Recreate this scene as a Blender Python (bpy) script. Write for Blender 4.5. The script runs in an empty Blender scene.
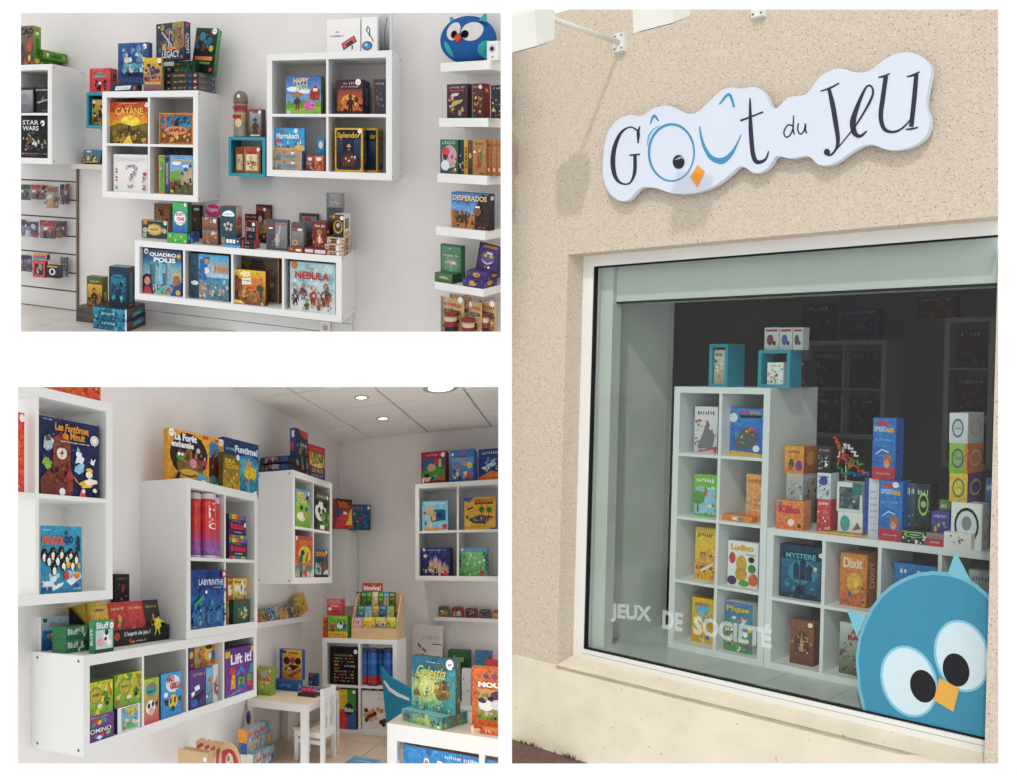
import bpy,bmesh,math,random
import numpy as np

# ------------------------------------------------------------------ camera, world, light
F = 830.0; CX = 508.5; CY = 388.0            # focal length and centre for a 1017 x 776 picture
CAM = np.array([0.0,0.0,3.2]); SUN = 16.0
sc = bpy.context.scene
col = sc.collection
cd = bpy.data.cameras.new('camera'); cd.sensor_width = 36.0; cd.lens = F / 1017.0 * 36.0
cd.clip_start = 0.05; cd.clip_end = 100
cam = bpy.data.objects.new('camera',cd); col.objects.link(cam)
cam.location = CAM.tolist(); cam.rotation_euler = (math.pi / 2,0,0)
sc.camera = cam
wd = bpy.data.worlds.new('world'); sc.world = wd; wd.use_nodes = True
wb = wd.node_tree.nodes['Background']; wb.inputs[0].default_value = (1,1,1,1); wb.inputs[1].default_value = 1.03
# low, hazy sunlight falling on the street front: a far, nearly parallel beam (aimed once the facade stands)
sl = bpy.data.lights.new('sunlight','AREA'); sl.shape = 'RECTANGLE'; sl.size = 2.9; sl.size_y = 5.0; sl.spread = math.radians(2.0)
sl.energy = SUN; sl.color = (1.0,0.95,0.87)
slo = bpy.data.objects.new('sunlight',sl); col.objects.link(slo)
sc.view_settings.view_transform = 'Standard'; sc.view_settings.look = 'None'
sc.view_settings.exposure = 0.0; sc.view_settings.gamma = 1.0
sc.view_settings.use_curve_mapping = False

# ------------------------------------------------------------------ helpers
def lin(h):
    if not isinstance(h,str): return tuple(h)
    h = h.lstrip('#')
    if len(h) == 3: h = ''.join(c * 2 for c in h)
    o = []
    for i in (0,2,4):
        c = int(h[i:i + 2],16) / 255.0
        o.append(c / 12.92 if c <= 0.04045 else ((c + 0.055) / 1.055) ** 2.4)
    return tuple(o)

MATS = {}
def mat(name,color=None,rough=0.5,spec=0.3,nscale=30,namt=0.06,bump=0.0,bscale=200,metal=0.0,emit=None,trans=0.0,alpha=1.0,speck=None,detail=4.0,coord='Object'):
    """procedural material; color None = read the printed colours of the piece"""
    if name in MATS: return MATS[name]
    m = bpy.data.materials.new(name); m.use_nodes = True
    nt = m.node_tree; N = nt.nodes; L = nt.links
    b = N['Principled BSDF']
    b.inputs['Roughness'].default_value = rough; b.inputs['Specular IOR Level'].default_value = spec
    b.inputs['Metallic'].default_value = metal; b.inputs['Alpha'].default_value = alpha
    b.inputs['Transmission Weight'].default_value = trans
    if color is None:
        a = N.new('ShaderNodeAttribute'); a.attribute_name = 'Col'; src = a.outputs['Color']
    else:
        r = N.new('ShaderNodeRGB'); r.outputs[0].default_value = lin(color) + (1,); src = r.outputs[0]
    tc = N.new('ShaderNodeTexCoord')
    if namt > 0:
        n = N.new('ShaderNodeTexNoise'); n.inputs['Scale'].default_value = nscale; n.inputs['Detail'].default_value = detail
        L.new(tc.outputs[coord],n.inputs['Vector'])
        mr = N.new('ShaderNodeMapRange'); mr.inputs[1].default_value = 0.3; mr.inputs[2].default_value = 0.7
        mr.inputs[3].default_value = 1 - namt; mr.inputs[4].default_value = 1 + namt
        L.new(n.outputs['Fac'],mr.inputs[0])
        mx = N.new('ShaderNodeVectorMath'); mx.operation = 'SCALE'
        L.new(src,mx.inputs[0]); L.new(mr.outputs[0],mx.inputs['Scale']); src = mx.outputs[0]
    if speck:
        scl,thr,sc_col = speck
        v = N.new('ShaderNodeTexNoise'); v.inputs['Scale'].default_value = scl; v.inputs['Detail'].default_value = 1.0
        L.new(tc.outputs[coord],v.inputs['Vector'])
        rr = N.new('ShaderNodeMapRange'); rr.inputs[1].default_value = thr; rr.inputs[2].default_value = thr + 0.04
        L.new(v.outputs['Fac'],rr.inputs[0])
        mm = N.new('ShaderNodeMix'); mm.data_type = 'RGBA'
        L.new(rr.outputs[0],mm.inputs['Factor']); L.new(src,mm.inputs['A']); mm.inputs['B'].default_value = lin(sc_col) + (1,)
        src = mm.outputs['Result']
    L.new(src,b.inputs['Base Color'])
    if bump > 0:
        bn = N.new('ShaderNodeTexNoise'); bn.inputs['Scale'].default_value = bscale; bn.inputs['Detail'].default_value = 3
        L.new(tc.outputs[coord],bn.inputs['Vector'])
        bp = N.new('ShaderNodeBump'); bp.inputs['Strength'].default_value = bump; bp.inputs['Distance'].default_value = 0.01
        L.new(bn.outputs['Fac'],bp.inputs['Height']); L.new(bp.outputs[0],b.inputs['Normal'])
    if emit:
        b.inputs['Emission Color'].default_value = lin(emit[0]) + (1,); b.inputs['Emission Strength'].default_value = emit[1]
    MATS[name] = m
    return m
def print_mat(name,rough,spec,vs,k):
    """printed card: the piece's own colours, broken up by fine painted detail (less on plain white areas)"""
    m = mat(name,None,rough,spec,45,0.0); N = m.node_tree.nodes; L = m.node_tree.links
    b = N['Principled BSDF']; a = N['Attribute']; tc = N['Texture Coordinate']
    v = N.new('ShaderNodeTexVoronoi'); v.inputs['Scale'].default_value = vs; L.new(tc.outputs['Object'],v.inputs['Vector'])
    n = N.new('ShaderNodeTexNoise'); n.inputs['Scale'].default_value = vs * .6; n.inputs['Detail'].default_value = 5; L.new(tc.outputs['Object'],n.inputs['Vector'])
    sv = N.new('ShaderNodeSeparateColor'); L.new(v.outputs['Color'],sv.inputs[0])
    sh = N.new('ShaderNodeSeparateColor'); sh.mode = 'HSV'; L.new(a.outputs['Color'],sh.inputs[0])
    def M(op,x,y):
        q = N.new('ShaderNodeMath'); q.operation = op
        for i,t in enumerate((x,y)):
            if isinstance(t,(int,float)): q.inputs[i].default_value = t
            else: L.new(t,q.inputs[i])
        return q.outputs[0]
    am = M('MINIMUM',M('ADD',M('MULTIPLY',sh.outputs[1],1.6),.06),1.0)
    hue = M('ADD',M('MULTIPLY',M('MULTIPLY',M('SUBTRACT',sv.outputs[0],.5),.14 * k),am),.5)
    val = M('ADD',M('MULTIPLY',M('ADD',M('MULTIPLY',M('SUBTRACT',sv.outputs[1],.5),.75 * k),M('MULTIPLY',M('SUBTRACT',n.outputs['Fac'],.5),1.3 * k)),am),1.0)
    h = N.new('ShaderNodeHueSaturation'); L.new(a.outputs['Color'],h.inputs['Color']); L.new(hue,h.inputs['Hue']); h.inputs['Saturation'].default_value = 0.98; L.new(val,h.inputs['Value'])
    L.new(h.outputs[0],b.inputs['Base Color']); return m
CARD = print_mat('printed_card',0.42,0.2,80,0.3)
PAPER = mat('printed_paper',None,0.6,0.15,60,0.04)
PLAST = mat('coloured_plastic',None,0.35,0.35,20,0.05)
LAM = mat('white_laminate','#e8e8e6',0.4,0.3,3,0.015)
FELT = mat('felt_cloth',None,0.95,0.05,90,0.10,0.4,300)
CLEAR = mat('clear_wrap','#f4f6f8',0.12,0.4,10,0.02,trans=0.0,alpha=0.1)

def nrm(v): v = np.array(v,float); return v / np.linalg.norm(v)
def ray(px,py): return np.array([(px - CX) / F,1.0,-(py - CY) / F])
class Frame:
    """a corner of the shop: X along the wall, Y into the wall, Z up, in metres"""
    def __init__(s,X,Y,o,up=(0,0,1)):
        s.M = np.stack([nrm(X),nrm(Y),nrm(up)],1); s.I = np.linalg.inv(s.M); s.o = np.array(o,float)
    def W(s,l): return s.o + s.M @ np.array(l,float)
    def D(s,l): return s.M @ np.array(l,float)
    def at(s,px,py,v=0.0,ax=1):
        d = s.I @ ray(px,py); o = s.I @ (CAM - s.o)
        return o + d * ((v - o[ax]) / d[ax])
    def _lin(s,base,dirv,k,val):          # t with pixel coord k of base+t*dirv equal to val
        b = s.W(base) - CAM; d = s.D(dirv)
        if k == 0: a = (val - CX) / F; return (a * b[1] - b[0]) / (d[0] - a * d[1])
        a = -(val - CY) / F; return (a * b[1] - b[2]) / (d[2] - a * d[1])
    def xat(s,px,y,z): return s._lin((0,y,z),(1,0,0),0,px)
    def zat(s,py,x,y): return s._lin((x,y,0),(0,0,1),1,py)
    def yat(s,px,x,z): return s._lin((x,0,z),(0,1,0),0,px)
    def px(s,l):
        p = s.W(l) - CAM; return CX + F * p[0] / p[1],CY - F * p[2] / p[1]

SETOBJ = []                                    # objects of the corner being built (trimmed to its cut edges)
def link(o):
    col.objects.link(o); SETOBJ.append(o); return o
def tag(o,label=None,cat=None,group=None,kind=None):
    if label: o['label'] = label
    if cat: o['category'] = cat
    if group: o['group'] = group
    if kind: o['kind'] = kind
    return o

class MB:
    """collects faces (local coords) with colours, builds ONE mesh object"""
    def __init__(s): s.v = []; s.f = []; s.c = []; s.sm = []
    def poly(s,pts,c,smooth=False):
        n = len(s.v); s.v += [tuple(map(float,p)) for p in pts]; s.f.append(tuple(range(n,n + len(pts))))
        c = [lin(x) for x in c] if isinstance(c,list) else lin(c)
        s.c.append(c); s.sm.append(smooth)
    def mesh(s,vs,fs,c,smooth=False):
        n = len(s.v); s.v += [tuple(map(float,p)) for p in vs]; c = lin(c)
        for f in fs: s.f.append(tuple(i + n for i in f)); s.c.append(c); s.sm.append(smooth)
    def box(s,x0,x1,y0,y1,z0,z1,c='#fff',skip=''):
        n = len(s.v); s.v += [(x0,y0,z0),(x1,y0,z0),(x1,y1,z0),(x0,y1,z0),(x0,y0,z1),(x1,y0,z1),(x1,y1,z1),(x0,y1,z1)]
        c = lin(c)
        for f in ((0,3,2,1),(4,5,6,7),(0,1,5,4),(1,2,6,5),(2,3,7,6),(3,0,4,7)):
            s.f.append(tuple(i + n for i in f)); s.c.append(c); s.sm.append(False)
    def prism(s,pts,h,c):                   # pts: planar loop, h: vector
        n = len(s.v); k = len(pts); h = np.array(h,float)
        s.v += [tuple(map(float,p)) for p in pts] + [tuple(np.array(p,float) + h) for p in pts]
        c = lin(c)
        s.f.append(tuple(range(n,n + k))); s.f.append(tuple(range(n + 2 * k - 1,n + k - 1,-1)))
        s.c += [c,c]; s.sm += [False,False]
        for i in range(k):
            j = (i + 1) % k; s.f.append((n + i,n + k + i,n + k + j,n + j)); s.c.append(c); s.sm.append(False)
    def lathe(s,base,prof,c,seg=20,ax=(0,0,1),smooth=True,cols=None):
        ax = nrm(ax); a = np.cross(ax,(0,1,0) if abs(ax[1]) < 0.9 else (1,0,0)); a = nrm(a); b = np.cross(ax,a)
        n = len(s.v); base = np.array(base,float)
        for (r,h) in prof:
            for k in range(seg):
                t = 2 * math.pi * k / seg; s.v.append(tuple(base + ax * h + r * (math.cos(t) * a + math.sin(t) * b)))
        for i in range(len(prof) - 1):
            cc = lin(cols[i]) if cols else lin(c)
            for k in range(seg):
                j = (k + 1) % seg; s.f.append((n + i * seg + k,n + i * seg + j,n + (i + 1) * seg + j,n + (i + 1) * seg + k)); s.c.append(cc); s.sm.append(smooth)
        s.f.append(tuple(n + seg - 1 - k for k in range(seg))); s.c.append(lin(cols[0] if cols else c)); s.sm.append(False)
        m = n + (len(prof) - 1) * seg
        s.f.append(tuple(m + k for k in range(seg))); s.c.append(lin(cols[-1] if cols else c)); s.sm.append(False)
    def tube(s,pts,r,c,seg=8,smooth=True):
        pts = [np.array(p,float) for p in pts]; n = len(s.v); up = None; c = lin(c); rr = r if isinstance(r,(list,tuple)) else [r] * len(pts)
        for i,p in enumerate(pts):
            d = nrm(pts[min(i + 1,len(pts) - 1)] - pts[max(i - 1,0)])
            if up is None: up = nrm(np.cross(d,(0,0,1) if abs(d[2]) < 0.9 else (1,0,0)))
            up = nrm(up - d * (up @ d)); b = np.cross(d,up)
            for k in range(seg):
                t = 2 * math.pi * k / seg; s.v.append(tuple(p + rr[i] * (math.cos(t) * up + math.sin(t) * b)))
        for i in range(len(pts) - 1):
            for k in range(seg):
                j = (k + 1) % seg; s.f.append((n + i * seg + k,n + i * seg + j,n + (i + 1) * seg + j,n + (i + 1) * seg + k)); s.c.append(c); s.sm.append(smooth)
        m = n + (len(pts) - 1) * seg
        s.f.append(tuple(n + seg - 1 - k for k in range(seg))); s.f.append(tuple(m + k for k in range(seg))); s.c += [c,c]; s.sm += [False,False]
    def ellipsoid(s,c0,r,c,nu=20,nv=12,R=None):
        n = len(s.v); c0 = np.array(c0,float); R = np.eye(3) if R is None else R
        for i in range(nv + 1):
            p = math.pi * i / nv
            for k in range(nu):
                t = 2 * math.pi * k / nu
                s.v.append(tuple(c0 + R @ np.array([r[0] * math.sin(p) * math.cos(t),r[1] * math.sin(p) * math.sin(t),r[2] * math.cos(p)])))
        c = lin(c)
        for i in range(nv):
            for k in range(nu):
                j = (k + 1) % nu; s.f.append((n + i * nu + k,n + (i + 1) * nu + k,n + (i + 1) * nu + j,n + i * nu + j)); s.c.append(c); s.sm.append(True)
    def build(s,name,fr,m,parent=None,origin=(0,0,0),base=None):
        """origin: local point of this object's (or its root's) pivot"""
        me = bpy.data.meshes.new(name); V = (fr.M @ (np.array(s.v,float) - np.array(origin,float)).T).T
        me.from_pydata(V.tolist(),[],s.f)
        ca = me.color_attributes.new('Col','FLOAT_COLOR','CORNER')
        data = []
        for f,c in zip(s.f,s.c):
            if isinstance(c,list):
                for k in range(len(f)): data += [*c[k],1.0]
            else: data += [c[0],c[1],c[2],1.0] * len(f)
        ca.data.foreach_set('color',data)
        me.polygons.foreach_set('use_smooth',s.sm)
        me.materials.append(m); me.update()
        o = bpy.data.objects.new(name,me); link(o)
        if parent is not None: o.parent = parent
        else: o.location = fr.W(origin).tolist()
        return o
def empty(name,fr,origin,label=None,cat=None,group=None,kind=None):
    o = bpy.data.objects.new(name,None); o.empty_display_size = 0.05; link(o); o.location = fr.W(origin).tolist()
    return tag(o,label,cat,group,kind)

# ------------------------------------------------------------------ flat print: lettering and drawn shapes
TXT = {}
def text2d(txt,bold=0.0,shear=0.0):
    k = (txt,bold,shear)
    if k in TXT: return TXT[k]
    cu = bpy.data.curves.new('lettering','FONT'); cu.body = txt; cu.resolution_u = 3; cu.offset = bold; cu.shear = shear
    cu.space_line = 0.8
    ob = bpy.data.objects.new('lettering',cu)
    me = bpy.data.meshes.new_from_object(ob)
    v = np.array([(p.co[0],p.co[1]) for p in me.vertices]); f = [tuple(p.vertices) for p in me.polygons]
    bpy.data.objects.remove(ob); bpy.data.curves.remove(cu); bpy.data.meshes.remove(me)
    lo = v.min(0); hi = v.max(0); v = (v - lo) / np.maximum(hi - lo,1e-6)
    TXT[k] = (v,f); return TXT[k]
def ell(u,w,ru,rw,n=18,a0=0.0,a1=2 * math.pi):
    return [(u + ru * math.cos(a0 + (a1 - a0) * k / n),w + rw * math.sin(a0 + (a1 - a0) * k / n)) for k in range(n)]
EPS = 0.0005
def art(mb,tb,prims,O,eu,ew,en,W,H):
    """draws prims (u,w in 0..1) on the face O + u*W*eu + w*H*ew; en = outward normal; tb collects lettering"""
    lay = [0]; rec = []
    def P(u,w): return O + eu * (u * W) + ew * (w * H) + en * (EPS * (1 + 0.22 * lay[0]))
    def poly(pts,c):
        pts = [(min(1.,max(0.,a)),min(1.,max(0.,b))) for a,b in pts]
        mb.poly([P(*p) for p in pts],c); lay[0] += 1; rec.append((pts,lin(c),lin(c)))
    def rect(u0,w0,u1,w1,c): poly([(u0,w0),(u1,w0),(u1,w1),(u0,w1)],c)
    for p in [q for q in prims if q[0] not in ('t','tv','x')] + ([('det',)] if W * H > .006 and len(prims) > 4 else []) + [q for q in prims if q[0] in ('t','tv','x')]:
        k = p[0]
        if k == 'bg': rec.append(([(0,0),(1,0),(1,1),(0,1)],lin(p[2]),lin(p[1]))); mb.poly([P(0,0),P(1,0),P(1,1),P(0,1)],[p[2],p[2],p[1],p[1]]); lay[0] += 1
        elif k == 'gr': rec.append(([(p[1],p[2]),(p[3],p[2]),(p[3],p[4]),(p[1],p[4])],lin(p[6]),lin(p[5]))); mb.poly([P(p[1],p[2]),P(p[3],p[2]),P(p[3],p[4]),P(p[1],p[4])],[p[6],p[6],p[5],p[5]]); lay[0] += 1
        elif k == 'det':                       # brushwork: small strokes that vary the colour already there
            rnd = random.Random(len(prims) * 7 + int(W * 1000)); base = list(rec); n = int(min(110,24 + W * H * 900))
            for i in range(n):
                u,w = rnd.uniform(.03,.97),rnd.uniform(.03,.97); cc = None
                for pts,ca,cb in reversed(base):
                    ins = False
                    for a,b in zip(pts,pts[1:] + pts[:1]):
                        if (a[1] > w) != (b[1] > w) and u < (b[0] - a[0]) * (w - a[1]) / (b[1] - a[1]) + a[0]: ins = not ins
                    if ins:
                        lo = min(q[1] for q in pts); hi = max(q[1] for q in pts); t = (w - lo) / max(1e-6,hi - lo); cc = [ca[j] + (cb[j] - ca[j]) * t for j in range(3)]; break
                if cc is None or min(cc) > .55 or (max(cc) - min(cc) < .05 and max(cc) > .3): continue
                g = rnd.choice((.5,.65,.8,.88,1.15,1.35)); q = [rnd.uniform(.9,1.12) for _ in range(3)]; cc = tuple(min(.9,c_ * g * k_ + (.006 if g > 1 else 0)) for c_,k_ in zip(cc,q))
                r = rnd.uniform(.012,.032); r2 = r * W / H; t0 = rnd.uniform(0,3.14); el_ = rnd.uniform(.4,1)
                pts = [(min(.985,max(.015,u + r * (math.cos(t) * math.cos(t0) - el_ * math.sin(t) * math.sin(t0)))),min(.985,max(.015,w + r2 * (math.cos(t) * math.sin(t0) + el_ * math.sin(t) * math.cos(t0))))) for t in (0,1.2,2.3,3.3,4.4,5.4)]
                mb.poly([P(*q_) for q_ in pts],cc); lay[0] += .03
            lay[0] += 1
        elif k == 'r': rect(*p[1:6])
        elif k == 'e': poly(ell(*p[1:5]),p[5])
        elif k == 'p': poly(p[1],p[2])
        elif k == 'fr':
            t,c = p[1],p[2]; tw = t * min(1,H / W) if W > H else t; th = tw * W / H
            rect(0,0,1,th,c); rect(0,1 - th,1,1,c); rect(0,0,tw,1,c); rect(1 - tw,0,1,1,c)
        elif k == 't':
            v,f = text2d(p[1],p[7] if len(p) > 7 else 0.012,p[8] if len(p) > 8 else 0.0)
            u0,w0,u1,w1 = p[2:6]; q = [P(u0 + a * (u1 - u0),w0 + b * (w1 - w0)) + en * EPS * 2 for a,b in v]
            tb.mesh(q,f,p[6]); lay[0] += 1
        elif k == 'tv':                        # lettering running up the spine
            v,f = text2d(p[1],0.012,0.0)
            u0,w0,u1,w1 = p[2:6]; q = [P(u1 - b * (u1 - u0),w0 + a * (w1 - w0)) + en * EPS * 2 for a,b in v]
            tb.mesh(q,f,p[6]); lay[0] += 1
        elif k == 'x':                         # lettering too small to read
            rnd = random.Random(p[6] if len(p) > 6 else 1); u = p[1]; n = max(7,int((p[3] - p[1]) / max(1e-3,(p[4] - p[2]) * H / W * 0.62)))
            st = (p[3] - p[1]) / n; h = p[4] - p[2]
            for i in range(n):
                q = rnd.random(); a = u + (i + .5) * st; z0 = p[2] + h * (.5 if q < .8 else .6); e = h * rnd.uniform(.26,.45)
                if q < .1: continue
                if q < .3: poly(ell(a,z0,st * .33,e,7),p[5])
                else: poly([(a - st * .3,z0 - e),(a + st * rnd.uniform(-.1,.35),z0 - e),(a + st * .32,z0 + e * rnd.uniform(.1,1)),(a - st * rnd.uniform(0,.3),z0 + e)],p[5])
        elif k == 'bl':
            seed,n,u0,w0,u1,w1,cols,sz = p[1:9]; rnd = random.Random(seed)
            for i in range(n):
                a,b = rnd.uniform(u0,u1),rnd.uniform(w0,w1); r = sz * rnd.uniform(0.4,1.2); r2 = r * W / H * rnd.uniform(0.6,1.5); t0 = rnd.random() * 6
                pts = []
                for j in range(7):
                    t = t0 + j * 2 * math.pi / 7; q = rnd.uniform(0.6,1.15)
                    pts.append((min(0.99,max(0.01,a + r * q * math.cos(t))),min(0.99,max(0.01,b + r2 * q * math.sin(t)))))
                poly(pts,rnd.choice(cols))
        elif k == 'fig':
            u,w,h,cs = p[1:5]; a = H / W * h
            for q in (-1,1):
                poly([(u + q * .03 * a,w),(u + q * .15 * a,w),(u + q * .14 * a,w + .34 * h),(u,w + .36 * h)],cs[2])
                poly([(u + q * .15 * a,w + .62 * h),(u + q * .22 * a,w + .56 * h),(u + q * .27 * a,w + .3 * h),(u + q * .2 * a,w + .29 * h),(u + q * .12 * a,w + .5 * h)],cs[1]); poly(ell(u + q * .235 * a,w + .27 * h,.035 * a,.04 * h,6),cs[0])
            poly([(u - .14 * a,w + .3 * h),(u + .14 * a,w + .3 * h),(u + .17 * a,w + .6 * h),(u + .06 * a,w + .68 * h),(u - .06 * a,w + .68 * h),(u - .17 * a,w + .6 * h)],cs[1])
            poly(ell(u,w + .81 * h,.125 * a,.15 * h,12),cs[2]); poly(ell(u + .01 * a,w + .78 * h,.09 * a,.12 * h,12),cs[0])
        elif k == 'sky':
            seed,u0,w0,u1,wm,cols = p[1:7]; rnd = random.Random(seed); u = u0
            while u < u1:
                s_ = rnd.uniform(.05,.12); rect(u,w0,min(u1,u + s_),w0 + (wm - w0) * rnd.uniform(.45,1),rnd.choice(cols)); u += s_ * rnd.uniform(.7,1.2)
        elif k == 'tree':
            u,w,h,c1,c2 = p[1:6]; a = H / W * h
            poly([(u - .05 * a,w),(u + .05 * a,w),(u + .03 * a,w + .5 * h),(u - .03 * a,w + .5 * h)],c2); poly(ell(u,w + .68 * h,.34 * a,.32 * h,12),c1)
        elif k == 'cas':
            u,w,h,c1,c2 = p[1:6]; a = H / W * h
            for du,hh in ((-.3,.6),(0,.8),(.3,.55)):
                rect(u + (du - .14) * a,w,u + (du + .14) * a,w + hh * h,c1); poly([(u + (du - .18) * a,w + hh * h),(u + (du + .18) * a,w + hh * h),(u + du * a,w + (hh + .25) * h)],c2)
            rect(u - .06 * a,w,u + .06 * a,w + .25 * h,'#2a1c14')
        elif k == 'sun':
            u,w,r,c = p[1:5]; rw = r * W / H
            for j in range(12):
                t = j * math.pi / 6
                poly([(u + r * math.cos(t - .12),w + rw * math.sin(t - .12)),(u + 1.5 * r * math.cos(t),w + 1.5 * rw * math.sin(t)),(u + r * math.cos(t + .12),w + rw * math.sin(t + .12))],c)
            poly(ell(u,w,r,rw),c)

def rotv(v,ax,deg):
    a = math.radians(deg); ax = nrm(ax); v = np.array(v,float)
    return v * math.cos(a) + np.cross(ax,v) * math.sin(a) + ax * (ax @ v) * (1 - math.cos(a))
def gbox(fr,O,w,d,h,name,label,cat='game box',F=(),R=(),L=(),T=(),body='#333',side=None,top=None,yaw=0,lean=0,roll=0,st=None,group=None,m=None,stc='#f4f4f2',lid=None,kids=None):
    """a printed box: O = front bottom left corner; faces F front, R right, L left, T top; st = price stickers (u,w,r) on the front"""
    eu = rotv((1,0,0),(0,0,1),yaw); ev = rotv((0,1,0),(0,0,1),yaw); ew = np.array((0,0,1.0))
    O = np.array(O,float)
    if lean: ev = rotv(ev,eu,-lean); ew = rotv(ew,eu,-lean); O = O + np.array((0,0,max(0,d * math.sin(math.radians(lean)))))
    if roll: eu,ew = rotv(eu,ev,roll),rotv(ew,ev,roll)
    mb = MB(); tb = MB(); side = side or body; top = top or side
    p = [O + eu * a * w + ev * b * d + ew * c * h for c in (0,1) for a,b in ((0,0),(1,0),(1,1),(0,1))]
    for f,c in (((0,3,2,1),side),((4,5,6,7),top),((0,1,5,4),body),((1,2,6,5),side),((2,3,7,6),side),((3,0,4,7),side)):
        mb.poly([p[i] for i in f],c)
    if lid:                                     # the seam where the lid ends, standing a hair proud
        q = lid
        for (a,b,n_) in ((eu,w,-ev),(ev,d,eu)):
            o2 = O if a is eu else O + eu * w
            z0 = o2 + n_ * EPS; mb.poly([z0 + ew * h * q,z0 + a * b + ew * h * q,z0 + a * b + ew * h * (q + .05),z0 + ew * h * (q + .05)],'#1c1c1c')
    if F: art(mb,tb,F,O,eu,ew,-ev,w,h)
    tb2 = MB()
    if R: art(mb,tb2,R,O + eu * w,ev,ew,eu,d,h)
    if L: art(mb,tb2,L,O + ev * d,-ev,ew,-eu,d,h)
    if T: art(mb,tb,T,O + ew * h,eu,ev,ew,w,d)
    piv = O
    ob = mb.build(name,fr,m or CARD,None,piv); tag(ob,label,cat,group)
    if tb.f: tb.build('title_lettering',fr,PAPER,ob,piv)
    if tb2.f: tb2.build('spine_lettering',fr,PAPER,ob,piv)
    for (u,w_,r) in ([] if st is None else (st if isinstance(st[0],(tuple,list)) else [st])):
        sb = MB(); c = O + eu * u * w + ew * w_ * h - ev * EPS * 6
        sb.prism([c + r * (math.cos(t * math.pi / 8) * eu + math.sin(t * math.pi / 8) * ew) for t in range(16)],-ev * 0.0008,stc)
        sb.poly([c - ev * 0.0012 + eu * a * r + ew * b * r for a,b in ((-.5,-.1),(.5,-.1),(.5,.15),(-.5,.15))],'#9a9a9e')
        sb.build('price_sticker',fr,PAPER,ob,piv)
    return ob
def pbox(fr,x0,x1,yt,z,y,label,xs=None,xl=None,d=0.06,yb=None,yaw=0,hpx=None,name='board_game_box',**k):
    """box placed from where its front edges are seen: x0,x1 left/right, yt top, standing at height z and depth y; xs: right end of its visible side"""
    if z is None: z = fr.zat(yb,fr.xat(x0,y,0),y); z = fr.zat(yb,fr.xat(x0,y,z),y)
    xa = fr.xat(x0,y,z)
    eu = rotv((1,0,0),(0,0,1),yaw); ev = rotv((0,1,0),(0,0,1),yaw)
    w = fr._lin((xa,y,z),eu,0,x1)
    if yaw <= -60 or yaw >= 60: w = abs(w)
    h = fr._lin(np.array((xa,y,z)) + eu * w * .5,(0,0,1),1,yt)
    if xs: d = abs(fr._lin(np.array((xa,y,z)) + eu * w,ev,0,xs))
    if xl is not None: d = abs(fr._lin((xa,y,z),ev,0,xl))
    return gbox(fr,(xa,y,z),w,d,h,name,label,yaw=yaw,**k)

def shelf_unit(fr,x0,x1,z0,z1,d,nx,nz,label,to=0.042,ti=0.017,name='cube_shelf_unit',caps='R',y1=0.0,group=None,m=None,zc=None):
    """open cube shelving: root with each panel a part; returns cells[(i,j)] = (xl, xr, zfloor, ztop), j from the bottom"""
    o = ((x0 + x1) / 2,y1,z0); r = empty(name,fr,o,label,'shelf',group); m = m or LAM
    def part(n,*a): b = MB(); b.box(*a); return b.build(n,fr,m,r,o)
    part('bottom_panel',x0,x1,y1 - d,y1,z0,z0 + to); part('top_panel',x0,x1,y1 - d,y1,z1 - to,z1)
    ls = part('side_panel',x0,x0 + to,y1 - d + .0006,y1,z0 + to,z1 - to); rs = part('side_panel',x1 - to,x1,y1 - d + .0006,y1,z0 + to,z1 - to)
    cw = (x1 - x0 - 2 * to - (nx - 1) * ti) / nx; ch = (z1 - z0 - 2 * to - (nz - 1) * ti) / nz
    cells = {}
    for i in range(nx):
        xl = x0 + to + i * (cw + ti)
        if i: part('divider',xl - ti,xl,y1 - d + .002,y1,z0 + to,z1 - to)
        for j in range(nz):
            zl = z0 + to + j * (ch + ti)
            if j: part('shelf_board',xl,xl + cw,y1 - d + .002,y1,zl - ti,zl)
            cells[(i,j)] = (xl,xl + cw,zl,zl + ch)
    for s_ in caps:
        X = x1 if s_ == 'R' else x0; n_ = 1 if s_ == 'R' else -1
        for yy in (y1 - d + .03,y1 - .04):
            for zz in (z0 + .022,z1 - .022):
                b = MB(); b.lathe((X,yy,zz),[(.006,0),(.006,.0015 )],'#55555a',8,(n_,0,0)); b.build('screw_cap',fr,PLAST,rs if s_ == 'R' else ls,o)
    return cells

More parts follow.
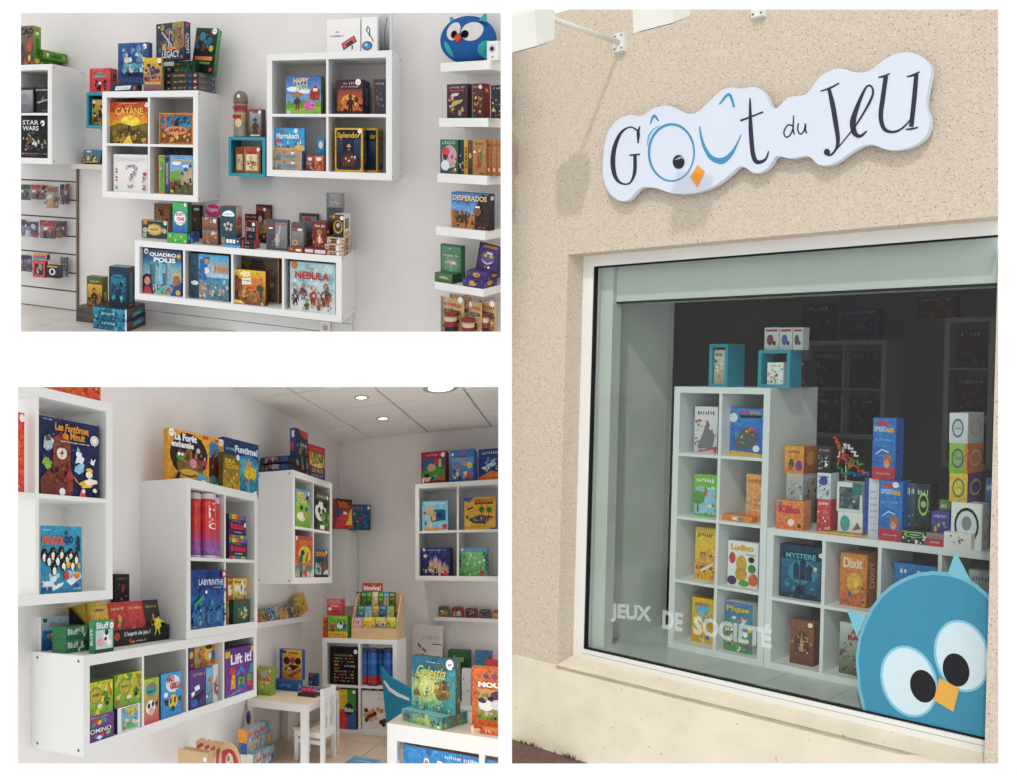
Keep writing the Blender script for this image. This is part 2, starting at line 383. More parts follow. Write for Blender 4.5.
def trim(objs,rect):
    """the corner of the shop ends here: saw its pieces off along the four cut planes"""
    x0,y0,x1,y1 = rect; c = CAM
    pl = []
    for (a,b) in (((x0,y0),(x0,y1)),((x1,y1),(x1,y0)),((x1,y0),(x0,y0)),((x0,y1),(x1,y1))):
        n = nrm(np.cross(ray(*a),ray(*b))); mid = ray((x0 + x1) / 2,(y0 + y1) / 2)
        if n @ mid < 0: n = -n
        pl.append(n)
    dead = []
    for o in objs:
        if o.type != 'MESH': continue
        off = np.array(o.location); q = o.parent
        while q: off = off + np.array(q.location); q = q.parent
        co = np.empty(len(o.data.vertices) * 3); o.data.vertices.foreach_get('co',co); V = co.reshape(-1,3) + off - c
        cut = [n for n in pl if (V @ n).min() < -1e-4]
        if not cut: continue
        if any((V @ n).max() < 1e-4 for n in cut): dead.append(o); continue
        if o.data.users > 1: o.data = o.data.copy()
        bm = bmesh.new(); bm.from_mesh(o.data); bmesh.ops.remove_doubles(bm,verts=bm.verts,dist=1e-7)
        for n in cut:
            g = bm.verts[:] + bm.edges[:] + bm.faces[:]
            rr = bmesh.ops.bisect_plane(bm,geom=g,plane_co=(c - off).tolist(),plane_no=n.tolist(),clear_inner=True)
            ed = [e for e in rr['geom_cut'] if isinstance(e,bmesh.types.BMEdge)]
            try: bmesh.ops.holes_fill(bm,edges=ed)
            except Exception: pass
        if not bm.faces: dead.append(o)
        bm.to_mesh(o.data); bm.free()
    for o in dead:
        if o.parent is None:
            for ch in list(o.children_recursive):
                if ch in SETOBJ: SETOBJ.remove(ch)
                bpy.data.objects.remove(ch)
        else:
            for ch in list(o.children): bpy.data.objects.remove(ch)
        try: bpy.data.objects.remove(o)
        except ReferenceError: pass
def finish_set(rect):
    bpy.context.view_layer.update()
    trim(list(SETOBJ),rect); SETOBJ.clear()
    for o in [o for o in bpy.data.objects if o.type == 'EMPTY' and not o.children]: bpy.data.objects.remove(o)
def wall_quad(name,fr,corners,ax,v,th,m,nvec,parent=None,kind='structure',c='#fff'):
    """flat slab whose visible face lies in the local plane ax = v, ends where the corner is cut"""
    pts = [fr.at(px,py,v,ax) for px,py in corners]; b = MB(); b.prism(pts,np.array(nvec) * th,c)
    o = b.build(name,fr,m,parent,pts[0] if parent is None else (0,0,0)); tag(o,kind=kind); return o
# ================================================================== CORNER 1: white wall with cube shelves
A1 = 5.9
f1 = Frame(-ray(-1500,112),ray(535,160),CAM + ray(230,170) * A1)
RECT1 = (21,13,500.7,331.6)
WALL1 = mat('painted_wall','#e2dedb',0.85,0.1,2.2,0.03,0.08,120)
WALL1B = WALL1
wall_quad('wall_back',f1,[(10,0),(468,0),(468,345),(10,345)],1,0.0,0.08,WALL1,(0,1,0))
# angled wall on the right that carries the thick shelves
f1r = Frame(-ray(-560,122),ray(1010,150),f1.W(f1.at(466,170,0)))
wall_quad('wall_right',f1r,[(466,0),(520,0),(520,345),(466,345)],1,0.0,0.08,WALL1,(0,1,0))

def zmean(fr,pts,y): return sum(fr.at(px,py,y)[2] for px,py in pts) / len(pts)
def xmean(fr,pts,y): return sum(fr.at(px,py,y)[0] for px,py in pts) / len(pts)
dA,dB,dC,dD = 0.45,0.40,0.36,0.42
# --- unit at the left edge
xa1 = xmean(f1,[(52.2,63.9),(51.5,164)],-dA); za1 = zmean(f1,[(52.2,63.9)],-dA); za0 = zmean(f1,[(51.5,164.3)],-dA)
cA = shelf_unit(f1,xa1 - .78,xa1,za0,za1,dA,2,2,'white cube shelf unit cut off at the far left, holding black boxes')
xb0 = xmean(f1,[(102.2,92.3),(102.4,197.4)],-dB); xb1 = xmean(f1,[(198.5,89.5),(197.4,201.8)],-dB)
zb1 = zmean(f1,[(102.2,92.3),(198.5,89.5)],-dB); zb0 = zmean(f1,[(102.6,197.4),(197.4,201.8)],-dB)
cB = shelf_unit(f1,xb0,xb1,zb0,zb1,dB,2,2,'white four-cube wall shelf with the orange sunset box in it')
xc0 = xmean(f1,[(267.9,55.1),(265.7,175.6)],-dC); xc1 = xmean(f1,[(394.1,49.2),(389.8,181)],-dC)
zc1 = zmean(f1,[(267.9,55.1),(394.1,49.2)],-dC); zc0 = zmean(f1,[(265.7,175.6),(389.8,181)],-dC)
cC = shelf_unit(f1,xc0,xc1,zc0,zc1,dC,2,2,'white four-cube wall shelf holding the pig box and yellow-edged boxes')
xd0 = xmean(f1,[(134.8,238),(134.8,295.8)],-dD); xd1 = xmean(f1,[(341.6,258.8),(341.6,326.7)],-dD)
zd1 = zmean(f1,[(134.8,238),(341.6,258.8)],-dD); zd0 = zmean(f1,[(134.8,295.8),(341.6,326.7)],-dD)
cD = shelf_unit(f1,xd0,xd1,zd0,zd1,dD,4,1,'long low white shelf unit with four cubes above the white planks')

# --- boxes on and in the left unit
pbox(f1,12,33.5,26,za1,-dA + .03,'dark brown cocoa-themed box standing on the far left shelf unit, green spine',xs=41,name='board_game_box',body='#4a3428',side='#4f8a2e',
     F=[('bg','#7d6a62','#3a2620'),('bl',3,22,.1,.05,.95,.7,['#6e2f1c','#8f4a2a','#2b1a16','#3f5a66','#a0522d'],.12),('e',.8,.45,.12,.12,'#b5502a'),('e',.82,.18,.07,.09,'#d8a33c'),('t','CACAO',.05,.78,.97,.94,'#1d1512'),('r',.9,.03,.98,.1,'#c4312e')],
     R=[('bg','#62a338','#3f7f28'),('tv','CACAO',.3,.28,.72,.68,'#1c2412'),('e',.5,.9,.25,.05,'#d23a34'),('r',.3,.78,.7,.85,'#e8dca8'),('e',.5,.12,.3,.06,'#d8a33c')])
GRN = lambda s: [('bg','#5a9c34','#447f2a'),('t','CACAO',.33,.25,.72,.72,'#1c2412'),('e',.1,.5,.05,.22,'#d23a34'),('r',.15,.3,.24,.7,'#e3d79f'),('e',.86,.5,.06,.25,'#dba046'),('e',.86,.5,.03,.12,'#8f3a22')]
# lying boxes show the long side that faces the room's right
def lying(px0,px1,y0,z0,h,label):
    X = float(f1.xat(px0,y0,z0)); d = abs(float(f1._lin((X,y0,z0),(0,1,0),0,px1))); gbox(f1,(X - .22,y0,z0),.22,min(d,-.02 - y0),h,'board_game_box',label,'game box',R=GRN(1),body='#3f7a28',side='#4f9032')
lying(36.5,70,-dA + .1,za1,.056,'lower green cocoa-themed box lying on the far left shelf unit')
lying(43,76,-dA + .1,za1 + .057,.066,'upper green cocoa-themed box lying across the lower one')
c0 = cA[(1,1)]; yi = -dA + .05
pbox(f1,14,34.2,87.5,c0[2],yi,'black box with a silver portrait in the far left upper cube',d=.12,body='#17171a',
     F=[('bg','#1f1f22','#101013'),('gr',.05,.05,.93,.9,'#a2a4a6','#55585c'),('e',.5,.5,.2,.25,'#82868a'),('p',[(.2,.05),(.8,.05),(.65,.35),(.35,.35)],'#6a6e72')])
pbox(f1,34.6,49.4,87.0,c0[2],yi + .01,'black space-fighter box right of the silver portrait box',d=.12,body='#121215',
     F=[('bg','#1a1a1e','#0d0d10'),('x',.08,.84,.92,.93,'#c9c9c9',5),('p',[(.1,.42),(.85,.55),(.9,.5),(.3,.38)],'#9a9a9a'),('p',[(.4,.46),(.6,.68),(.66,.5)],'#6d6d70'),('x',.55,.08,.9,.14,'#8a8a8a',6)])
c0 = cA[(1,0)]
pbox(f1,13,49.6,116.5,c0[2],yi,'black box with large silver two-line title in the far left lower cube',d=.14,body='#101012',st=(.82,.84,.022),
     F=[('bg','#141416','#0c0c0e'),('t','STAR',.28,.80,.72,.91,'#d9dadb',.02),('t','WARS',.28,.66,.72,.77,'#d9dadb',.02),('x',.42,.585,.62,.61,'#9a9a9a',3),('p',[(.42,.56),(.62,.36),(.64,.38),(.44,.575)],'#9fd4a0'),
        ('bl',8,40,.1,.18,.95,.48,['#6a5a4a','#c9c3b4','#3a3a3e','#8a7a66','#2a2a2e','#7a3a2c','#d8d4c8'],.04),('r',.05,.09,.95,.11,'#77777a'),('x',.3,.04,.7,.07,'#77777a',4)])

# --- small turquoise cubes on the wall
TEAL = mat('turquoise_lacquer','#2594ab',0.35,0.35,5,0.02)
def small_cube(fr,xa,xb,za,zb,d,label,t=.022):
    o = ((xa + xb) / 2,0,za); r = empty('wall_cube',fr,o,label,'wall cube')
    def part(n,*a): b = MB(); b.box(*a); b.build(n,fr,TEAL,r,o)
    part('bottom_panel',xa,xb,-d,0,za,za + t); part('top_panel',xa,xb,-d,0,zb - t,zb)
    part('side_panel',xa,xa + t,-d,0,za + t,zb - t); part('side_panel',xb - t,xb,-d,0,za + t,zb - t)
    return za + t,zb
dq = .2
pa = f1.at(86.3,92.5,-dq); pb = f1.at(86.3,128,-dq); w_ = .235
q1 = small_cube(f1,pa[0],pa[0] + w_,pb[2],pa[2],dq,'turquoise wall cube half hidden behind the four-cube shelf, under the red box')
pbox(f1,92,108,99.5,q1[0],-dq + .03,'small yellow and brown box inside the turquoise cube under the red box',d=.05,body='#b38a3a',
     F=[('bg','#c9a24a','#5d4a2a'),('bl',4,20,.05,.05,.95,.8,['#3a3426','#d8b455','#7a5a2c','#8c9a5a','#2c2a22'],.16),('e',.15,.9,.08,.06,'#eee')])
pbox(f1,89.6,110.3,68.3,q1[1],-dq + .0,'red box with black ink splats on the turquoise cube',xs=117.5,body='#c42c30',side='#9c2428',
     F=[('bg','#d23438','#c22a2e'),('bl',12,16,.15,.15,.8,.5,['#1a1416','#1a1416','#26181a'],.09),('e',.5,.38,.07,.06,'#e8e4e0'),('p',[(.15,.72),(.5,.86),(.8,.75),(.82,.62),(.45,.62),(.3,.58)],'#8d958c'),('x',.22,.68,.75,.8,'#3a4440',4),('x',.4,.92,.7,.95,'#e8c8c8',2)],
     R=[('bg','#a8282c','#8d2226'),('bl',5,8,.2,.1,.8,.8,['#6d1a1e','#1a1416'],.2)])
pa = f1.at(228.5,136.7,-dq); pb = f1.at(228.5,176,-dq); pc = f1.at(265,170,-dq)
q2 = small_cube(f1,pa[0],min(pc[0],xc0 - .004),pb[2],pa[2],dq,'turquoise wall cube beside the pig-box shelf with two map boxes')
MAP = lambda s: [('bg','#9a6a3c','#8a5a30'),('r',.12,.1,.88,.9,'#b98a52'),('r',.16,.72,.84,.95,'#b0342e'),('r',.2,.12,.8,.72,'#e6d8b2'),('bl',s,14,.25,.18,.75,.62,['#c9a877','#b08a58','#d9c69a','#8a6a44'],.09),('x',.3,.4,.7,.46,'#7a5a3a',s),('r',0,0,.07,1,'#6a4424'),('r',.93,0,1,1,'#6a4424')]
pbox(f1,234.8,245,147,q2[0],-dq + .06,'brown framed map box behind the other in the right turquoise cube',d=.03,body='#8a5a30',F=MAP(3))
pbox(f1,242.6,260.8,146.8,q2[0],-dq + .02,'brown framed map box in front in the right turquoise cube',d=.03,body='#8a5a30',F=MAP(7),st=(.87,.9,.013))
# clear tube with domed top
zt = q2[1]; xt0 = f1.xat(234,-.12,zt); xt1 = f1.xat(247.5,-.12,zt); rt = (xt1 - xt0) / 2; ht = f1.zat(90.6,(xt0 + xt1) / 2,-.12) - zt
r = empty('bullet_tube',f1,((xt0 + xt1) / 2,-.12,zt),'bullet-shaped clear tube with a brown domed cap on the turquoise cube','tube')
o_ = ((xt0 + xt1) / 2,-.12,zt); b = MB()
b.lathe(o_,[(rt,0),(rt,ht * .06),(rt * .96,ht * .07),(rt * .96,ht * .3),(rt * .97,ht * .31),(rt * .97,ht * .5),(rt * .96,ht * .52),(rt * .96,ht * .56),(rt * .96,ht * .68),(rt * .96,ht * .72)],'#777',24,
        cols=['#9a9488','#8a857c','#8d8478','#a68a62','#b08d5e','#c9a877','#7a6a5a','#a22c2c','#8f8a84','#8f8a84'])
b.build('tube_body',f1,mat('tube_plastic',None,.2,.45,20,.08),r,o_)
b = MB(); b.lathe(o_,[(rt,ht * .72),(rt,ht * .82)] + [(rt * math.cos(a * math.pi / 16),ht * .82 + ht * .18 * math.sin(a * math.pi / 16)) for a in range(1,8)],'#7d6d58',24); b.build('domed_cap',f1,PLAST,r,o_)
b = MB()
for (yy,hh,cc) in ((.60,.05,'#a8302c'),(.40,.07,'#a8302c')):
    b.box(o_[0] - rt * .75,o_[0] + rt * .35,o_[1] - rt * 1.02,o_[1] - rt * .9,zt + ht * yy,zt + ht * (yy + hh),cc)
b.lathe((o_[0] + rt * .1,o_[1] - rt * .95,zt + ht * .30),[(rt * .5,0),(rt * .5,.004)],'#d8c8a0',16,(0,-1,0)); b.build('paper_label',f1,PAPER,r,o_)
b = MB(); b.lathe((o_[0] + rt * .1,o_[1] - rt * 1.0,zt + ht * .87),[(.013,0),(.013,.001)],'#f2f2f2',16,(0,-1,0)); b.build('price_sticker',f1,PAPER,r,o_)
pbox(f1,248.3,262.3,109.3,zt,-.15,'brown western box with a figure beside the bullet-shaped tube',xs=265.5,body='#5a3424',side='#4a2a1e',st=(.82,.9,.012),
     F=[('bg','#6a4a3a','#4a2c20'),('gr',.1,.12,.9,.92,'#9aa8b8','#6a5a58'),('r',.3,.86,.7,.97,'#a83030'),('fig',.5,.1,.62,['#8a5a40','#5a3a2c','#4a2c1e']),('e',.45,.62,.2,.03,'#5a3a22'),('r',.15,.04,.85,.1,'#d8d0c0')])

# --- boxes on top of the sunset-box shelf
pbox(f1,110,137.5,84.5,zb1,-dB + .03,'dark blue flat box with white lettering patch beneath the blue medical box',xs=142,body='#1e2c50',side='#16203a',
     F=[('bg','#24365f','#1a2748'),('p',[(.18,.2),(.72,.3),(.78,.85),(.22,.75)],'#dfe6ea'),('x',.26,.35,.68,.65,'#3f8a98',8),('r',.84,.3,.93,.7,'#c43434')])
pbox(f1,118,148.6,42.8,None,-dB + .10,'tall blue box with white-coated figures and a cure theme',yb=84.5,d=.06,body='#23406e',st=(.88,.9,.02),
     F=[('bg','#2c5590','#182c55'),('bl',21,30,.08,.3,.92,.85,['#6aa8c0','#3a76a8','#a8d0d8','#24487e','#5a90b4','#d8e8ea'],.09),('fig',.3,.42,.36,['#d8b090','#b8d4da','#c8a050']),('fig',.72,.4,.4,['#c8a488','#5a88a8','#3a4a5a']),('t','PANDEMIE',.2,.37,.78,.49,'#57b6c4',.02),('x',.2,.31,.55,.345,'#d46a3c',9),('t','REMEDE',.14,.2,.84,.29,'#0e1c33',.02),('gr',.02,.02,.98,.16,'#1c3260','#22407a')])
pbox(f1,143.6,162,57.8,zb1,-dB + .02,'yellow and purple box with virus shapes on the sunset-box shelf',xs=163.8,body='#5a3468',side='#d0a83a',st=(.86,.9,.016),
     F=[('bg','#d8b030','#6a3a64'),('bl',31,12,.1,.3,.9,.8,['#4a2a5e','#5a3468','#e0c04a','#38204a'],.1)] + [('e',u,w,r,r * .55,'#42265a') for u,w,r in ((.28,.78,.1),(.14,.62,.08),(.12,.38,.09),(.75,.6,.14),(.55,.7,.07))] + [('p',[(.3,.76),(.36,.77),(.5,.48),(.42,.46)],'#42265a'),('r',.35,.3,.85,.36,'#d8683a'),('t','PANDEMIE',.1,.2,.95,.28,'#e8d060',.02),('r',.78,.03,.92,.09,'#c43434')],
     R=[('r',0,0,1,1,'#c8a03c')])
DK = lambda s,c: [('bg',c,c),('x',.1,.3,.55,.72,'#d8763c',s),('r',.64,.3,.74,.7,'#2c4f8c'),('r',.82,.28,.93,.72,'#c43838'),('r',.85,.4,.9,.6,'#eee')]
zz = zb1
for i in range(4):
    hh = .045
    gbox(f1,(f1.xat(163.2,-dB + .12,zz),-dB + .12,zz),.085,.2,hh,'board_game_box',['bottom','second lowest','third lowest','topmost'][i] + ' of four dark green boxes stacked behind the yellow-purple box','game box',F=[('bg',['#2a3f34','#1f4a34','#27406a','#2b6a40'][i],'#1a2a24'),('r',.45,.3,.75,.75,'#c43838'),('r',.53,.4,.67,.6,'#eee')],body='#1d3a2c')
    zz += hh + .0008
zz = zb1; xs0 = f1.xat(171,-dB + .03,zz)
for i in range(3):
    ww = f1.xat(198.6,-dB + .03,zz) - xs0; hh = .041
    gbox(f1,(xs0,-dB + .03,zz),ww,.3,hh,'board_game_box',['bottom','middle','top'][i] + ' flat dark box of the front stack of three on the sunset-box shelf','game box',F=DK(11 + i,'#20302f'),R=[('bg','#5a626c','#454c56'),('x',.08,.3,.38,.75,'#d8763c',i + 3),('r',.85,.3,.93,.6,'#aab')],body='#20302f',side='#4a525c',top='#2c3a3c')
    zz += hh + .0008
zflat = zz
for i in range(2):
    gbox(f1,(f1.xat(174,-dB + .09,zz),-dB + .09,zz),.19,.22,.042,'board_game_box',['lower','upper'][i] + ' dark green flat box under the tilted legacy box','game box',F=[('bg','#28573a','#1a3426'),('x',.08,.3,.4,.7,'#d8763c',i + 23),('bl',i,8,.5,.1,.95,.9,['#1c2a20','#3a6a44','#152018'],.06)],body='#1d3a2c')
    zz += .0428
ztop2 = zz
# tilted legacy box and the dark green box leaning on the wall
pl = f1.at(156.2,57.2,-dB + .06)
wl = .235; hl = .26
gbox(f1,(pl[0],-dB + .06,zz),f1._lin((pl[0],-dB + .06,zz),rotv((1,0,0),(0,0,1),-14),0,184),.075,.255,'board_game_box','large dark blue legacy box standing askew on top of the stacks','game box',yaw=-14,
     F=[('bg','#2a3448','#1c2436'),('p',[(.6,1),(1,1),(1,.35),(.75,.2),(.55,.5)],'#8f7f3a'),('bl',41,26,.1,.3,.9,.95,['#1a2030','#4a5a74','#6a6248','#a89848','#30384a','#8a5a4a'],.09),('p',[(.2,.75),(.24,.78),(.6,.4),(.55,.38)],'#c8a8b8'),('p',[(.5,.85),(.53,.86),(.48,.35),(.44,.36)],'#a0b0d8'),('r',.42,.28,.78,.35,'#d8683c'),('t','LEGACY',.24,.06,.86,.24,'#c8d0d8',.02),('r',.88,.04,.96,.1,'#c43434'),('e',.12,.9,.035,.03,'#e8e8e8')],
     R=[('bg','#2c3a5a','#222e48'),('tv','LEGACY',.35,.18,.75,.72,'#e4e8ee'),('r',.12,.3,.28,.65,'#d8683c'),('r',.3,.86,.7,.96,'#c43434')],body='#222c40',side='#26324e')
pl = f1.at(191,72,-dB + .16)
gbox(f1,(pl[0],-dB + .16,zflat),.195,.07,.325,'board_game_box','dark green box with orange title leaning against the wall behind the flat stack','game box',lean=10,roll=4,st=(.86,.93,.022),
     F=[('bg','#28402f','#12231a'),('bl',51,26,.05,.45,.95,.95,['#2c6a8a','#3a8aa8','#1a2c20','#4a6a3a','#8a3a2c','#16301f'],.1),('e',.68,.72,.13,.08,'#2a6a96'),('e',.35,.8,.14,.1,'#3a86a8'),('e',.78,.55,.1,.07,'#c8b83a'),('r',.1,.28,.9,.37,'#d8602e'),('t','PANDEMIE',.12,.285,.88,.365,'#f0b070',.02),('r',.25,.2,.8,.25,'#6aa04a'),('r',.8,.05,.93,.12,'#c43434')],R=[('bg','#5aa05a','#2c5a38')],body='#1c3024',side='#3a7a48')

# --- boxes in the sunset-box shelf
c0 = cB[(0,1)]
pbox(f1,110,147.2,102,c0[2],-dB + .05,'orange sunset landscape box in the upper left cube',d=.07,body='#a8481c',st=(.985,.93,.017),
     F=[('bg','#c8541c','#8a4a1c'),('gr',0,.4,1,.75,'#d87a22','#e8a42c'),('e',.55,.52,.25,.16,'#f2d23c'),('p',[(0,.42),(.3,.5),(.6,.42),(1,.5),(1,0),(0,0)],'#7d6a24'),('p',[(0,.3),(.4,.36),(1,.3),(1,0),(0,0)],'#5d4f1e'),('bl',61,24,.05,.03,.95,.3,['#8f7a2c','#c8a03a','#4a3a1a','#a8882e','#6a5a24'],.07),('bl',62,10,.3,.2,.65,.42,['#3a2a1c','#6a3a22','#2a2018'],.05),('p',[(.35,0),(.62,0),(.55,.2),(.5,.2)],'#e8c44a'),('t','CATANE',.17,.7,.9,.86,'#f0cf62',.01),('x',.44,.88,.62,.91,'#f0d890',3),('r',.28,.955,.75,.965,'#f0c890'),('r',.93,.02,.99,.08,'#c43434')])
c0 = cB[(1,1)]
pbox(f1,159.5,193.5,113,c0[2],-dB + .05,'orange-framed box with a pill-shaped title in the upper right cube',d=.07,body='#9a5420',
     F=[('bg','#c87a2a','#a85a1e'),('r',.06,.08,.94,.92,'#7a4a24'),('gr',.06,.5,.94,.9,'#2c6a9a','#3a8aa0'),('bl',71,22,.1,.5,.92,.88,['#2a3a5a','#8a3a2c','#3a9ab0','#d8b080','#c8602c','#1d2a44'],.07),('bl',72,26,.08,.1,.92,.42,['#b87a3a','#d89a4a','#8a5224','#c8884a','#e0b060'],.06),('p',ell(.5,.44,.34,.14,16),'#d88a5a'),('t','JAIPUR',.26,.37,.76,.51,'#6a2a1c',.01,.2),('fr',.04,'#d08a34')],L=[('r',0,0,1,1,'#b06a26')])
c0 = cB[(0,0)]
ICN = [('r',.06 + .0,w,.12,w + .05,c) for w,c in ((.5,'#b8392e'),(.57,'#c8603a'),(.36,'#b8392e'),(.28,'#c43434'),(.07,'#6a9a3a'),(.12,'#c8b03a'))]
QM = [(.4,.62),(.43,.68),(.5,.71),(.58,.71),(.64,.67),(.66,.61),(.64,.54),(.59,.49),(.55,.44),(.53,.38),(.52,.32)]
pbox(f1,113.6,147.6,154.5,c0[2],-dB + .05,'white box with a question mark made of small icons',d=.07,body='#e6e4e2',
     F=[('bg','#eae8e8','#e2e0de'),('t','CONCEPT',.1,.82,.95,.92,'#c9c7c8',.01)] + ICN + [('bl',80 + i,7,u - .05,w - .03,u + .05,w + .03,['#b8b4b0','#8a8682','#c86a5a','#d8d0c8','#5a5654','#9aaab0'],.022) for i,(u,w) in enumerate(QM)] + [('bl',95,12,.44,.12,.58,.2,['#b8b4b0','#8a8682','#c86a5a','#5a5654'],.022),('e',.93,.5,.06,.04,'#c43a44'),('bl',96,6,.88,.28,.98,.42,['#c43a44','#d8a06a','#7a9a4a'],.03),('bl',97,5,.88,.1,.98,.2,['#8a3a2c','#5a8a3a'],.03)])
c0 = cB[(1,0)]
pbox(f1,168,193,148,c0[2],-dB + .16,'dark box behind the blue castle box in the lower right cube',d=.08,body='#2a3038',F=[('bg','#333a44','#22282e'),('bl',5,10,.1,.6,.9,.95,['#4a5a48','#5a4a34','#2a3a4a'],.1)])
pbox(f1,158.8,164.8,155.2,c0[2],-dB + .05,'narrow yellow and green box left of the blue castle box',d=.2,body='#c8923a',
     F=[('bg','#d8a040','#c08a34'),('r',.2,.05,.98,.97,'#6a9a4a'),('bl',6,10,.2,.1,.9,.9,['#8ab85a','#4a7a3a','#d8c070','#5a8ab0'],.25)])
pbox(f1,165.2,169.2,155.3,c0[2],-dB + .045,'narrow dark blue box spine beside the blue castle box',d=.2,body='#2c4a7a',F=[('bg','#3a62a0','#22386a'),('tv','CARCASSONNE',.25,.25,.8,.8,'#d8c478'),('r',.1,.85,.9,.94,'#1a2438')])
pbox(f1,169.4,192.9,155.3,c0[2],-dB + .05,'light blue castle landscape box in the lower right cube',d=.07,body='#4a7aa8',
     F=[('bg','#6aa2d8','#9ab8a8'),('e',.3,.8,.2,.05,'#e8f0f4'),('e',.75,.72,.2,.04,'#e8f0f4'),('p',[(0,.55),(.4,.62),(1,.5),(1,0),(0,0)],'#7aa04a'),('p',[(0,.3),(.5,.4),(1,.35),(1,0),(0,0)],'#6a5a34'),('cas',.72,.25,.42,'#a89a80','#3a5a8a'),('cas',.9,.3,.5,'#b8a88a','#44669a'),('bl',101,20,.05,.03,.95,.35,['#5a3a24','#8a6a3a','#3a2c20','#a8884a','#6a8a3a','#38506a'],.07),('fig',.18,.1,.3,['#c89a78','#7a2c24','#3a2418']),('t','Carcassonne',.14,.83,.97,.94,'#e0c050',.012),('p',ell(.12,.08,.08,.05,5),'#d8a83a')])

# --- small pale ledge and the box on it
p0 = f1.at(75.5,163.6,-.06); p1 = f1.at(106,163,-.06); p2 = f1.at(75.5,168.6,-.06)
o_ = (p0[0],0,p2[2]); b = MB(); b.box(p0[0],p1[0],-.12,0,p2[2],p0[2]); tag(b.build('wall_ledge',f1,mat('cream_paint','#dcd7cd',.5,.3,4,.02),None,o_),'narrow cream ledge on the wall above the slatted panel','ledge')
pbox(f1,82,99.5,150.3,p0[2],-.10,'small blue, green and brown box leaning on the cream ledge',d=.03,lean=18,body='#3a3226',xs=None,
     F=[('bg','#4a86b8','#6a5a34'),('bl',111,24,.05,.05,.95,.7,['#6a8a3a','#a8884a','#8a4a2c','#e0d8c0','#3a5a2c','#c8a04a'],.08),('e',.3,.85,.15,.08,'#e8eef0'),('r',.05,.02,.8,.1,'#c8a83a')])

# --- boxes in and on the pig-box shelf
yC = -dC + .05
c0 = cC[(0,1)]
pbox(f1,286,321,76,c0[2],yC,'blue and green farm box with a pig and a bear in the upper left cube',xs=325,body='#3a5a8a',side='#4a7a34',lean=0,
     F=[('bg','#3a66ac','#8ab4d8'),('e',.2,.66,.18,.07,'#dfe9f2'),('e',.55,.6,.2,.06,'#dfe9f2'),('p',[(0,.3),(.4,.36),(1,.32),(1,0),(0,0)],'#6a9a34'),('p',[(0,.16),(1,.2),(1,0),(0,0)],'#86b440'),('p',[(.68,.38),(.95,.36),(.98,.62),(.84,.76),(.68,.6)],'#a03028'),('r',.78,.6,.9,.68,'#e8e0d8'),('fig',.33,.12,.46,['#a8743c','#3a3a48','#7a4a24']),('e',.33,.52,.17,.05,'#b8763a'),('e',.66,.22,.15,.12,'#d0589a'),('e',.76,.24,.08,.09,'#e07ab0'),('e',.78,.24,.03,.04,'#a03a74'),('t','HAPPY',.22,.8,.66,.95,'#f0d8a0',.02),('t','PIGS',.3,.64,.64,.78,'#d8e08a',.02),('e',.08,.05,.06,.05,'#c8ccd0')],
     R=[('bg','#4f8a36','#5a2c44'),('bl',7,8,.1,.1,.9,.9,['#8a2c5a','#6a9a3a','#2a3a22'],.2)])
c0 = cC[(0,0)]; z = c0[2]
KR = lambda s: [('bg','#b49a78','#a88e6c'),('t','Marrakech',.18,.25,.78,.72,'#3a9acc',.03,.1),('bl',s,8,.02,.1,.3,.4,['#6a7a5a','#8a7454'],.05),('e',.42,.8,.05,.1,'#d0483a'),('e',.7,.75,.06,.14,'#f0f0ec')]
for i in range(2):
    xx = f1.xat(271.4,yC - .02,z); ww = f1.xat(301.8,yC - .02,z) - xx
    gbox(f1,(xx,yC - .02,z),ww,.12,.062,'board_game_box',['lower','upper'][i] + ' kraft-brown flat box with blue lettering in the lower left cube','game box',F=KR(i + 4),body='#a88e6c',side='#2c76ac',top='#2c76ac'); z += .063
pbox(f1,274.5,304.5,128,z,yC + .0,'bright blue box with colourful domes standing on two kraft boxes',d=.05,body='#2c88b8',st=(.72,.88,.014),
     F=[('bg','#3aa0d0','#2c8cc0'),('t','Marrakech',.06,.52,.82,.78,'#dfe8ee',.03,.1),('bl',121,16,.1,.12,.9,.45,['#3a8a5a','#b85a8a','#e0c04a','#5a4a9a','#d8683a','#7ac0d0'],.06),('p',[(0,0),(1,0),(1,.22),(.8,.28),(.6,.12),(.2,.1),(0,.18)],'#d8a86a'),('p',[(.1,.2),(.13,.2),(.115,.55)],'#e8e4d8'),('p',[(.86,.3),(.89,.3),(.875,.6)],'#e8e4d8'),('e',.3,.86,.05,.06,'#d0483a'),('e',.22,.82,.04,.05,'#3a8a5a')])
z = c0[2]
MINI = lambda a,b_,s: [('bg',a,b_),('e',.5,.8,.3,.12,'#f0f0ec'),('bl',s,9,.1,.1,.9,.6,['#c8a03a','#e8e0d0','#3a4a6a','#8a2c2c','#3a8ab0'],.15)]
pbox(f1,305.8,313.8,156,z,yC + .03,'small red and white card box beside the kraft boxes',d=.04,body='#a83434',F=MINI('#c43a3a','#8a2c34',1))
pbox(f1,314.4,323.2,156.2,z,yC + .03,'small orange card box beside the kraft boxes',d=.04,body='#c86a2c',F=MINI('#d8762c','#c85a24',2))
pbox(f1,317.2,324.2,138.5,z,yC + .10,'small blue card box standing behind the orange card box',d=.04,body='#2c7ab0',F=MINI('#3a9ad0','#2c6aa0',3))
c0 = cC[(1,1)]; z = c0[2]
BK = [('bg','#4a2c3a','#3a1c18'),('gr',.04,.1,.96,.72,'#8a3a2c','#c8702c'),('e',.5,.38,.3,.2,'#e0a040'),('bl',131,20,.1,.08,.95,.5,['#5a2418','#8a3a1e','#2c1612','#c8642a'],.09),('fig',.52,.1,.5,['#6a3420','#3a1c14','#24120e']),('x',.25,.84,.75,.93,'#c8c0c8',7),('x',.18,.76,.82,.82,'#b8b0b8',8)]
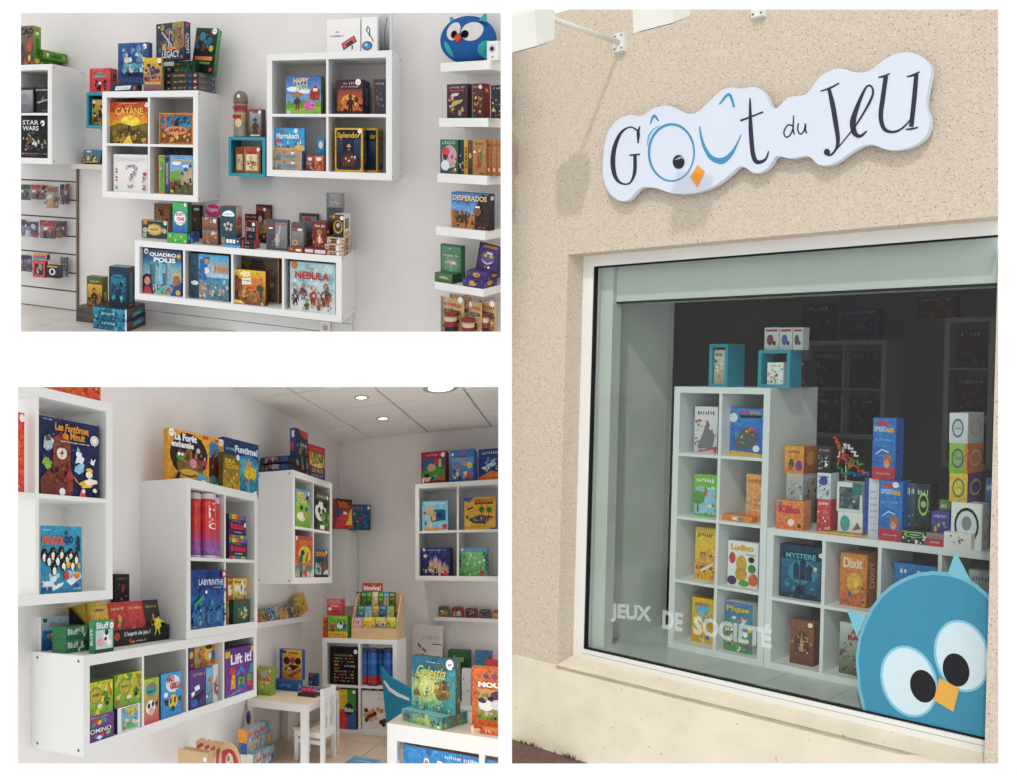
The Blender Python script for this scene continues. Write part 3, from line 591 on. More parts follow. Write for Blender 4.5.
pbox(f1,336.8,363,79.5,z,yC,'dark fantasy box with a glowing orange figure in the upper right cube',xs=370,body='#2c1c22',side='#22304e',F=BK,st=(.82,.92,.02),R=[('bg','#26375a','#1a2640'),('tv','DRAGONS',.3,.3,.75,.8,'#a8b4c8')])
pbox(f1,373,385.5,79,z,yC + .05,'dark grey box at the right end of the upper right cube',d=.12,body='#3a3640',L=[('bg','#b0602c','#7a3a24')],
     F=[('bg','#4a4650','#38343e'),('x',.2,.84,.9,.9,'#b8b8c0',3),('bl',7,14,.3,.2,.8,.7,['#6a6a74','#54545e','#7a7a84'],.1),('r',0,0,.12,1,'#8a4a2c')])
c0 = cC[(1,0)]; z = c0[2]
SPL = [('bg','#d8b02c','#c89c24'),('p',[(.06,.1),(.12,.05),(.88,.05),(.94,.1),(.94,.92),(.88,.96),(.12,.96),(.06,.92)],'#1c2030'),('gr',.08,.3,.3,.75,'#2c4068','#1a2438'),('gr',.7,.3,.92,.75,'#32486e','#1a2438'),('fig',.5,.1,.6,['#b89a80','#30242c','#241a1c']),('r',.34,.52,.66,.56,'#14100e'),('p',[(.2,.3),(.5,.42),(.8,.32),(.7,.14),(.3,.12)],'#5a3024'),('bl',141,10,.25,.25,.75,.4,['#c8d8e0','#7a4a34','#d8c8b0','#8a3a24'],.05),('t','Splendor',.1,.74,.92,.9,'#e0bc3c',.015)]
SPR = [('bg','#d8b02c','#c89c24'),('r',.14,.06,.86,.94,'#28304a'),('tv','SPLENDOR',.3,.2,.7,.75,'#c8a83a'),('e',.5,.86,.3,.06,'#8a6a5a')]
pbox(f1,334.8,362.6,128,z,yC,'yellow-edged jeweller box in front in the lower right cube',xs=368.6,body='#c89c24',F=SPL,R=SPR,st=(.9,.93,.015))
pbox(f1,366.3,377.3,128,z,yC + .10,'yellow-edged jeweller box behind the first one in the lower right cube',xs=384,body='#c89c24',F=[('bg','#d8b02c','#c89c24'),('r',0,.05,.9,.95,'#1c2436'),('t','dor',.35,.76,.85,.87,'#e0bc3c'),('gr',.3,.3,.85,.7,'#34507a','#1a2438')],R=SPR)
# on top
zt = zc1; yT = -dC + .10
pbox(f1,327,360.3,19,zt,yT,'white box with a red cassette drawn on it atop the pig-box shelf',d=.12,body='#ecebe9',
     F=[('bg','#efedec','#e8e6e4'),('x',.26,.60,.36,.66,'#3a3a3e',3),('x',.1,.48,.5,.55,'#3a3a3e',4),('p',[(.44,.3),(.82,.52),(.9,.34),(.5,.1)],'#3c3436'),('p',[(.47,.3),(.81,.49),(.86,.36),(.52,.15)],'#d8545c'),('p',[(.56,.27),(.76,.38),(.79,.32),(.6,.21)],'#3c3436'),('r',.74,.12,.78,.24,'#3c3436')])
pbox(f1,361.5,377.3,17,zt,yT - .01,'white box with a blue pendant drawn on it atop the pig-box shelf',d=.12,body='#eeedec',
     F=[('bg','#f0efee','#e9e8e6'),('e',.36,.2,.33,.13,'#4a443f'),('e',.36,.2,.26,.1,'#3a90c8'),('e',.3,.23,.12,.05,'#8cc8e8')] + [('p',[(u,w),(u + .07,w),(u2 + .07,w2),(u2,w2)],'#5a524a') for u,w,u2,w2 in ((.62,.3,.76,.34),(.7,.34,.5,.5),(.5,.5,.28,.62),(.28,.62,.36,.74),(.36,.74,.5,.66),(.5,.66,.46,.46))])
pbox(f1,379,391.5,13,zt,yT + .05,'grey framed picture of a hanging cord atop the pig-box shelf',d=.06,name='framed_picture',cat='picture',body='#d8d8d8',
     F=[('bg','#d9d8d6','#c9c8c6'),('gr',.02,.03,.84,.98,'#c8c8c8','#3e4044')] + [('p',[(u,w),(u + .06,w),(u2 + .06,w2),(u2,w2)],'#55504a') for u,w,u2,w2 in ((.62,.9,.45,.6),(.45,.6,.4,.3),(.4,.3,.5,.1),(.5,.1,.6,.02))])

# --- slatted panel with hanging packs (bottom left)
SLAT = mat('slat_panel','#cfcdca',.55,.25,3,.02)
ys = -.025
xr = f1.at(76,240,ys)[0]; xl = f1.at(5,240,ys)[0]
edges = [163,182,200.4,218.6,236.8,255,273.5,291.8,310.8]
zs = [f1.at(76,e,ys)[2] for e in edges]
root = empty('slat_wall_panel',f1,(xl,0,zs[-1]),'slatted white display panel with brown grooves at lower left','display panel'); o_ = (xl,0,zs[-1])
b = MB(); b.box(xl,xr + .012,ys + .012,0,zs[-1] - .006,zs[0]); b.build('back_board',f1,mat('groove_brown','#6a5040',.6,.2,6,.08),root,o_)
for i in range(8):
    b = MB(); b.box(xl,xr,ys,ys + .012,zs[i + 1] + .006,zs[i] - .006); b.build('slat',f1,SLAT,root,o_)
b = MB(); b.box(xr,xr + .012,ys - .001,0,zs[-1] - .006,zs[0]); b.build('edge_trim',f1,mat('trim_brown','#8c7866',.6,.2,6,.06),root,o_)
def hang_pack(x0,x1,yt,yb,label,cols,seed,cat='figure pack',depth=.10,name='blister_pack',cardc='#4c464c'):
    """toy figure pack: backing card, clear bubble, figure, hook"""
    yc = ys - depth; a = f1.at(x0,yt,yc); c = f1.at(x1,yb,yc); w = c[0] - a[0]; h = a[2] - c[2]
    rr = empty(name,f1,(a[0],yc,c[2]),label,cat); oo = (a[0],yc,c[2]); rnd = random.Random(seed)
    b = MB(); b.box(a[0],c[0],yc,yc + .003,c[2] + h * .0,a[2],cardc); art(b,b,[('r',.1,.75,.9,.93,cols[0]),('bl',seed,8,.05,.05,.95,.7,cols,.15)],np.array((a[0],yc,c[2])),np.array((1.,0,0)),np.array((0,0,1.)),np.array((0,-1.,0)),w,h); b.build('backing_card',f1,CARD,rr,oo)
    b = MB()
    fx = a[0] + w * .5; s_ = min(w,h) * .72
    b.lathe((fx,yc - .018,c[2] + h * .06),[(s_ * .38,0),(s_ * .42,h * .04),(s_ * .3,h * .07),(s_ * .34,h * .3),(s_ * .2,h * .42)],cols[1 % len(cols)],10)
    b.ellipsoid((fx,yc - .018,c[2] + h * .54),(s_ * .26,s_ * .26,h * .11),cols[2 % len(cols)],10,6); b.tube([(fx - s_ * .3,yc - .02,c[2] + h * .36),(fx - s_ * .7,yc - .028,c[2] + h * .22)],s_ * .12,cols[0],6); b.tube([(fx + s_ * .3,yc - .02,c[2] + h * .36),(fx + s_ * .65,yc - .028,c[2] + h * .5)],s_ * .12,cols[0],6)
    b.build('toy_figure',f1,PLAST,rr,oo)
    b = MB(); b.box(a[0] + w * .06,c[0] - w * .06,yc - .042,yc - .0008,c[2] + h * .03,c[2] + h * .72); b.build('clear_bubble',f1,CLEAR,rr,oo)
    b = MB(); b.tube([(fx,yc - .03,a[2] - h * .04),(fx,ys,a[2] - h * .04)],.0025,'#b8b8bc',6); b.build('hook',f1,PLAST,rr,oo)
RD = ['#b0302c','#3a3236','#d8d0c8','#c84a3c']; GD = ['#3a5a44','#2a3a30','#d8e0d8','#44504a']; BD = ['#3a4a7a','#b8bcc8','#b03030','#2a2c38']; TD = ['#8a5a44','#b08a68','#c8c0b4','#5a3a30']
hang_pack(16,30.5,184,200.3,'dark green hanging figure pack at the left end of the top row',GD,1)
hang_pack(31.2,40.5,184.5,199.5,'red hanging figure pack in the top row beside the dark green one',RD,2)
hang_pack(41.5,47,185,199,'narrow red hanging pack left of the tan pack in the top row',RD,3,depth=.06)
hang_pack(46.5,58.5,186,208.5,'tan hanging pack hanging lowest in the top row',TD,4,depth=.16,cardc='#8a7a72')
hang_pack(60,64.2,184,204.5,'narrow dark hanging pack in the top row',BD,5,depth=.05)
hang_pack(65,69,183.5,204,'narrow red hanging pack at the right end of the top row',RD,6,depth=.04)
hang_pack(14,25.5,219,232,'red hanging pack at the left end of the middle row',RD,7,depth=.04)
hang_pack(21.5,38.5,221,237.5,'wide hanging pack of red and blue figures in the middle row',BD,8,depth=.13)
hang_pack(40,55.5,220,239,'wide hanging pack of red and black figures in the middle row',RD,9,depth=.15)
hang_pack(56,61.8,221,238,'grey and red hanging pack right of the wide packs in the middle row',TD,10,depth=.07)
hang_pack(62.2,66.5,221,237,'narrow hanging pack at the right end of the middle row',RD,11,depth=.04)
hang_pack(14,31.5,254,272,'dark purple hanging pack at the left end of the bottom row',['#4a3a5a','#5a3038','#8a8aa0','#2a2a36'],12,depth=.08)
def rack_box(x0,x1,yt,yb,label,body,Fp,Rp,xs,name='card_box'):
    yc = ys - .16; a = f1.at(x0,yt,yc); c = f1.at(x1,yb,yc)
    d = abs(f1._lin((c[0],yc,c[2]),(0,1,0),0,xs)); d = min(d,.15)
    o = gbox(f1,(a[0],yc,c[2]),c[0] - a[0],d,a[2] - c[2],name,label,'card box',F=Fp,R=Rp,body=body)
    b = MB(); b.tube([((a[0] + c[0]) / 2,yc + d,a[2] - .01),((a[0] + c[0]) / 2,ys,a[2] - .01)],.003,'#b8b8bc',6); b.build('hook',f1,PLAST,o,(a[0],yc,c[2]))
rack_box(32.8,45,260.5,278,'bright red card box hanging in the bottom row','#d0402c',[('bg','#d8442e','#c83a28'),('r',.15,.15,.85,.85,'#2a2e38'),('bl',2,9,.25,.25,.75,.75,['#c8ccd8','#3a6aa0','#d0483a','#8a8a90'],.12)],[('bg','#c23a28','#a83222')],48)
rack_box(33.2,47,253.8,260,'orange and black card box lying on the red one','#c87a2c',[('bg','#d88a3a','#3a6a9a'),('x',.1,.4,.9,.7,'#3a2c24',3)],[('bg','#4a3c34','#3a302a')],50)
rack_box(46,58.5,265,278.5,'black card box with a white emblem hanging in the bottom row','#26262a',[('bg','#2c2c30','#1c1c20'),('e',.5,.5,.25,.28,'#d8d8da'),('e',.5,.5,.14,.18,'#26262a'),('r',.1,.86,.9,.97,'#d89a3a')],[('bg','#5a5c66','#3a3c44')],63)
hang_pack(60.5,68,257,277,'grey see-through hanging pack at the right end of the bottom row',['#6a6a74','#9a9aa4','#4a4a54'],14,depth=.06)

# --- floor, white planks and boxes on the floor
zf = f1.at(76,311,ys)[2]
TILE = mat('floor_tile','#cfcac2',.35,.35,3,.05)
fl = wall_quad('floor',f1,[(5,302),(375,344),(375,400),(5,400)],2,zf - .012,.05,mat('tile_grout','#a39d94',.8,.1,8,.05),(0,0,-1))
for i in range(-4,8):
    for j in range(-3,1):
        x0_,y0_ = i * .40 - .62,j * .40 + .02
        p = f1.px((x0_ + .2,y0_ + .2,zf))
        if p[1] < 296 or p[1] > 350 or p[0] < -30 or p[0] > 380 or y0_ + .4 > .03 + .4: continue
        b = MB(); b.box(x0_ + .003,x0_ + .397,y0_ + .003,min(y0_ + .397,-.001),zf - .012,zf)
        t_ = b.build('tile',f1,TILE,None,(x0_,y0_,zf)); t_.parent = fl; t_.location = (f1.W((x0_,y0_,zf)) - np.array(fl.location)).tolist()
PLK = mat('white_planks','#dad9d8',.55,.25,3,.02)
xp0 = f1.at(140,308,-.03)[0]; xp1 = f1.at(352,335,-.03)[0]
rb = empty('baseboard_back',f1,(xp0,0,zf),kind='structure'); o_ = (xp0,0,zf)
zz = zf
for i,hh in enumerate((.075,.07,.07)):
    b = MB(); b.box(xp0,xp1,-.03 + .004 * i,0,zz,zz + hh - .004); b.build('plank',f1,PLK,rb,o_); zz += hh
# wall socket under the long unit
ps = f1.at(325.5,327.5,-.036); r = empty('wall_socket',f1,tuple(ps),'small white wall socket beneath the long low shelf unit','socket')
b = MB(); b.box(ps[0] - .04,ps[0] + .04,-.042,-.03,ps[2] - .04,ps[2] + .04,'#e4e2de'); b.build('face_plate',f1,PLAST,r,tuple(ps))
b = MB(); b.lathe((ps[0],-.0415,ps[2]),[(.022,0),(.022,.0015)],'#a8a49e',16,(0,-1,0)); b.build('plug_hole',f1,PLAST,r,tuple(ps))

def flat_at(x0,x1,yt,yb,z,label,xs,body,Fp,Rp=(),side=None,top=None,**k):
    """a box lying on the surface z; its front bottom left corner seen at (x0,yb)"""
    a = f1.at(x0,yb,z,2); return pbox(f1,x0,x1,yt,z,a[1],label,xs=xs,body=body,F=Fp,R=Rp,side=side,top=top,**k)
TL = lambda s: [('bg','#2c90b0','#1c6a8c'),('r',0,.93,1,1,'#0c2c3e'),('r',0,0,1,.05,'#0c2c3e'),('e',.45,.5,.3,.33,'#14506c'),('x',.26,.36,.66,.64,'#8ad0dc',s),('bl',s,18,.02,.05,.98,.95,['#1c5a78','#3aa8c0','#124058'],.04),('r',.96,0,1,1,'#d8dce0')]
TR = [('bg','#5a4a48','#4a3c3c'),('p',[(.3,.2),(.9,.4),(.8,.75),(.35,.55)],'#2a86a8'),('x',.4,.35,.78,.55,'#8ad0dc',3)]
za_ = f1.at(94,328,-.3,1)[2]
yq = f1.at(93.2,328.0,zf,2)[1]
o1 = pbox(f1,93.2,126.8,317,zf,yq,'lower turquoise and brown flat box on the tiled floor',xs=145.5,body='#1c6a8c',side='#54464a',F=TL(3),R=TR)
zq = zf + .072
b1 = [o for o in (o1,)][0]
hq = o1.dimensions[2]
zq = f1.zat(318.5,f1.xat(93.2,yq,zf),yq)
pbox(f1,93.2,126.8,307.5,zq,yq,'upper turquoise and brown flat box of the floor stack',xs=145.0,body='#1c6a8c',side='#54464a',top='#3a3036',F=TL(5),R=TR)
zq2 = f1.zat(307.5,f1.xat(110,yq,zq),yq)
pbox(f1,109,127.6,267,zq2,yq + .06,'dark blue underwater box standing on the turquoise flat boxes',xs=134.8,body='#12283c',side='#40383c',top='#5a7a84',
     F=[('bg','#17344e','#0c1c30'),('gr',.1,.15,.9,.75,'#1e7a9a','#123c5c'),('e',.5,.78,.34,.07,'#1a4a66'),('x',.24,.75,.78,.81,'#6aa8b8',4),('bl',151,22,.1,.1,.9,.65,['#14506c','#2a9ab0','#0e2438','#1c3a54','#5ac0c8'],.09),('fig',.5,.15,.42,['#2a6a80','#0e2a3e','#0c1c2c'])],
     R=[('bg','#544644','#3c3234'),('r',.3,.1,.7,.85,'#2a7a98'),('x',.2,.02,.8,.06,'#d8d8d8',3)])
yq = f1.at(76,321.0,zf,2)[1]
o = pbox(f1,76.2,96,314.3,zf,yq,'lower dark olive flat box behind the turquoise floor stack',xs=104,body='#4c463c',F=[('bg','#5a5246','#463f35'),('r',.05,.25,.4,.75,'#3a4048')])
zq = f1.zat(314.3,f1.xat(86,yq,zf),yq)
pbox(f1,76.6,96,307.2,zq,yq,'upper dark olive flat box behind the turquoise floor stack',xs=104,body='#4c463c',top='#6a5a44',F=[('bg','#5a5246','#463f35'),('r',.05,.25,.4,.75,'#3a4048')])
zq = f1.zat(307.2,f1.xat(86,yq,zq),yq)
pbox(f1,86.8,102.6,277,zq,yq + .05,'golden detective box standing on the dark olive flat boxes',xs=108,body='#5a4a24',side='#3a3420',top='#6a6a4a',
     F=[('bg','#5a5a34','#3a2c18'),('gr',.04,.05,.96,.75,'#d8a83a','#7a5020'),('fig',.48,.05,.62,['#b08050','#241c14','#1a1410']),('x',.2,.8,.85,.9,'#c8c080',6),('bl',161,10,.05,.05,.95,.4,['#3a2814','#8a6424','#c89a3a'],.1)],
     R=[('bg','#7a6a2c','#2c2818'),('r',.2,.2,.8,.5,'#b8a03a')])

# --- boxes in the long low unit
yD = -dD + .05
c0 = cD[(0,0)]; z = c0[2]
pbox(f1,143,181.4,249.5,z,yD,'city-building box with skyscrapers and two faces in the first low cube',d=.07,body='#22386a',st=[(.09,.94,.02)],
     F=[('bg','#2a4478','#7ab8c8'),('gr',0,.3,1,.75,'#3a88a8','#b8d8c8'),('sky',5,.18,.22,.85,.72,['#5a7a8a','#8ab0b8','#3a5a74','#9ac8cc','#4a6a80']),('p',[(.4,.2),(.53,.2),(.5,.74),(.42,.74)],'#7ac0d4'),('bl',171,22,.25,.04,.8,.22,['#c85a3a','#5a9a4a','#d8c8a8','#4a7ab0','#8a4a6a'],.04),('p',[(0,0),(.28,0),(.26,.2),(.2,.42),(.1,.45),(0,.38)],'#4a2444'),('e',.12,.28,.08,.09,'#d89a80'),('p',[(.02,0),(.24,0),(.18,.16),(.06,.16)],'#b83a34'),('p',[(.72,0),(1,0),(1,.3),(.84,.24)],'#2c4a86'),('e',.88,.34,.1,.11,'#9a6a48'),('p',ell(.88,.44,.13,.07,12,0,math.pi),'#d8b03a'),('t','QUADRO',.18,.83,.88,.93,'#f2f2f0',.045),('t','POLIS',.3,.72,.86,.82,'#f2f2f0',.045),('r',.4,.95,.66,.97,'#c8603a'),('e',.94,.88,.055,.05,'#e0a828'),('e',.92,.08,.06,.06,'#e0a828')])
c0 = cD[(1,0)]; z = c0[2]
pbox(f1,190.5,228.8,254.5,z,yD,'blue harbour-city box with a climbing worker in the second low cube',d=.07,body='#2a4a5e',
     F=[('bg','#3a98d0','#5a8088'),('gr',0,0,.22,1,'#3a5a6a','#2a4050'),('gr',.22,.5,1,.98,'#4aa8dc','#a8d0e0'),('bl',181,40,.25,.06,.97,.42,['#8a9a98','#b8c0bc','#6a7a7c','#a88a74','#c8c8c0','#56686c'],.045),('p',[(.22,.45),(.4,.42),(.44,.75),(.36,.9),(.26,.88)],'#2c6aa8'),('e',.44,.86,.06,.06,'#c88a60'),('p',ell(.44,.9,.07,.04,10,0,math.pi),'#6a3a20'),('p',[(.4,.55),(.52,.62),(.5,.72),(.38,.7)],'#e0dcd4'),('e',.12,.35,.1,.05,'#d8d8d4'),('e',.34,.25,.06,.05,'#d8985a'),('e',.3,.14,.05,.05,'#c86a4a'),('t','NEW YORK',.56,.75,.98,.85,'#d8b070',.02),('t','1901',.62,.6,.97,.75,'#d8843a',.04)])
c0 = cD[(2,0)]; z = c0[2]
pbox(f1,236.5,279,256,z,yD + .11,'brown ornate-framed box at the back of the third low cube',d=.06,body='#6a4a34',
     F=[('bg','#8a6a48','#6a4c34'),('r',.05,.05,.95,.95,'#4a5a60'),('r',.1,.1,.9,.9,'#6a5238'),('bl',191,34,.12,.12,.88,.88,['#4a3424','#8a6a3a','#5a5a4a','#a8885a','#3a2c22','#7a3a2c'],.06),('p',[(.3,.72),(.7,.72),(.62,.92),(.38,.92)],'#3a2c2c'),('fr',.025,'#b89060')])
pbox(f1,231.5,265.5,270,z,yD - .015,'yellow and orange camel-desert box in front in the third low cube',xs=268,body='#7a4430',side='#5a3028',
     F=[('bg','#e0b83a','#7a4030'),('p',[(0,0),(.3,0),(.2,.3),(.3,.55),(.2,.8),(0,.85)],'#6a342c'),('e',.2,.55,.16,.2,'#8a4a34'),('e',.42,.88,.16,.08,'#f0e0a0'),('p',[(.35,.35),(.95,.45),(.9,.8),(.5,.75)],'#d8742c'),('bl',201,30,.3,.05,.95,.5,['#8a4a2c','#c88a3a','#5a2c2c','#d8b050','#4a5a3a','#6a3a44'],.05),('p',[(.32,.56),(.6,.6),(.58,.78),(.32,.76)],'#efe6d2'),('x',.36,.66,.56,.72,'#5a3a2a',4),('e',.84,.5,.1,.1,'#3a4a3a'),('p',[(.05,.02),(.4,.02),(.3,.1),(.02,.14)],'#e8d060')])
c0 = cD[(3,0)]; z = c0[2]
pbox(f1,290,335.2,263,z,yD,'white and pale blue box with red title and cartoon crew in the fourth low cube',d=.07,body='#b8c8d0',st=(.1,.93,.024),stc='#e0742c',
     F=[('bg','#a8d0d8','#d8dcdc'),('gr',0,.0,1,.3,'#c8d0d0','#e0e0de'),('bl',211,12,.02,.55,.98,.95,['#c8e0e4','#8ac0cc','#e0ecec'],.1),('t','NEBULA',.13,.66,.88,.82,'#b83a34',.035),('x',.4,.86,.56,.91,'#b83a34',4)] + [('fig',u,w,h,cs) for u,w,h,cs in ((.12,.1,.36,['#6a4a6a','#4a4a72','#3a2c44']),(.3,.22,.36,['#c88a6a','#8a4a44','#6a8a94']),(.52,.14,.4,['#d8a080','#a84a3c','#8a3a2c']),(.8,.12,.5,['#c88060','#6a4438','#a05a34']),(.38,.02,.24,['#8aa85a','#6a9a5a','#4a6a3a']),(.64,.03,.26,['#c87a5a','#b86a4a','#8a4a34']))] + [('bl',212,70,.05,.05,.95,.52,['#8a4a3c','#5a6a7a','#c89a7a','#a8b8b0','#6a3a34','#d8c0a8'],.03)])
# --- things on top of the long low unit
zt = zd1
def on(x0,x1,yt,yb,label,xs=None,**k):
    """stands on the long unit; front bottom seen at yb (fixes its depth)"""
    y = f1.at((x0 + x1) / 2,yb,zt,2)[1]; y = max(-dD + .005,min(-.04,y)); return pbox(f1,x0,x1,yt,zt,y,label,xs=xs,**k)
def ztop(yt,x0,y,z): return f1.zat(yt,f1.xat(x0,y,z),y)
on(154.2,171,203.8,226,'brown wooden-look box at the back left of the long unit',d=.03,body='#6a4c34',F=[('bg','#7a5a3c','#5a3e2a'),('r',.12,.15,.88,.85,'#8a6440'),('bl',1,12,.2,.2,.8,.8,['#a03a2c','#5a3a24','#b89058','#3a2a1c'],.1)])
on(141.4,168,220.5,238.8,'dark teal box with a golden emblem at the left end of the long unit',d=.06,body='#b08a3c',st=(.9,.88,.014),
   F=[('bg','#c09a48','#a8843a'),('r',.03,.04,.97,.96,'#22464c'),('p',ell(.5,.5,.3,.34,8),'#c8a042'),('p',ell(.5,.5,.24,.24,14),'#e0c878'),('x',.34,.42,.66,.58,'#5a4420',5),('e',.14,.45,.09,.14,'#c8b8a0'),('e',.86,.45,.09,.14,'#c8b8a0'),('e',.15,.86,.08,.12,'#e0742c'),('r',.05,.06,.2,.3,'#8ab0a8')])
yG = f1.at(178,244.3,zt,2)[1]; yG = max(yG,-dD + .005)
on_g = pbox(f1,167.4,187.2,233.2,zt,yG,'green and blue patterned flat box under the tall green box',xs=199,body='#4aa83c',side='#2c62b8',F=[('bg','#5ab844','#3f9a38')] + [('e',u,w,.06,.16,'#9ad08a') for u,w in ((.12,.7),(.4,.3),(.7,.65),(.9,.25))],R=[('bg','#3a74cc','#2858a8'),('bl',2,8,.1,.1,.9,.9,['#7aa8e8','#1c3f80','#a8c8f0'],.1)])
zg = ztop(233.2,178,yG,zt)
pbox(f1,172.6,187.4,202.6,zg,yG + .03,'tall green and blue box with pink scribbled title',d=.07,body='#3a9a4a',side='#2a6a3a',st=(.86,.93,.012),
     F=[('bg','#54b860','#2a5fb0'),('p',ell(.5,.48,.4,.24,9),'#eef2f4'),('t','JUST',.2,.54,.78,.66,'#d0356a',.03),('t','ONE',.3,.4,.8,.52,'#d0356a',.03),('x',.2,.3,.85,.36,'#e04a7a',5)])
on(187.8,200.5,205.3,236,'dark brown box behind the tall green box',d=.05,body='#3a2a26',F=[('bg','#4a3830','#2a1c1a'),('fig',.55,.1,.6,['#8a6048','#3a2c28','#2a1c18']),('r',.5,.85,.9,.92,'#d8d0c8'),('bl',4,8,.1,.1,.9,.7,['#5a4030','#6a3a2c','#30221e'],.12)])
yB = f1.at(210,244.8,zt,2)[1]; yB = max(yB,-dD + .01)
CH = lambda s: [('bg','#8a7068','#6a5048'),('p',[(.05,.25),(.45,.4),(.45,.7),(.1,.62)],'#a05a34'),('p',[(.55,.4),(.95,.25),(.92,.6),(.55,.7)],'#a05a34'),('bl',s,10,.05,.1,.95,.9,['#c8a890','#5a3a30','#b8702c','#d8c8b8'],.07)]
pbox(f1,202.4,218,230,zt,yB,'lower small brown patterned box in front of the pink bubble card',d=.06,body='#6a5048',F=CH(2))
pbox(f1,202.2,217.4,217.2,ztop(230,210,yB,zt),yB + .005,'upper small brown patterned box in front of the pink bubble card',d=.06,body='#6a5048',F=CH(6),st=(.82,.72,.014))
# pink speech-bubble card
yP = yB + .14; pc = f1.at(213,211,yP); zb_ = zt
r = empty('bubble_sign',f1,(pc[0],yP,zt),'pink speech-bubble sign standing behind the brown patterned boxes','sign'); o_ = (pc[0],yP,zt)
b = MB(); R_ = f1.xat(220.5,yP,pc[2]) - pc[0]
b.prism([(pc[0] + R_ * u,yP,pc[2] + R_ * .72 * w) for u,w in ell(0,0,1,1,22)],(0,.004,0),'#c02c6c'); b.build('bubble_card',f1,CARD,r,o_)
b = MB(); b.box(pc[0] - .012,pc[0] + .012,yP + .005,yP + .009,zt,pc[2]); b.build('stand',f1,CARD,r,o_)
b = MB(); v,f = text2d('Polygamy',.01,.2); b.mesh([(pc[0] - R_ * .8 + a * R_ * 1.55,yP - .002,pc[2] - .01 + q * .035) for a,q in v],f,'#f6d0e0'); b.build('lettering',f1,PAPER,r,o_)
yT_ = f1.at(232,248.2,zt,2)[1]; yT_ = max(yT_,-dD + .005)
pbox(f1,225,240.4,238,zt,yT_,'blue flat box with white squares under the dark teal cloud box',d=.1,body='#2a5a86',F=[('gr',0,.3,1,1,'#2c4a60','#2c4a60'),('r',0,0,1,.3,'#4a9ad8')] + [('r',.08 + i * .21,.45,.25 + i * .21,.85,'#eef0f2') for i in range(3)] + [('p',[(.78,.55),(.9,.68),(.78,.8)],'#eef0f2')])
pbox(f1,220.2,236,206.5,ztop(238,232,yT_,zt),yT_ + .02,'dark teal box with a white cloud on the blue flat box',xs=242,body='#2e4c58',side='#7a3038',
     F=[('bg','#34545f','#2a4450'),('p',[(.1,.7),(.3,.68),(.85,.68),(.92,.74),(.8,.82),(.6,.88),(.4,.86),(.2,.8)],'#f0f2f4'),('x',.22,.73,.78,.77,'#30424c',4)] + [('p',ell(u,w,.09,.06,10),'#b8b8b4') for u,w in ((.3,.4),(.5,.45),(.42,.28),(.7,.4),(.66,.27))] + [('e',.72,.33,.04,.03,'#c04a50')],
     R=[('bg','#d8c8b0','#6a2c3c'),('e',.5,.5,.45,.18,'#c03a3a'),('r',.3,.3,.9,.38,'#d8a03a')])
yR = f1.at(250,249.5,zt,2)[1]; yR = max(yR,-dD + .005); z = zt
for i in range(2):
    zn = ztop([245,240.8][i],250,yR,z)
    gbox(f1,(f1.xat(241.8,yR,z),yR,z),f1.xat(254,yR,z) - f1.xat(241.8,yR,z),.12,zn - z,'card_box',['lower','upper'][i] + ' black and red flat box under the upright red-edged box','card box',F=[('bg','#2a2426','#1c181a'),('r',0,0,.12,1,'#c8342c'),('x',.25,.25,.6,.75,'#b8b4b4',i + 2)],R=[('bg','#c23430','#a82c2a')],body='#241e20',side='#b8302c'); z = zn
pbox(f1,245.5,255.6,221.5,z,yR + .015,'upright black box with a red edge and silver letters',xs=258.5,body='#241c1e',side='#c8382e',st=(.8,.86,.012),
     F=[('bg','#2a2022','#161214'),('r',0,0,.08,1,'#c8382e'),('t','DICE',.12,.5,.92,.68,'#b8b8b8',.02),('r',.3,.18,.8,.32,'#1a2030'),('e',.5,.22,.15,.04,'#3a7ab8')])
on(245,257.5,214.3,240,'dark red box standing behind the black red-edged box',d=.04,body='#4a1e1c',F=[('bg','#5a2420','#341614'),('x',.1,.86,.9,.94,'#d8a08a',5),('p',[(.1,.7),(.9,.8),(.9,.74),(.1,.64)],'#b83a34')])
on(256,270.5,204.8,239,'tall dark box with two figures at the back of the long unit',d=.05,body='#3a2824',st=(.6,.88,.012),
   F=[('bg','#3a2624','#241816'),('r',.05,.84,.5,.95,'#a03a30'),('p',[(.6,.5),(.98,.5),(.98,.9),(.6,.9)],'#7a4a2c'),('fig',.28,.1,.68,['#c8a080','#5a6474','#3a2a24']),('fig',.62,.08,.6,['#b88a68','#b8862c','#4a3020']),('bl',221,8,.05,.05,.95,.4,['#5a2c24','#8a4a34','#a88a5a'],.08)])
on(266.3,288,219.5,250.3,'clear-fronted grey box with a small figure on the long unit',xs=290,body='#3c3c44',m=mat('shiny_print',None,.18,.5,30,.1),
   F=[('bg','#4a4a54','#34343c'),('gr',.42,.08,.95,.9,'#8a8a90','#6a6a70'),('p',[(.46,.15),(.6,.85),(.68,.85),(.56,.15)],'#a8a8ac'),('x',.08,.8,.92,.88,'#c83434',6),('r',.12,.68,.3,.74,'#f0f0f0'),('fig',.5,.15,.42,['#d8c0b0','#c8b0a8','#b8a090']),('bl',8,10,.1,.1,.4,.6,['#55555e','#62626c','#2c2c34'],.06)],R=[('bg','#28706c','#1c5450')])
yK = f1.at(295,253.8,zt,2)[1]; yK = max(yK,-dD + .005)
o = pbox(f1,288.4,303,247.3,zt,yK,'flat rusty-brown box under the clear-topped brown box',d=.1,body='#8a4428',F=[('bg','#9a5030','#7a3c24'),('r',.5,.3,.85,.7,'#e8e4e0'),('bl',3,6,.05,.2,.45,.8,['#b86a3a','#6a3420'],.06)])
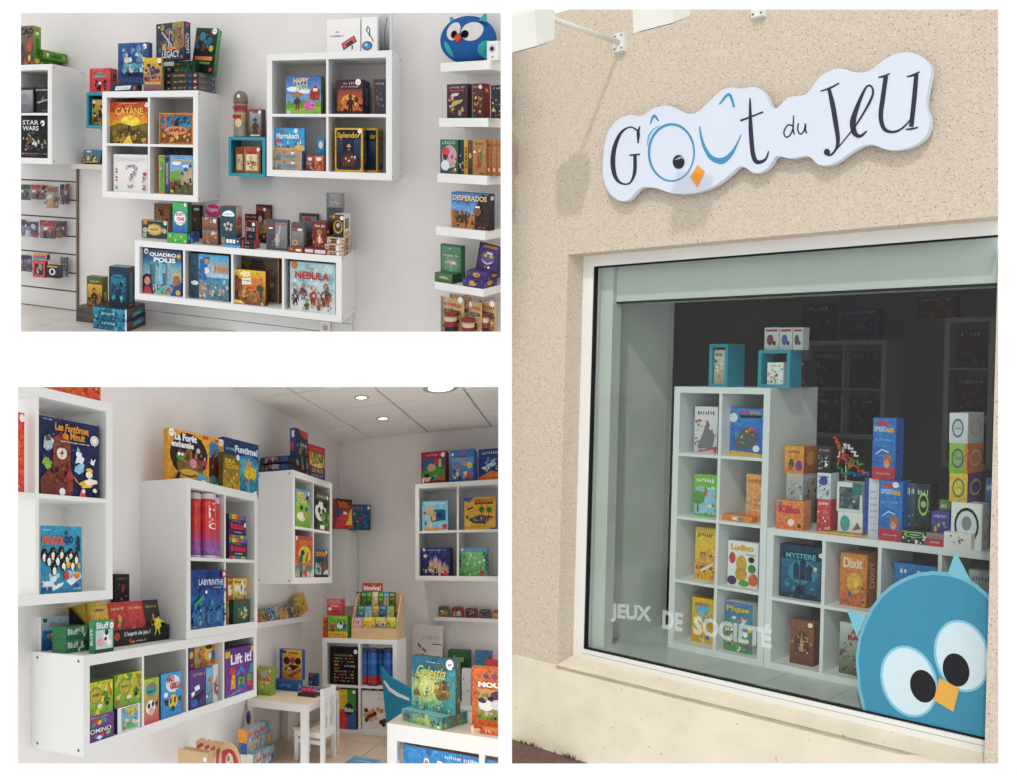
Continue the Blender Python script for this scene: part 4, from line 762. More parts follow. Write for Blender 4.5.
pbox(f1,291.2,304,222.5,ztop(247.3,295,yK,zt),yK + .02,'clear-fronted brown box with a gold coin design',xs=306.2,body='#4a3c38',m=MATS['shiny_print'],
     F=[('bg','#5a4640','#44403e'),('r',.02,.68,.4,.76,'#c03030'),('r',.5,.66,.86,.76,'#e4e0dc'),('gr',.05,.05,.95,.64,'#86807c','#5c5654'),('e',.3,.18,.22,.12,'#c8a078'),('e',.3,.18,.14,.08,'#8a6448')])
on(299.3,317.5,213.6,245,'tall dark box with a red patch behind the clear-fronted brown box',d=.05,body='#3a302c',F=[('bg','#443832','#2a2220'),('gr',.1,.45,.95,.92,'#7a8a9a','#3a4450'),('r',.3,.76,.62,.9,'#b82c34'),('r',.04,.5,.14,.98,'#8a5a34'),('bl',231,14,.2,.05,.95,.55,['#2c3848','#1c1a1c','#4a5a70','#c89a3a'],.09)])
yM = f1.at(315,256.3,zt,2)[1]; yM = max(yM,-dD + .005)
pbox(f1,303.8,326.2,248.5,zt,yM,'flat dark red box with white label strips on the long unit',d=.14,body='#6a2828',F=[('bg','#7a2c2c','#5e2222'),('r',.06,.25,.42,.8,'#d8cfc8'),('r',.5,.2,.96,.78,'#e8e2dc'),('x',.54,.35,.9,.6,'#4a3030',5)])
pbox(f1,312.3,326,221.8,ztop(248.5,315,yM,zt),yM + .02,'reddish-brown box with an orange costumed figure',xs=331.5,body='#6a2c26',side='#5a2622',
     F=[('bg','#7a302a','#5a241e'),('t','San Jin',.2,.78,.92,.9,'#e8e0d0',.015),('fig',.52,.06,.6,['#d8b090','#c8602c','#8a3a24']),('r',.46,.2,.6,.45,'#d8d4c8'),('e',.52,.62,.2,.1,'#b86a34'),('bl',9,8,.1,.05,.9,.3,['#d8743a','#a03a2c','#e0a05a'],.08)],R=[('bg','#74302a','#541f1c'),('e',.4,.62,.22,.06,'#d8d0c8')])
yU = -dD + .20
pbox(f1,326.5,341,207.5,zt,yU,'black clear-lidded case under the grey clear case',d=.08,name='clear_case',cat='case',body='#22262a',m=MATS['shiny_print'],F=[('bg','#343a3e','#1e2226'),('x',.2,.75,.8,.85,'#8a9094',3),('r',.05,.05,.12,.95,'#4c5458')])
pbox(f1,326.5,340.5,193.2,ztop(207.5,333,yU,zt),yU,'grey clear case on top at the right end of the long unit',xs=344.5,name='clear_case',cat='case',body='#84888a',m=MATS['shiny_print'],F=[('bg','#8c9092','#767a7c'),('r',0,0,.2,1,'#6a6e70'),('x',.3,.78,.95,.88,'#b4b8ba',4),('bl',4,8,.35,.2,.9,.5,['#c86a64','#d88a80','#a8aaac'],.08)])
yV = -dD + .012; z = zt
OW = lambda s: [('bg','#c8b8a4','#a89080'),('r',.22,.15,.55,.85,'#5a3a30'),('x',.26,.35,.52,.65,'#d8a848',s),('p',[(.58,.1),(.75,.1),(.7,.9),(.62,.9)],'#eceae8'),('bl',s,12,.0,.05,.98,.95,['#d89a34','#7a4a34','#e8dcd0','#4a3430','#b06a44'],.04)]
for i,(yt_,lb) in enumerate(((251.5,'bottom'),(244.5,'middle'),(237.8,'top'))):
    x0_,x1_ = ((325.5,344),(324.4,343.6),(325.2,343.8))[i]
    zn = ztop(yt_,335,yV,z)
    o = gbox(f1,(f1.xat(x0_,yV,z),yV + .012 * i,z),f1.xat(x1_,yV,z) - f1.xat(x0_,yV,z),.2,zn - z - .001,'card_box',lb + ' of three orange and white patterned flat boxes at the right end','card box',F=OW(i + 3),R=OW(i + 13),body='#a89080',side='#b8a494',top='#c8b090'); z = zn
pbox(f1,332.6,343.6,214.5,z,yV + .05,'upright orange, black and white box on the three patterned flat boxes',xs=350.2,body='#3a302c',side='#e0ddd8',st=[(.85,.85,.013)],
     F=[('bg','#4a3428','#2a2424'),('e',.1,.88,.12,.08,'#e0842c'),('p',ell(.5,.45,.42,.3,12),'#c89a2c'),('p',ell(.5,.47,.32,.24,12),'#4a3a38'),('e',.5,.52,.16,.1,'#c8b0a0'),('r',.2,.8,.8,.95,'#6a4428'),('r',.1,.02,.9,.14,'#2c2c34')],
     R=[('bg','#e8e6e2','#dcd8d2'),('r',.2,.35,.75,.8,'#6a4a3a'),('e',.5,.14,.4,.1,'#d89a3a'),('tv','GOLD',.35,.42,.65,.75,'#d8b050')])

# ------------------------------------------------------------------ thick shelves on the angled wall
SH = [((440.5,63.8),(490.3,59.1),72.7),((439,118.6),(488,117.6),127.2),((437.4,173.2),(486.9,176),181.9),((435.9,225.8),(484.9,231.6),234.4),((434.4,280.5),(483.5,290.4),287.8)]
dS = .28; shz = []
names = ['with the blue owl plush','with the dark red boxes','with the green turban box and tan boxes','with the western box','with the green and purple card boxes']
for i,(a,c,yb_) in enumerate(SH):
    pa = f1r.at(*a,-dS); pc = f1r.at(*c,-dS); zt_ = (pa[2] + pc[2]) / 2; zb_ = f1r.at(a[0],yb_,-dS)[2] + (zt_ - pa[2])
    b = MB(); b.box(pa[0],pc[0],-dS,-.002,zb_,zt_); tag(b.build('floating_shelf',f1r,LAM,None,(pa[0],0,zb_)),'thick white floating shelf ' + names[i],'shelf','thick shelves on the angled wall'); shz.append(zt_)
def sb(i,x0,x1,yt,y,label,xs=None,**k): return pbox(f1r,x0,x1,yt,shz[i],-dS + y,label,xs=xs,**k)
# owl plush
oc = f1r.at(468,40,-dS + .13); rz = oc[2] - shz[0]; rx = (f1r.at(494,40,-dS + .13)[0] - f1r.at(442.5,40,-dS + .13)[0]) / 2
rt_ = empty('owl_plush',f1r,(oc[0],oc[1],shz[0]),'round blue owl plush with white eyes on the top thick shelf','plush toy'); o_ = (oc[0],oc[1],shz[0])
b = MB(); b.ellipsoid(oc,(rx,rx * .62,rz * 1.0),'#2b5f9e',32,20)
b.v = [(x,y,max(z,shz[0] + .002)) for x,y,z in b.v]; b.build('body',f1r,FELT,rt_,o_)
def pad(name,px,py,rxp,rzp,col_,th,rot=0,lift=0.0,n=20,par=None):
    """felt piece hugging the front of the body"""
    q = f1r.at(px,py,oc[1] - rx * .5); b = MB(); L_ = []
    a = math.radians(rot); s_ = rx / 27.0
    for t in range(n):
        u,w = rxp * math.cos(2 * math.pi * t / n),rzp * math.sin(2 * math.pi * t / n)
        L_.append((u * math.cos(a) - w * math.sin(a),u * math.sin(a) + w * math.cos(a)))
    def surf(u,w):
        X = q[0] + u * s_; Z = q[2] + w * s_; k = 1 - ((X - oc[0]) / rx) ** 2 - ((Z - oc[2]) / rz) ** 2
        return np.array((X,oc[1] - rx * .62 * math.sqrt(max(k,.02)) - th - lift,Z))
    rings = [[surf(u * f_,w * f_) for u,w in L_] for f_ in (1,.75,.4)]
    c_ = surf(0,0)
    for i_ in range(2):
        for t in range(n): b.poly([rings[i_][t],rings[i_][(t + 1) % n],rings[i_ + 1][(t + 1) % n],rings[i_ + 1][t]],col_,True)
    for t in range(n):
        b.poly([rings[2][t],rings[2][(t + 1) % n],c_],col_,True)
        e0,e1 = rings[0][t],rings[0][(t + 1) % n]; b.poly([e0 + (0,th + .012,0),e1 + (0,th + .012,0),e1,e0],col_)
    return b.build(name,f1r,FELT,par or rt_,o_)
e1 = pad('eye_white',455,31.5,7.4,7.2,'#d9d7d2',.004,15); e2 = pad('eye_white',471.5,31.3,8.6,7.4,'#d9d7d2',.004,10)
pad('pupil',456.7,35,3.0,3.0,'#121318',.009,par=e1); pad('pupil',466.8,34.5,3.2,3.0,'#121318',.009,par=e2)
pad('beak',460.6,38.3,3.6,3.6,'#d8522a',.012,0,0,4)
pad('wing',448.5,49,3.2,6.5,'#3fa7a8',.004,30); pad('wing',480.5,48,4.4,7.5,'#3fa7a8',.005,-38)
for (bx0,bx1,tx,ty,by) in ((449,459,450,16.5,29),(478.5,485,484.5,13.3,20.5)):
    b = MB(); yy = oc[1] - rx * .3
    P_ = [f1r.at(bx0,by,yy),f1r.at(bx1,by - 3.5 if tx < 470 else by + 1,yy),f1r.at(tx,ty,yy)]; b.prism(P_,(0,.025,0),'#3fa7a8'); b.build('ear',f1r,FELT,rt_,o_)
# small white camera box beside it
o = sb(0,487,498.2,41,.02,'small white webcam standing beside the owl plush',d=.04,name='webcam',cat='webcam',body='#e2e2e0',F=[('e',.45,.6,.34,.22,'#c4c4c4'),('e',.45,.6,.18,.12,'#17171a'),('e',.5,.18,.1,.07,'#9a9a9c')])
DKR = lambda s,a,b_: [('bg',a,b_),('bl',s,22,.1,.08,.9,.75,['#c8a85a','#7a3a34','#3a3444','#a88a6a','#8a2c2c','#4a5a4a'],.08),('x',.12,.86,.88,.94,'#b8a8b0',s)]
sb(1,447,467.6,84,.03,'dark purple-brown box with silver picture on the second thick shelf',xs=472,body='#3c2a34',F=DKR(3,'#4a3440','#34242c') + [('r',.15,.78,.85,.83,'#a03a34'),('p',[(.2,.62),(.55,.66),(.6,.74),(.25,.72)],'#c8c8cc'),('p',[(.15,.3),(.7,.45),(.8,.55),(.3,.5)],'#b8a86a')],R=[('bg','#2a1e26','#1c1418')])
sb(1,472.4,483.4,83.5,.01,'gold and red box with a red spine on the second thick shelf',xs=490,body='#5a2a2c',side='#7a2030',st=(.75,.9,.012),F=DKR(5,'#5a342c','#3a201c') + [('bl',6,14,.15,.1,.85,.6,['#d8b45a','#b88a3a','#c84a34','#8a9a5a'],.1)],R=[('bg','#8a2434','#641a26'),('r',.3,.75,.7,.85,'#c8a040')])
sb(1,491,506,85,.005,'dark box at the right end of the second thick shelf',d=.06,body='#22262c',F=DKR(9,'#2c3238','#1a1e22'))
sb(2,440.2,458,139.5,.03,'green box with a red-turbaned bearded figure on the third thick shelf',d=.05,body='#2c5a44',F=[('bg','#3a7050','#2a5640'),('p',ell(.52,.5,.42,.34,16),'#c89ab0'),('bl',5,14,.3,.12,.9,.6,['#5a8a4a','#c84a5a','#d8a06a','#8a4a34','#e0c8d0'],.07),('e',.3,.24,.24,.15,'#d8dce8'),('e',.3,.52,.14,.12,'#5a3024'),('e',.32,.66,.22,.1,'#c83434'),('t','LINGO',.14,.86,.86,.96,'#a8d0b0',.015),('r',.68,.05,.9,.1,'#c83a3a')])
sb(2,459.2,463.6,139.8,.04,'dark teal box spine right of the green turban box',d=.16,body='#23343a',F=[('bg','#2c4248','#1c2a2e'),('bl',3,8,.1,.1,.9,.9,['#8a3a34','#3a6a7a','#c8b8a0'],.25)])
sb(2,464,467.8,140,.03,'yellow box spine on the third thick shelf',d=.16,body='#b8963a',F=[('bg','#c8a444','#a8842c'),('tv','FABLES',.25,.2,.8,.8,'#3a2c14')])
sb(2,468.2,472.3,140.2,.03,'dark brown box spine left of the tan storybook box',d=.16,body='#5a4630',F=[('bg','#6a5238','#3a2c20'),('e',.5,.55,.35,.08,'#c8a860')])
TAN = [('bg','#b08250','#9a6e40'),('bl',15,14,.1,.05,.9,.9,['#a87a48','#c0945e','#94683c'],.1),('p',[(.3,.2),(.6,.2),(.62,.6),(.42,.62)],'#a83a2c'),('p',[(.5,.4),(.72,.42),(.7,.72),(.52,.66)],'#5a7a3a'),('e',.52,.7,.1,.05,'#c8906a'),('r',.08,.62,.26,.68,'#eee'),('x',.2,.84,.85,.92,'#7a5430',3),('r',.55,.04,.85,.07,'#4a3420')]
sb(2,472.6,486,139.5,.01,'tan storybook box with a red and green figure on the third thick shelf',d=.16,body='#a07444',F=TAN)
for i,(x0_,x1_) in enumerate(((486.3,491.4),(491.8,496.8),(497.2,502))):
    sb(2,x0_,x1_,139.3 - .2 * i,.03,['first','second','last'][i] + ' of three tan box spines at the right of the third thick shelf',d=.15,body='#8a5a34',F=[('bg','#a87446','#8a5a34'),('x',.1,.78,.9,.88,'#5a3a22',i),('e',.5,.2,.32,.08,'#c84a3a'),('e',.5,.16,.2,.05,'#d8c060')])
sb(3,451.4,488.6,193,.03,'western desert box with cowboys on the fourth thick shelf',xs=494.5,body='#4a3428',side='#2a2a2c',F=[('bg','#3a7ac0','#9a6a3c'),('gr',0,.35,.62,.8,'#3f86c8','#8ab0d0'),('p',[(0,0),(1,0),(1,.3),(.5,.4),(.3,.36),(0,.5)],'#a8743e'),('p',[(.62,0),(1,0),(1,.95),(.8,.98),(.66,.6)],'#3a2a24'),('bl',241,22,.05,.1,.6,.42,['#6a4428','#8a5a34','#c8965a','#4a3020'],.04)] + [('fig',u,.15,.36,['#8a5a3c','#4a3424','#5a3a22']) for u in (.18,.3,.42)] + [('sky',3,0,.3,.2,.55,['#8a5a34','#a8744a']),('e',.72,.5,.1,.12,'#7a5038'),('t','DESPERADOS',.06,.78,.97,.93,'#e0c890',.03),('x',.2,.72,.5,.76,'#8a4a2c',3),('r',.66,.6,.78,.65,'#f0f0ee'),('x',.74,.05,.93,.09,'#d8742c',2)],R=[('bg','#3a3a3c','#1c1c1e'),('e',.6,.88,.3,.06,'#c8c8cc')])
# card boxes on the fifth shelf
o = pbox(f1r,434.8,452.2,273.5,shz[4],-dS + .005,'dark green flat card box lying at the left of the lowest thick shelf',xs=465.5,name='card_box',cat='card box',body='#46683c',F=[('bg','#54784a','#3c5c34'),('p',ell(.5,.4,.3,.3,12,0,math.pi),'#9ab88a')],top='#3f6a4a',side='#2f4a2a')
zz = f1r.zat(273.5,f1r.xat(443,-dS + .005,shz[4]),-dS + .005)
pbox(f1r,440.6,461.5,245,shz[4],-dS + .10,'green card box with a pink umbrella tree on the lowest thick shelf',d=.04,name='card_box',cat='card box',body='#3a6a4c',
     F=[('bg','#5a8e70','#467a5a'),('fr',.05,'#3c6a4a'),('e',.5,.42,.36,.3,'#659a7a'),('x',.1,.66,.9,.74,'#d0d8c8',4),('p',ell(.5,.44,.3,.14,12,0,math.pi),'#c89a94'),('e',.62,.5,.1,.04,'#e4dcd8'),('r',.48,.24,.52,.46,'#b8c0a8'),('e',.46,.12,.06,.04,'#c83a3a'),('e',.46,.12,.03,.02,'#f0f0f0'),('r',.4,.88,.55,.91,'#8ab89a')])
PUR = lambda s: [('bg','#4e3c78','#3c2c60'),('p',ell(.5,.5,.2,.3,10),'#c89a34'),('bl',s,9,.05,.1,.95,.9,['#6a549a','#38285a','#7a62a8'],.06)]
o = pbox(f1r,462.8,482.5,279,shz[4],-dS + .004,'lower purple flat card box on the lowest thick shelf',xs=497,name='card_box',cat='card box',body='#46346c',F=PUR(2),R=PUR(3))
zz = f1r.zat(279,f1r.xat(470,-dS + .004,shz[4]),-dS + .004)
pbox(f1r,466.8,486.5,271,zz,-dS + .03,'upper purple flat card box on the lowest thick shelf',xs=502,name='card_box',cat='card box',body='#46346c',F=PUR(4),R=PUR(5))
zz = f1r.zat(271,f1r.xat(472,-dS + .03,zz),-dS + .03)
pbox(f1r,475.5,497,243.5,zz,-dS + .09,'purple card box with yellow cat eyes tilted on the flat purple boxes',d=.035,name='card_box',cat='card box',lean=10,roll=6,body='#3e2e62',
     F=[('bg','#4c3a78','#3a2a5c'),('fr',.05,'#2e2048'),('e',.48,.5,.32,.26,'#5e5480'),('p',[(.2,.4),(.5,.3),(.78,.42),(.7,.34),(.5,.24),(.28,.3)],'#b8b4c8'),('e',.36,.56,.09,.06,'#d8b02c'),('e',.62,.56,.09,.06,'#d8b02c'),('r',.4,.63,.66,.7,'#e0dce8'),('t','JABBERY',.2,.82,.9,.95,'#d89a2c',.02),('e',.42,.16,.06,.04,'#c83a3a'),('e',.58,.16,.06,.04,'#e8e8e8')])
# hanging packs with red-lidded tubs below the lowest shelf
def tub_pack(x0,x1,yt,tx0,tx1,ty,y,label,st=None,tub=True):
    yc = -dS + y; a = f1r.at(x0,yt,yc); c = f1r.at(x1,345,yc); w = c[0] - a[0]; h = a[2] - c[2]; oo = (a[0],yc,c[2])
    rr = empty('tub_pack',f1r,oo,label,'toy pack')
    b = MB(); tb = MB(); b.box(a[0],c[0],yc,yc + .003,c[2],a[2],'#b89468')
    art(b,tb,[('bg','#c8a470','#b08a58'),('bl',int(x0),18,.1,.1,.9,.7,['#8a6a4a','#4a3a38','#d8c8a8','#6a3a34'],.1),('x',.12,.8,.88,.9,'#b83a3c',4),('r',.15,.66,.85,.74,'#4a5058'),('x',.25,.68,.7,.72,'#c8c8c8',3),('r',0,0,.1,1,'#8a7a64')],np.array((a[0],yc,c[2])),np.array((1.,0,0)),np.array((0,0,1.)),np.array((0,-1.,0)),w,h); b.build('backing_card',f1r,CARD,rr,oo)
    if tub:
        p0 = f1r.at(tx0,ty,yc - .03); p1 = f1r.at(tx1,ty,yc - .03); r_ = (p1[0] - p0[0]) / 2 * .82; cx_ = (p0[0] + p1[0]) / 2; z0 = c[2]
        b = MB(); b.lathe((cx_,yc - .005 - r_,z0),[(r_,0),(r_,p0[2] - z0 - .012)],'#a8845e',20); tu = b.build('tub',f1r,PLAST,rr,oo)
        b = MB(); b.lathe((cx_,yc - .005 - r_,p0[2] - .012),[(r_ * 1.06,0),(r_ * 1.06,.012),(r_ * .9,.015)],'#8f2428',20); b.build('tub_lid',f1r,PLAST,tu,oo)
        b = MB(); b.lathe((cx_,yc - .005 - r_,p0[2] - .105),[(r_ * 1.01,0),(r_ * 1.01,.03),(r_ * 1.01,.06),(r_ * 1.01,.085)],'#a8343a',20,cols=['#2e2c30','#8f2c32','#c8b8a4','#6a3a34']); b.build('tub_label',f1r,CARD,tu,oo)
    if st:
        q = f1r.at(st[0],st[1],yc); b = MB(); b.lathe((q[0],yc - .0015,q[2]),[(.019,0),(.019,.001)],'#f2f2f0',16,(0,-1,0)); b.build('price_sticker',f1r,PAPER,rr,oo)
    b = MB(); b.tube([((a[0] + c[0]) / 2,yc - .02,a[2] - .008),((a[0] + c[0]) / 2,0,a[2] - .008)],.003,'#b8b8bc',6); b.build('hook',f1r,PLAST,rr,oo)
tub_pack(441,464,296,446,458.5,311,.03,'front-left hanging pack with a red-lidded tub under the thick shelves',(460.5,300))
tub_pack(468,482,300.5,463.5,476,317,.06,'middle hanging pack with a red-lidded tub under the thick shelves',(470,305))
tub_pack(479.5,496.5,299.5,482,488.5,314,.10,'right hanging pack with a red-lidded tub under the thick shelves',(492,304))
tub_pack(450,472,293.5,0,0,0,.16,'hanging card behind the front-left tub pack',tub=False)
finish_set(RECT1)
# ================================================================== CORNER 2: room with shelves along the left and far walls
f2 = Frame(ray(600,575),ray(-950,566),CAM + ray(187,560) * 4.6)
xcor = float(f2.at(339,450,0)[0])
f2b = Frame(-ray(-950,566),ray(600,575),f2.W((xcor,0,0)))       # far wall: X to the right, Y away
RECT2 = (18,387,498.3,763.4)
WALL2 = mat('painted_wall_room','#ece8e6',0.85,0.1,2.2,0.03,0.08,120)
ZC = 1.085; ZF = -1.25
wall_quad('wall_left',f2,[(5,380),(352,380),(352,775),(5,775)],1,0.0,0.08,WALL2,(0,1,0))
b = MB(); b.prism([(-.0,0,ZF - .05),(2.3,0,ZF - .05),(2.3,0,ZC + .1),(0,0,ZC + .1)],(0,.08,0),'#fff'); tag(b.build('wall_far',f2b,WALL2,None,(0,0,ZF)),kind='structure')
# ceiling of square panels
CEIL = mat('ceiling_panel','#f4eee8',0.9,0.05,40,0.03,0.1,150)
ce = MB(); ce.box(-.05,2.4,-4.2,.05,ZC + .012,ZC + .06); ceil = ce.build('ceiling',f2b,mat('ceiling_grid','#c4bdb6',0.9,0.05),None,(0,0,ZC)); tag(ceil,kind='structure')
gx = float(f2b.at(375,440.6,ZC,2)[0]); gy = float(f2b.at(383,404,ZC,2)[1])
for i in range(-1,4):
    for j in range(-8,3):
        x0_,y0_ = gx + (i - 0) * .6,gy + j * .6
        xa_,xb_,ya_,yb_ = max(x0_ + .011,0),min(x0_ + .589,2.35),max(y0_ + .011,-4.2),min(y0_ + .589,0)
        if xb_ - xa_ < .02 or yb_ - ya_ < .02: continue
        b = MB(); b.box(xa_,xb_,ya_,yb_,ZC,ZC + .012); t_ = b.build('ceiling_panel',f2b,CEIL,None,(xa_,ya_,ZC)); t_.parent = ceil; t_.location = (f2b.W((xa_,ya_,ZC)) - np.array(ceil.location)).tolist()
def downlight(px,py,r_,label):
    q = f2b.at(px,py,ZC,2); o_ = tuple(q); r = empty('downlight',f2b,o_,label,'ceiling light')
    b = MB(); b.lathe((q[0],q[1],ZC - .0),[(r_ * 1.3,0),(r_ * 1.3,-.006),(r_,-.007),(r_,0)],'#b8b0a4',24); b.build('trim_ring',f2b,PLAST,r,o_)
    b = MB(); b.lathe((q[0],q[1],ZC - .003),[(r_ * .92,0),(r_ * .92,-.002)],'#fff4de',24); b.build('lens',f2b,mat('lamp_lens','#fff4de',.4,.2,emit=('#fff0d8',2.5)),r,o_)
    L_ = bpy.data.lights.new('downlight_lamp','SPOT'); L_.energy = 22; L_.spot_size = math.radians(95); L_.spot_blend = .8; L_.color = (1,.93,.82); L_.shadow_soft_size = .05
    lo = bpy.data.objects.new('downlight_lamp',L_); col.objects.link(lo); lo.location = (f2b.W((q[0],q[1],ZC - .02)) - f2b.W(o_)).tolist(); lo.parent = r
downlight(361.5,397,.045,'small round downlight nearest the left edge of the ceiling'); downlight(383,418,.045,'small round downlight nearest the far wall'); downlight(440.5,387.5,.10,'larger round downlight cut off at the top edge')
# floor
FT2 = mat('beige_floor_tile','#cdb8a2',.35,.35,4,.06)
b = MB(); b.box(0,2.3,-3.4,0,ZF - .06,ZF - .01); fl2 = b.build('floor',f2b,mat('beige_grout','#9a8a78',.8,.1,8,.05),None,(0,0,ZF)); tag(fl2,kind='structure')
for i in range(6):
    for j in range(9):
        x0_,y0_ = i * .4 + .02,-.36 - j * .4
        if f2b.px((x0_ + .4,y0_ + .4,ZF))[1] > 790: continue
        b = MB(); b.box(max(0,x0_ + .003),x0_ + .397,y0_ + .003,min(0,y0_ + .397),ZF - .01,ZF); t_ = b.build('tile',f2b,FT2,None,(x0_,y0_,ZF)); t_.parent = fl2; t_.location = (f2b.W((x0_,y0_,ZF)) - np.array(fl2.location)).tolist()

# ---------------- shelf units on the left wall
LAM2 = mat('white_laminate_room','#e8e8e5',0.45,0.25,3,0.015)
dU = .34
f2a = Frame(ray(725,549),ray(-950,566),f2.W(f2.at(112,500,0)))
ux1 = (f2a.at(111.6,403.7,-dU)[0] + f2a.at(113.7,598.9,-dU)[0]) / 2; uz1 = float(f2a.at(112,403.7,-dU)[2]); uz0 = float(f2a.at(113,598.9,-dU)[2])
udv = float(f2a.at(37.3,500,-dU)[0]); uw = 2 * (ux1 - udv)
kA = shelf_unit(f2a,ux1 - uw,ux1,uz0,uz1,dU,2,2,'large white cube shelf unit at the upper left with the dark blue ghost box',caps='',to=.038,m=LAM2)
bx0,bx1 = float((f2.at(187.1,478,-dU)[0] + f2.at(185.8,636.5,-dU)[0]) / 2),float((f2.at(260,495.2,-dU)[0] + f2.at(255,625.4,-dU)[0]) / 2)
bz1,bz0 = .383,-.373
cx0,cx1,cz1,cz0 = float(f2.at(83.3,656.3,-dU)[0]),float((f2.at(257.5,628.8,-dU)[0] + f2.at(256,693.7,-dU)[0]) / 2),-.391,-.778
kC = shelf_unit(f2,cx0,cx1,cz0,cz1,dU,4,1,'long low white shelf unit of four cubes below the tube shelf',caps='L',m=LAM2)
kB = shelf_unit(f2,bx0,bx1,cz1 + .001,bz1,dU,2,2,'white four-cube shelf unit with red tubes standing on the long unit',caps='',m=LAM2)
ex0,ex1 = float(f2.at(292.7,469,-dU)[0]),float((f2.at(334,484.4,-dU)[0] + f2.at(330,582.9,-dU)[0]) / 2)
kD = shelf_unit(f2,ex0,ex1,-.14,.596,dU,2,2,'white four-cube shelf unit with the panda and sheep boxes',caps='L',m=LAM2)

# ---------------- contents of the upper left unit
YA = -dU + .02
def ua(x0,x1,yt,cell,label,y=0.0,**k): return pbox(f2a,x0,x1,yt,kA[cell][2],YA + y,label,**k)
GH = [('bg','#2c3058','#262a50'),('bl',301,20,.05,.3,.98,.95,['#f0f0e8','#e8e8f0'],.008),('p',[(.18,0),(.5,0),(.48,.68),(.5,.7),(.47,.76),(.36,.8),(.22,.76),(.2,.68)],'#7a4030'),('p',[(.2,.72),(.34,.84),(.5,.72)],'#9a3c34'),('bl',302,26,.2,.02,.48,.6,['#6a3426','#8a4c38','#5a2c22','#96584a'],.03),('r',.2,.42,.48,.68,'#84493a'),('e',.34,.55,.1,.095,'#5a2c22'),('e',.34,.55,.085,.08,'#e0d8c8'),('p',[(.3,.54),(.35,.6),(.37,.55),(.33,.53)],'#c02c44'),('r',.335,.5,.345,.56,'#3a2420'),('r',.24,.3,.28,.36,'#2a1814'),('r',.38,.26,.42,.32,'#2a1814'),('r',.3,.14,.34,.2,'#2a1814'),
      ('r',0,0,.5,.2,'#6e3a2c'),('p',[(0,.2),(.14,.34),(.2,.2)],'#7a4436'),('r',.42,.05,.52,.24,'#8a4034'),('p',[(.4,.24),(.47,.38),(.54,.24)],'#a83c38'),('p',[(.04,.6),(.1,.56),(.18,.6),(.2,.7),(.14,.77),(.06,.74)],'#a8bcc8'),('p',[(.08,.68),(.16,.7),(.15,.76),(.07,.75)],'#6a4a3a'),('p',[(.02,.4),(.06,.5),(.14,.44),(.18,.36),(.1,.32)],'#8ab84a'),
      ('p',[(.54,.34),(.62,.3),(.7,.34),(.72,.44),(.66,.46),(.56,.4)],'#8ac4e0'),('p',[(.56,.44),(.62,.46),(.68,.44),(.72,.52),(.64,.56),(.58,.52)],'#dfe8ee'),('e',.62,.57,.05,.045,'#eef2f4'),('p',[(.58,.6),(.66,.6),(.6,.67)],'#8ac4e0'),('p',[(.82,.46),(.88,.44),(.92,.54),(.86,.5),(.84,.54)],'#e4e8ec'),
      ('p',[(.52,.28),(.58,.2),(.68,.12),(.84,.14),(.88,.2),(.74,.24),(.62,.18)],'#e8c02c'),('p',[(.7,.2),(.78,.16),(.95,.2),(.94,.24),(.8,.26)],'#f0e8d8'),('e',.8,.31,.06,.05,'#f4ecd8'),('p',ell(.8,.35,.07,.05,10,0,math.pi),'#e8b830'),('p',[(.62,.0),(.74,.0),(.72,.08),(.66,.1)],'#d84a5a'),('e',.7,.08,.03,.03,'#f0e0d8'),('e',.34,.05,.05,.05,'#e4e8ea'),('r',.88,.0,.99,.12,'#20222c'),('e',.9,.1,.04,.03,'#e8e8e8'),
      ('t','Les Fantômes',.22,.84,.78,.94,'#e0982c',.03),('t','de Minuit',.34,.74,.72,.84,'#e0982c',.03),('x',.3,.695,.8,.72,'#e8e4e0',6),('e',.89,.78,.075,.07,'#ece8e4'),('e',.89,.78,.055,.05,'#c88a7a'),('e',.89,.78,.045,.042,'#ece8e4'),('x',.02,.95,.16,.97,'#d0d0d8',2)]
ua(39.6,99,421,(1,1),'dark blue ghost box with a clock tower in the upper left unit',F=GH,body='#262a50',d=.07,side='#20244a')
ua(-20,24.3,409,(0,1),'orange-red box partly cut off at the left edge',F=[('bg','#d8502c','#c84428'),('bl',305,30,.5,.05,.98,.8,['#8a3a24','#e8c05a','#c8b8a0','#6a4a34','#a8302c','#e8e0d0'],.02),('e',.93,.93,.06,.05,'#eee8e4')],body='#c84428',d=.07)
PENG = [('bg','#3a98bc','#2c86ac'),('bl',311,10,.05,.1,.95,.3,['#a8d0e0','#d8e8ee','#8ac0d4'],.1),('p',[(.02,.2),(.3,.12),(.55,.16),(.5,.1),(.3,.04),(.08,.14)],'#dfeaf0'),('p',[(.6,.18),(.95,.3),(.98,.22),(.72,.1)],'#dfeaf0')]
for u,w in ((.08,.5),(.28,.52),(.48,.53),(.7,.5),(.84,.45),(.18,.44),(.38,.44),(.6,.45),(.3,.3),(.52,.36),(.74,.36)):
    PENG += [('e',u,w + .06,.075,.1,'#17181c'),('e',u + .01,w + .03,.045,.06,'#e8e8e4'),('e',u + .01,w + .13,.05,.035,'#17181c'),('p',[(u,w + .12),(u + .05,w + .115),(u + .01,w + .1)],'#e0842c')]
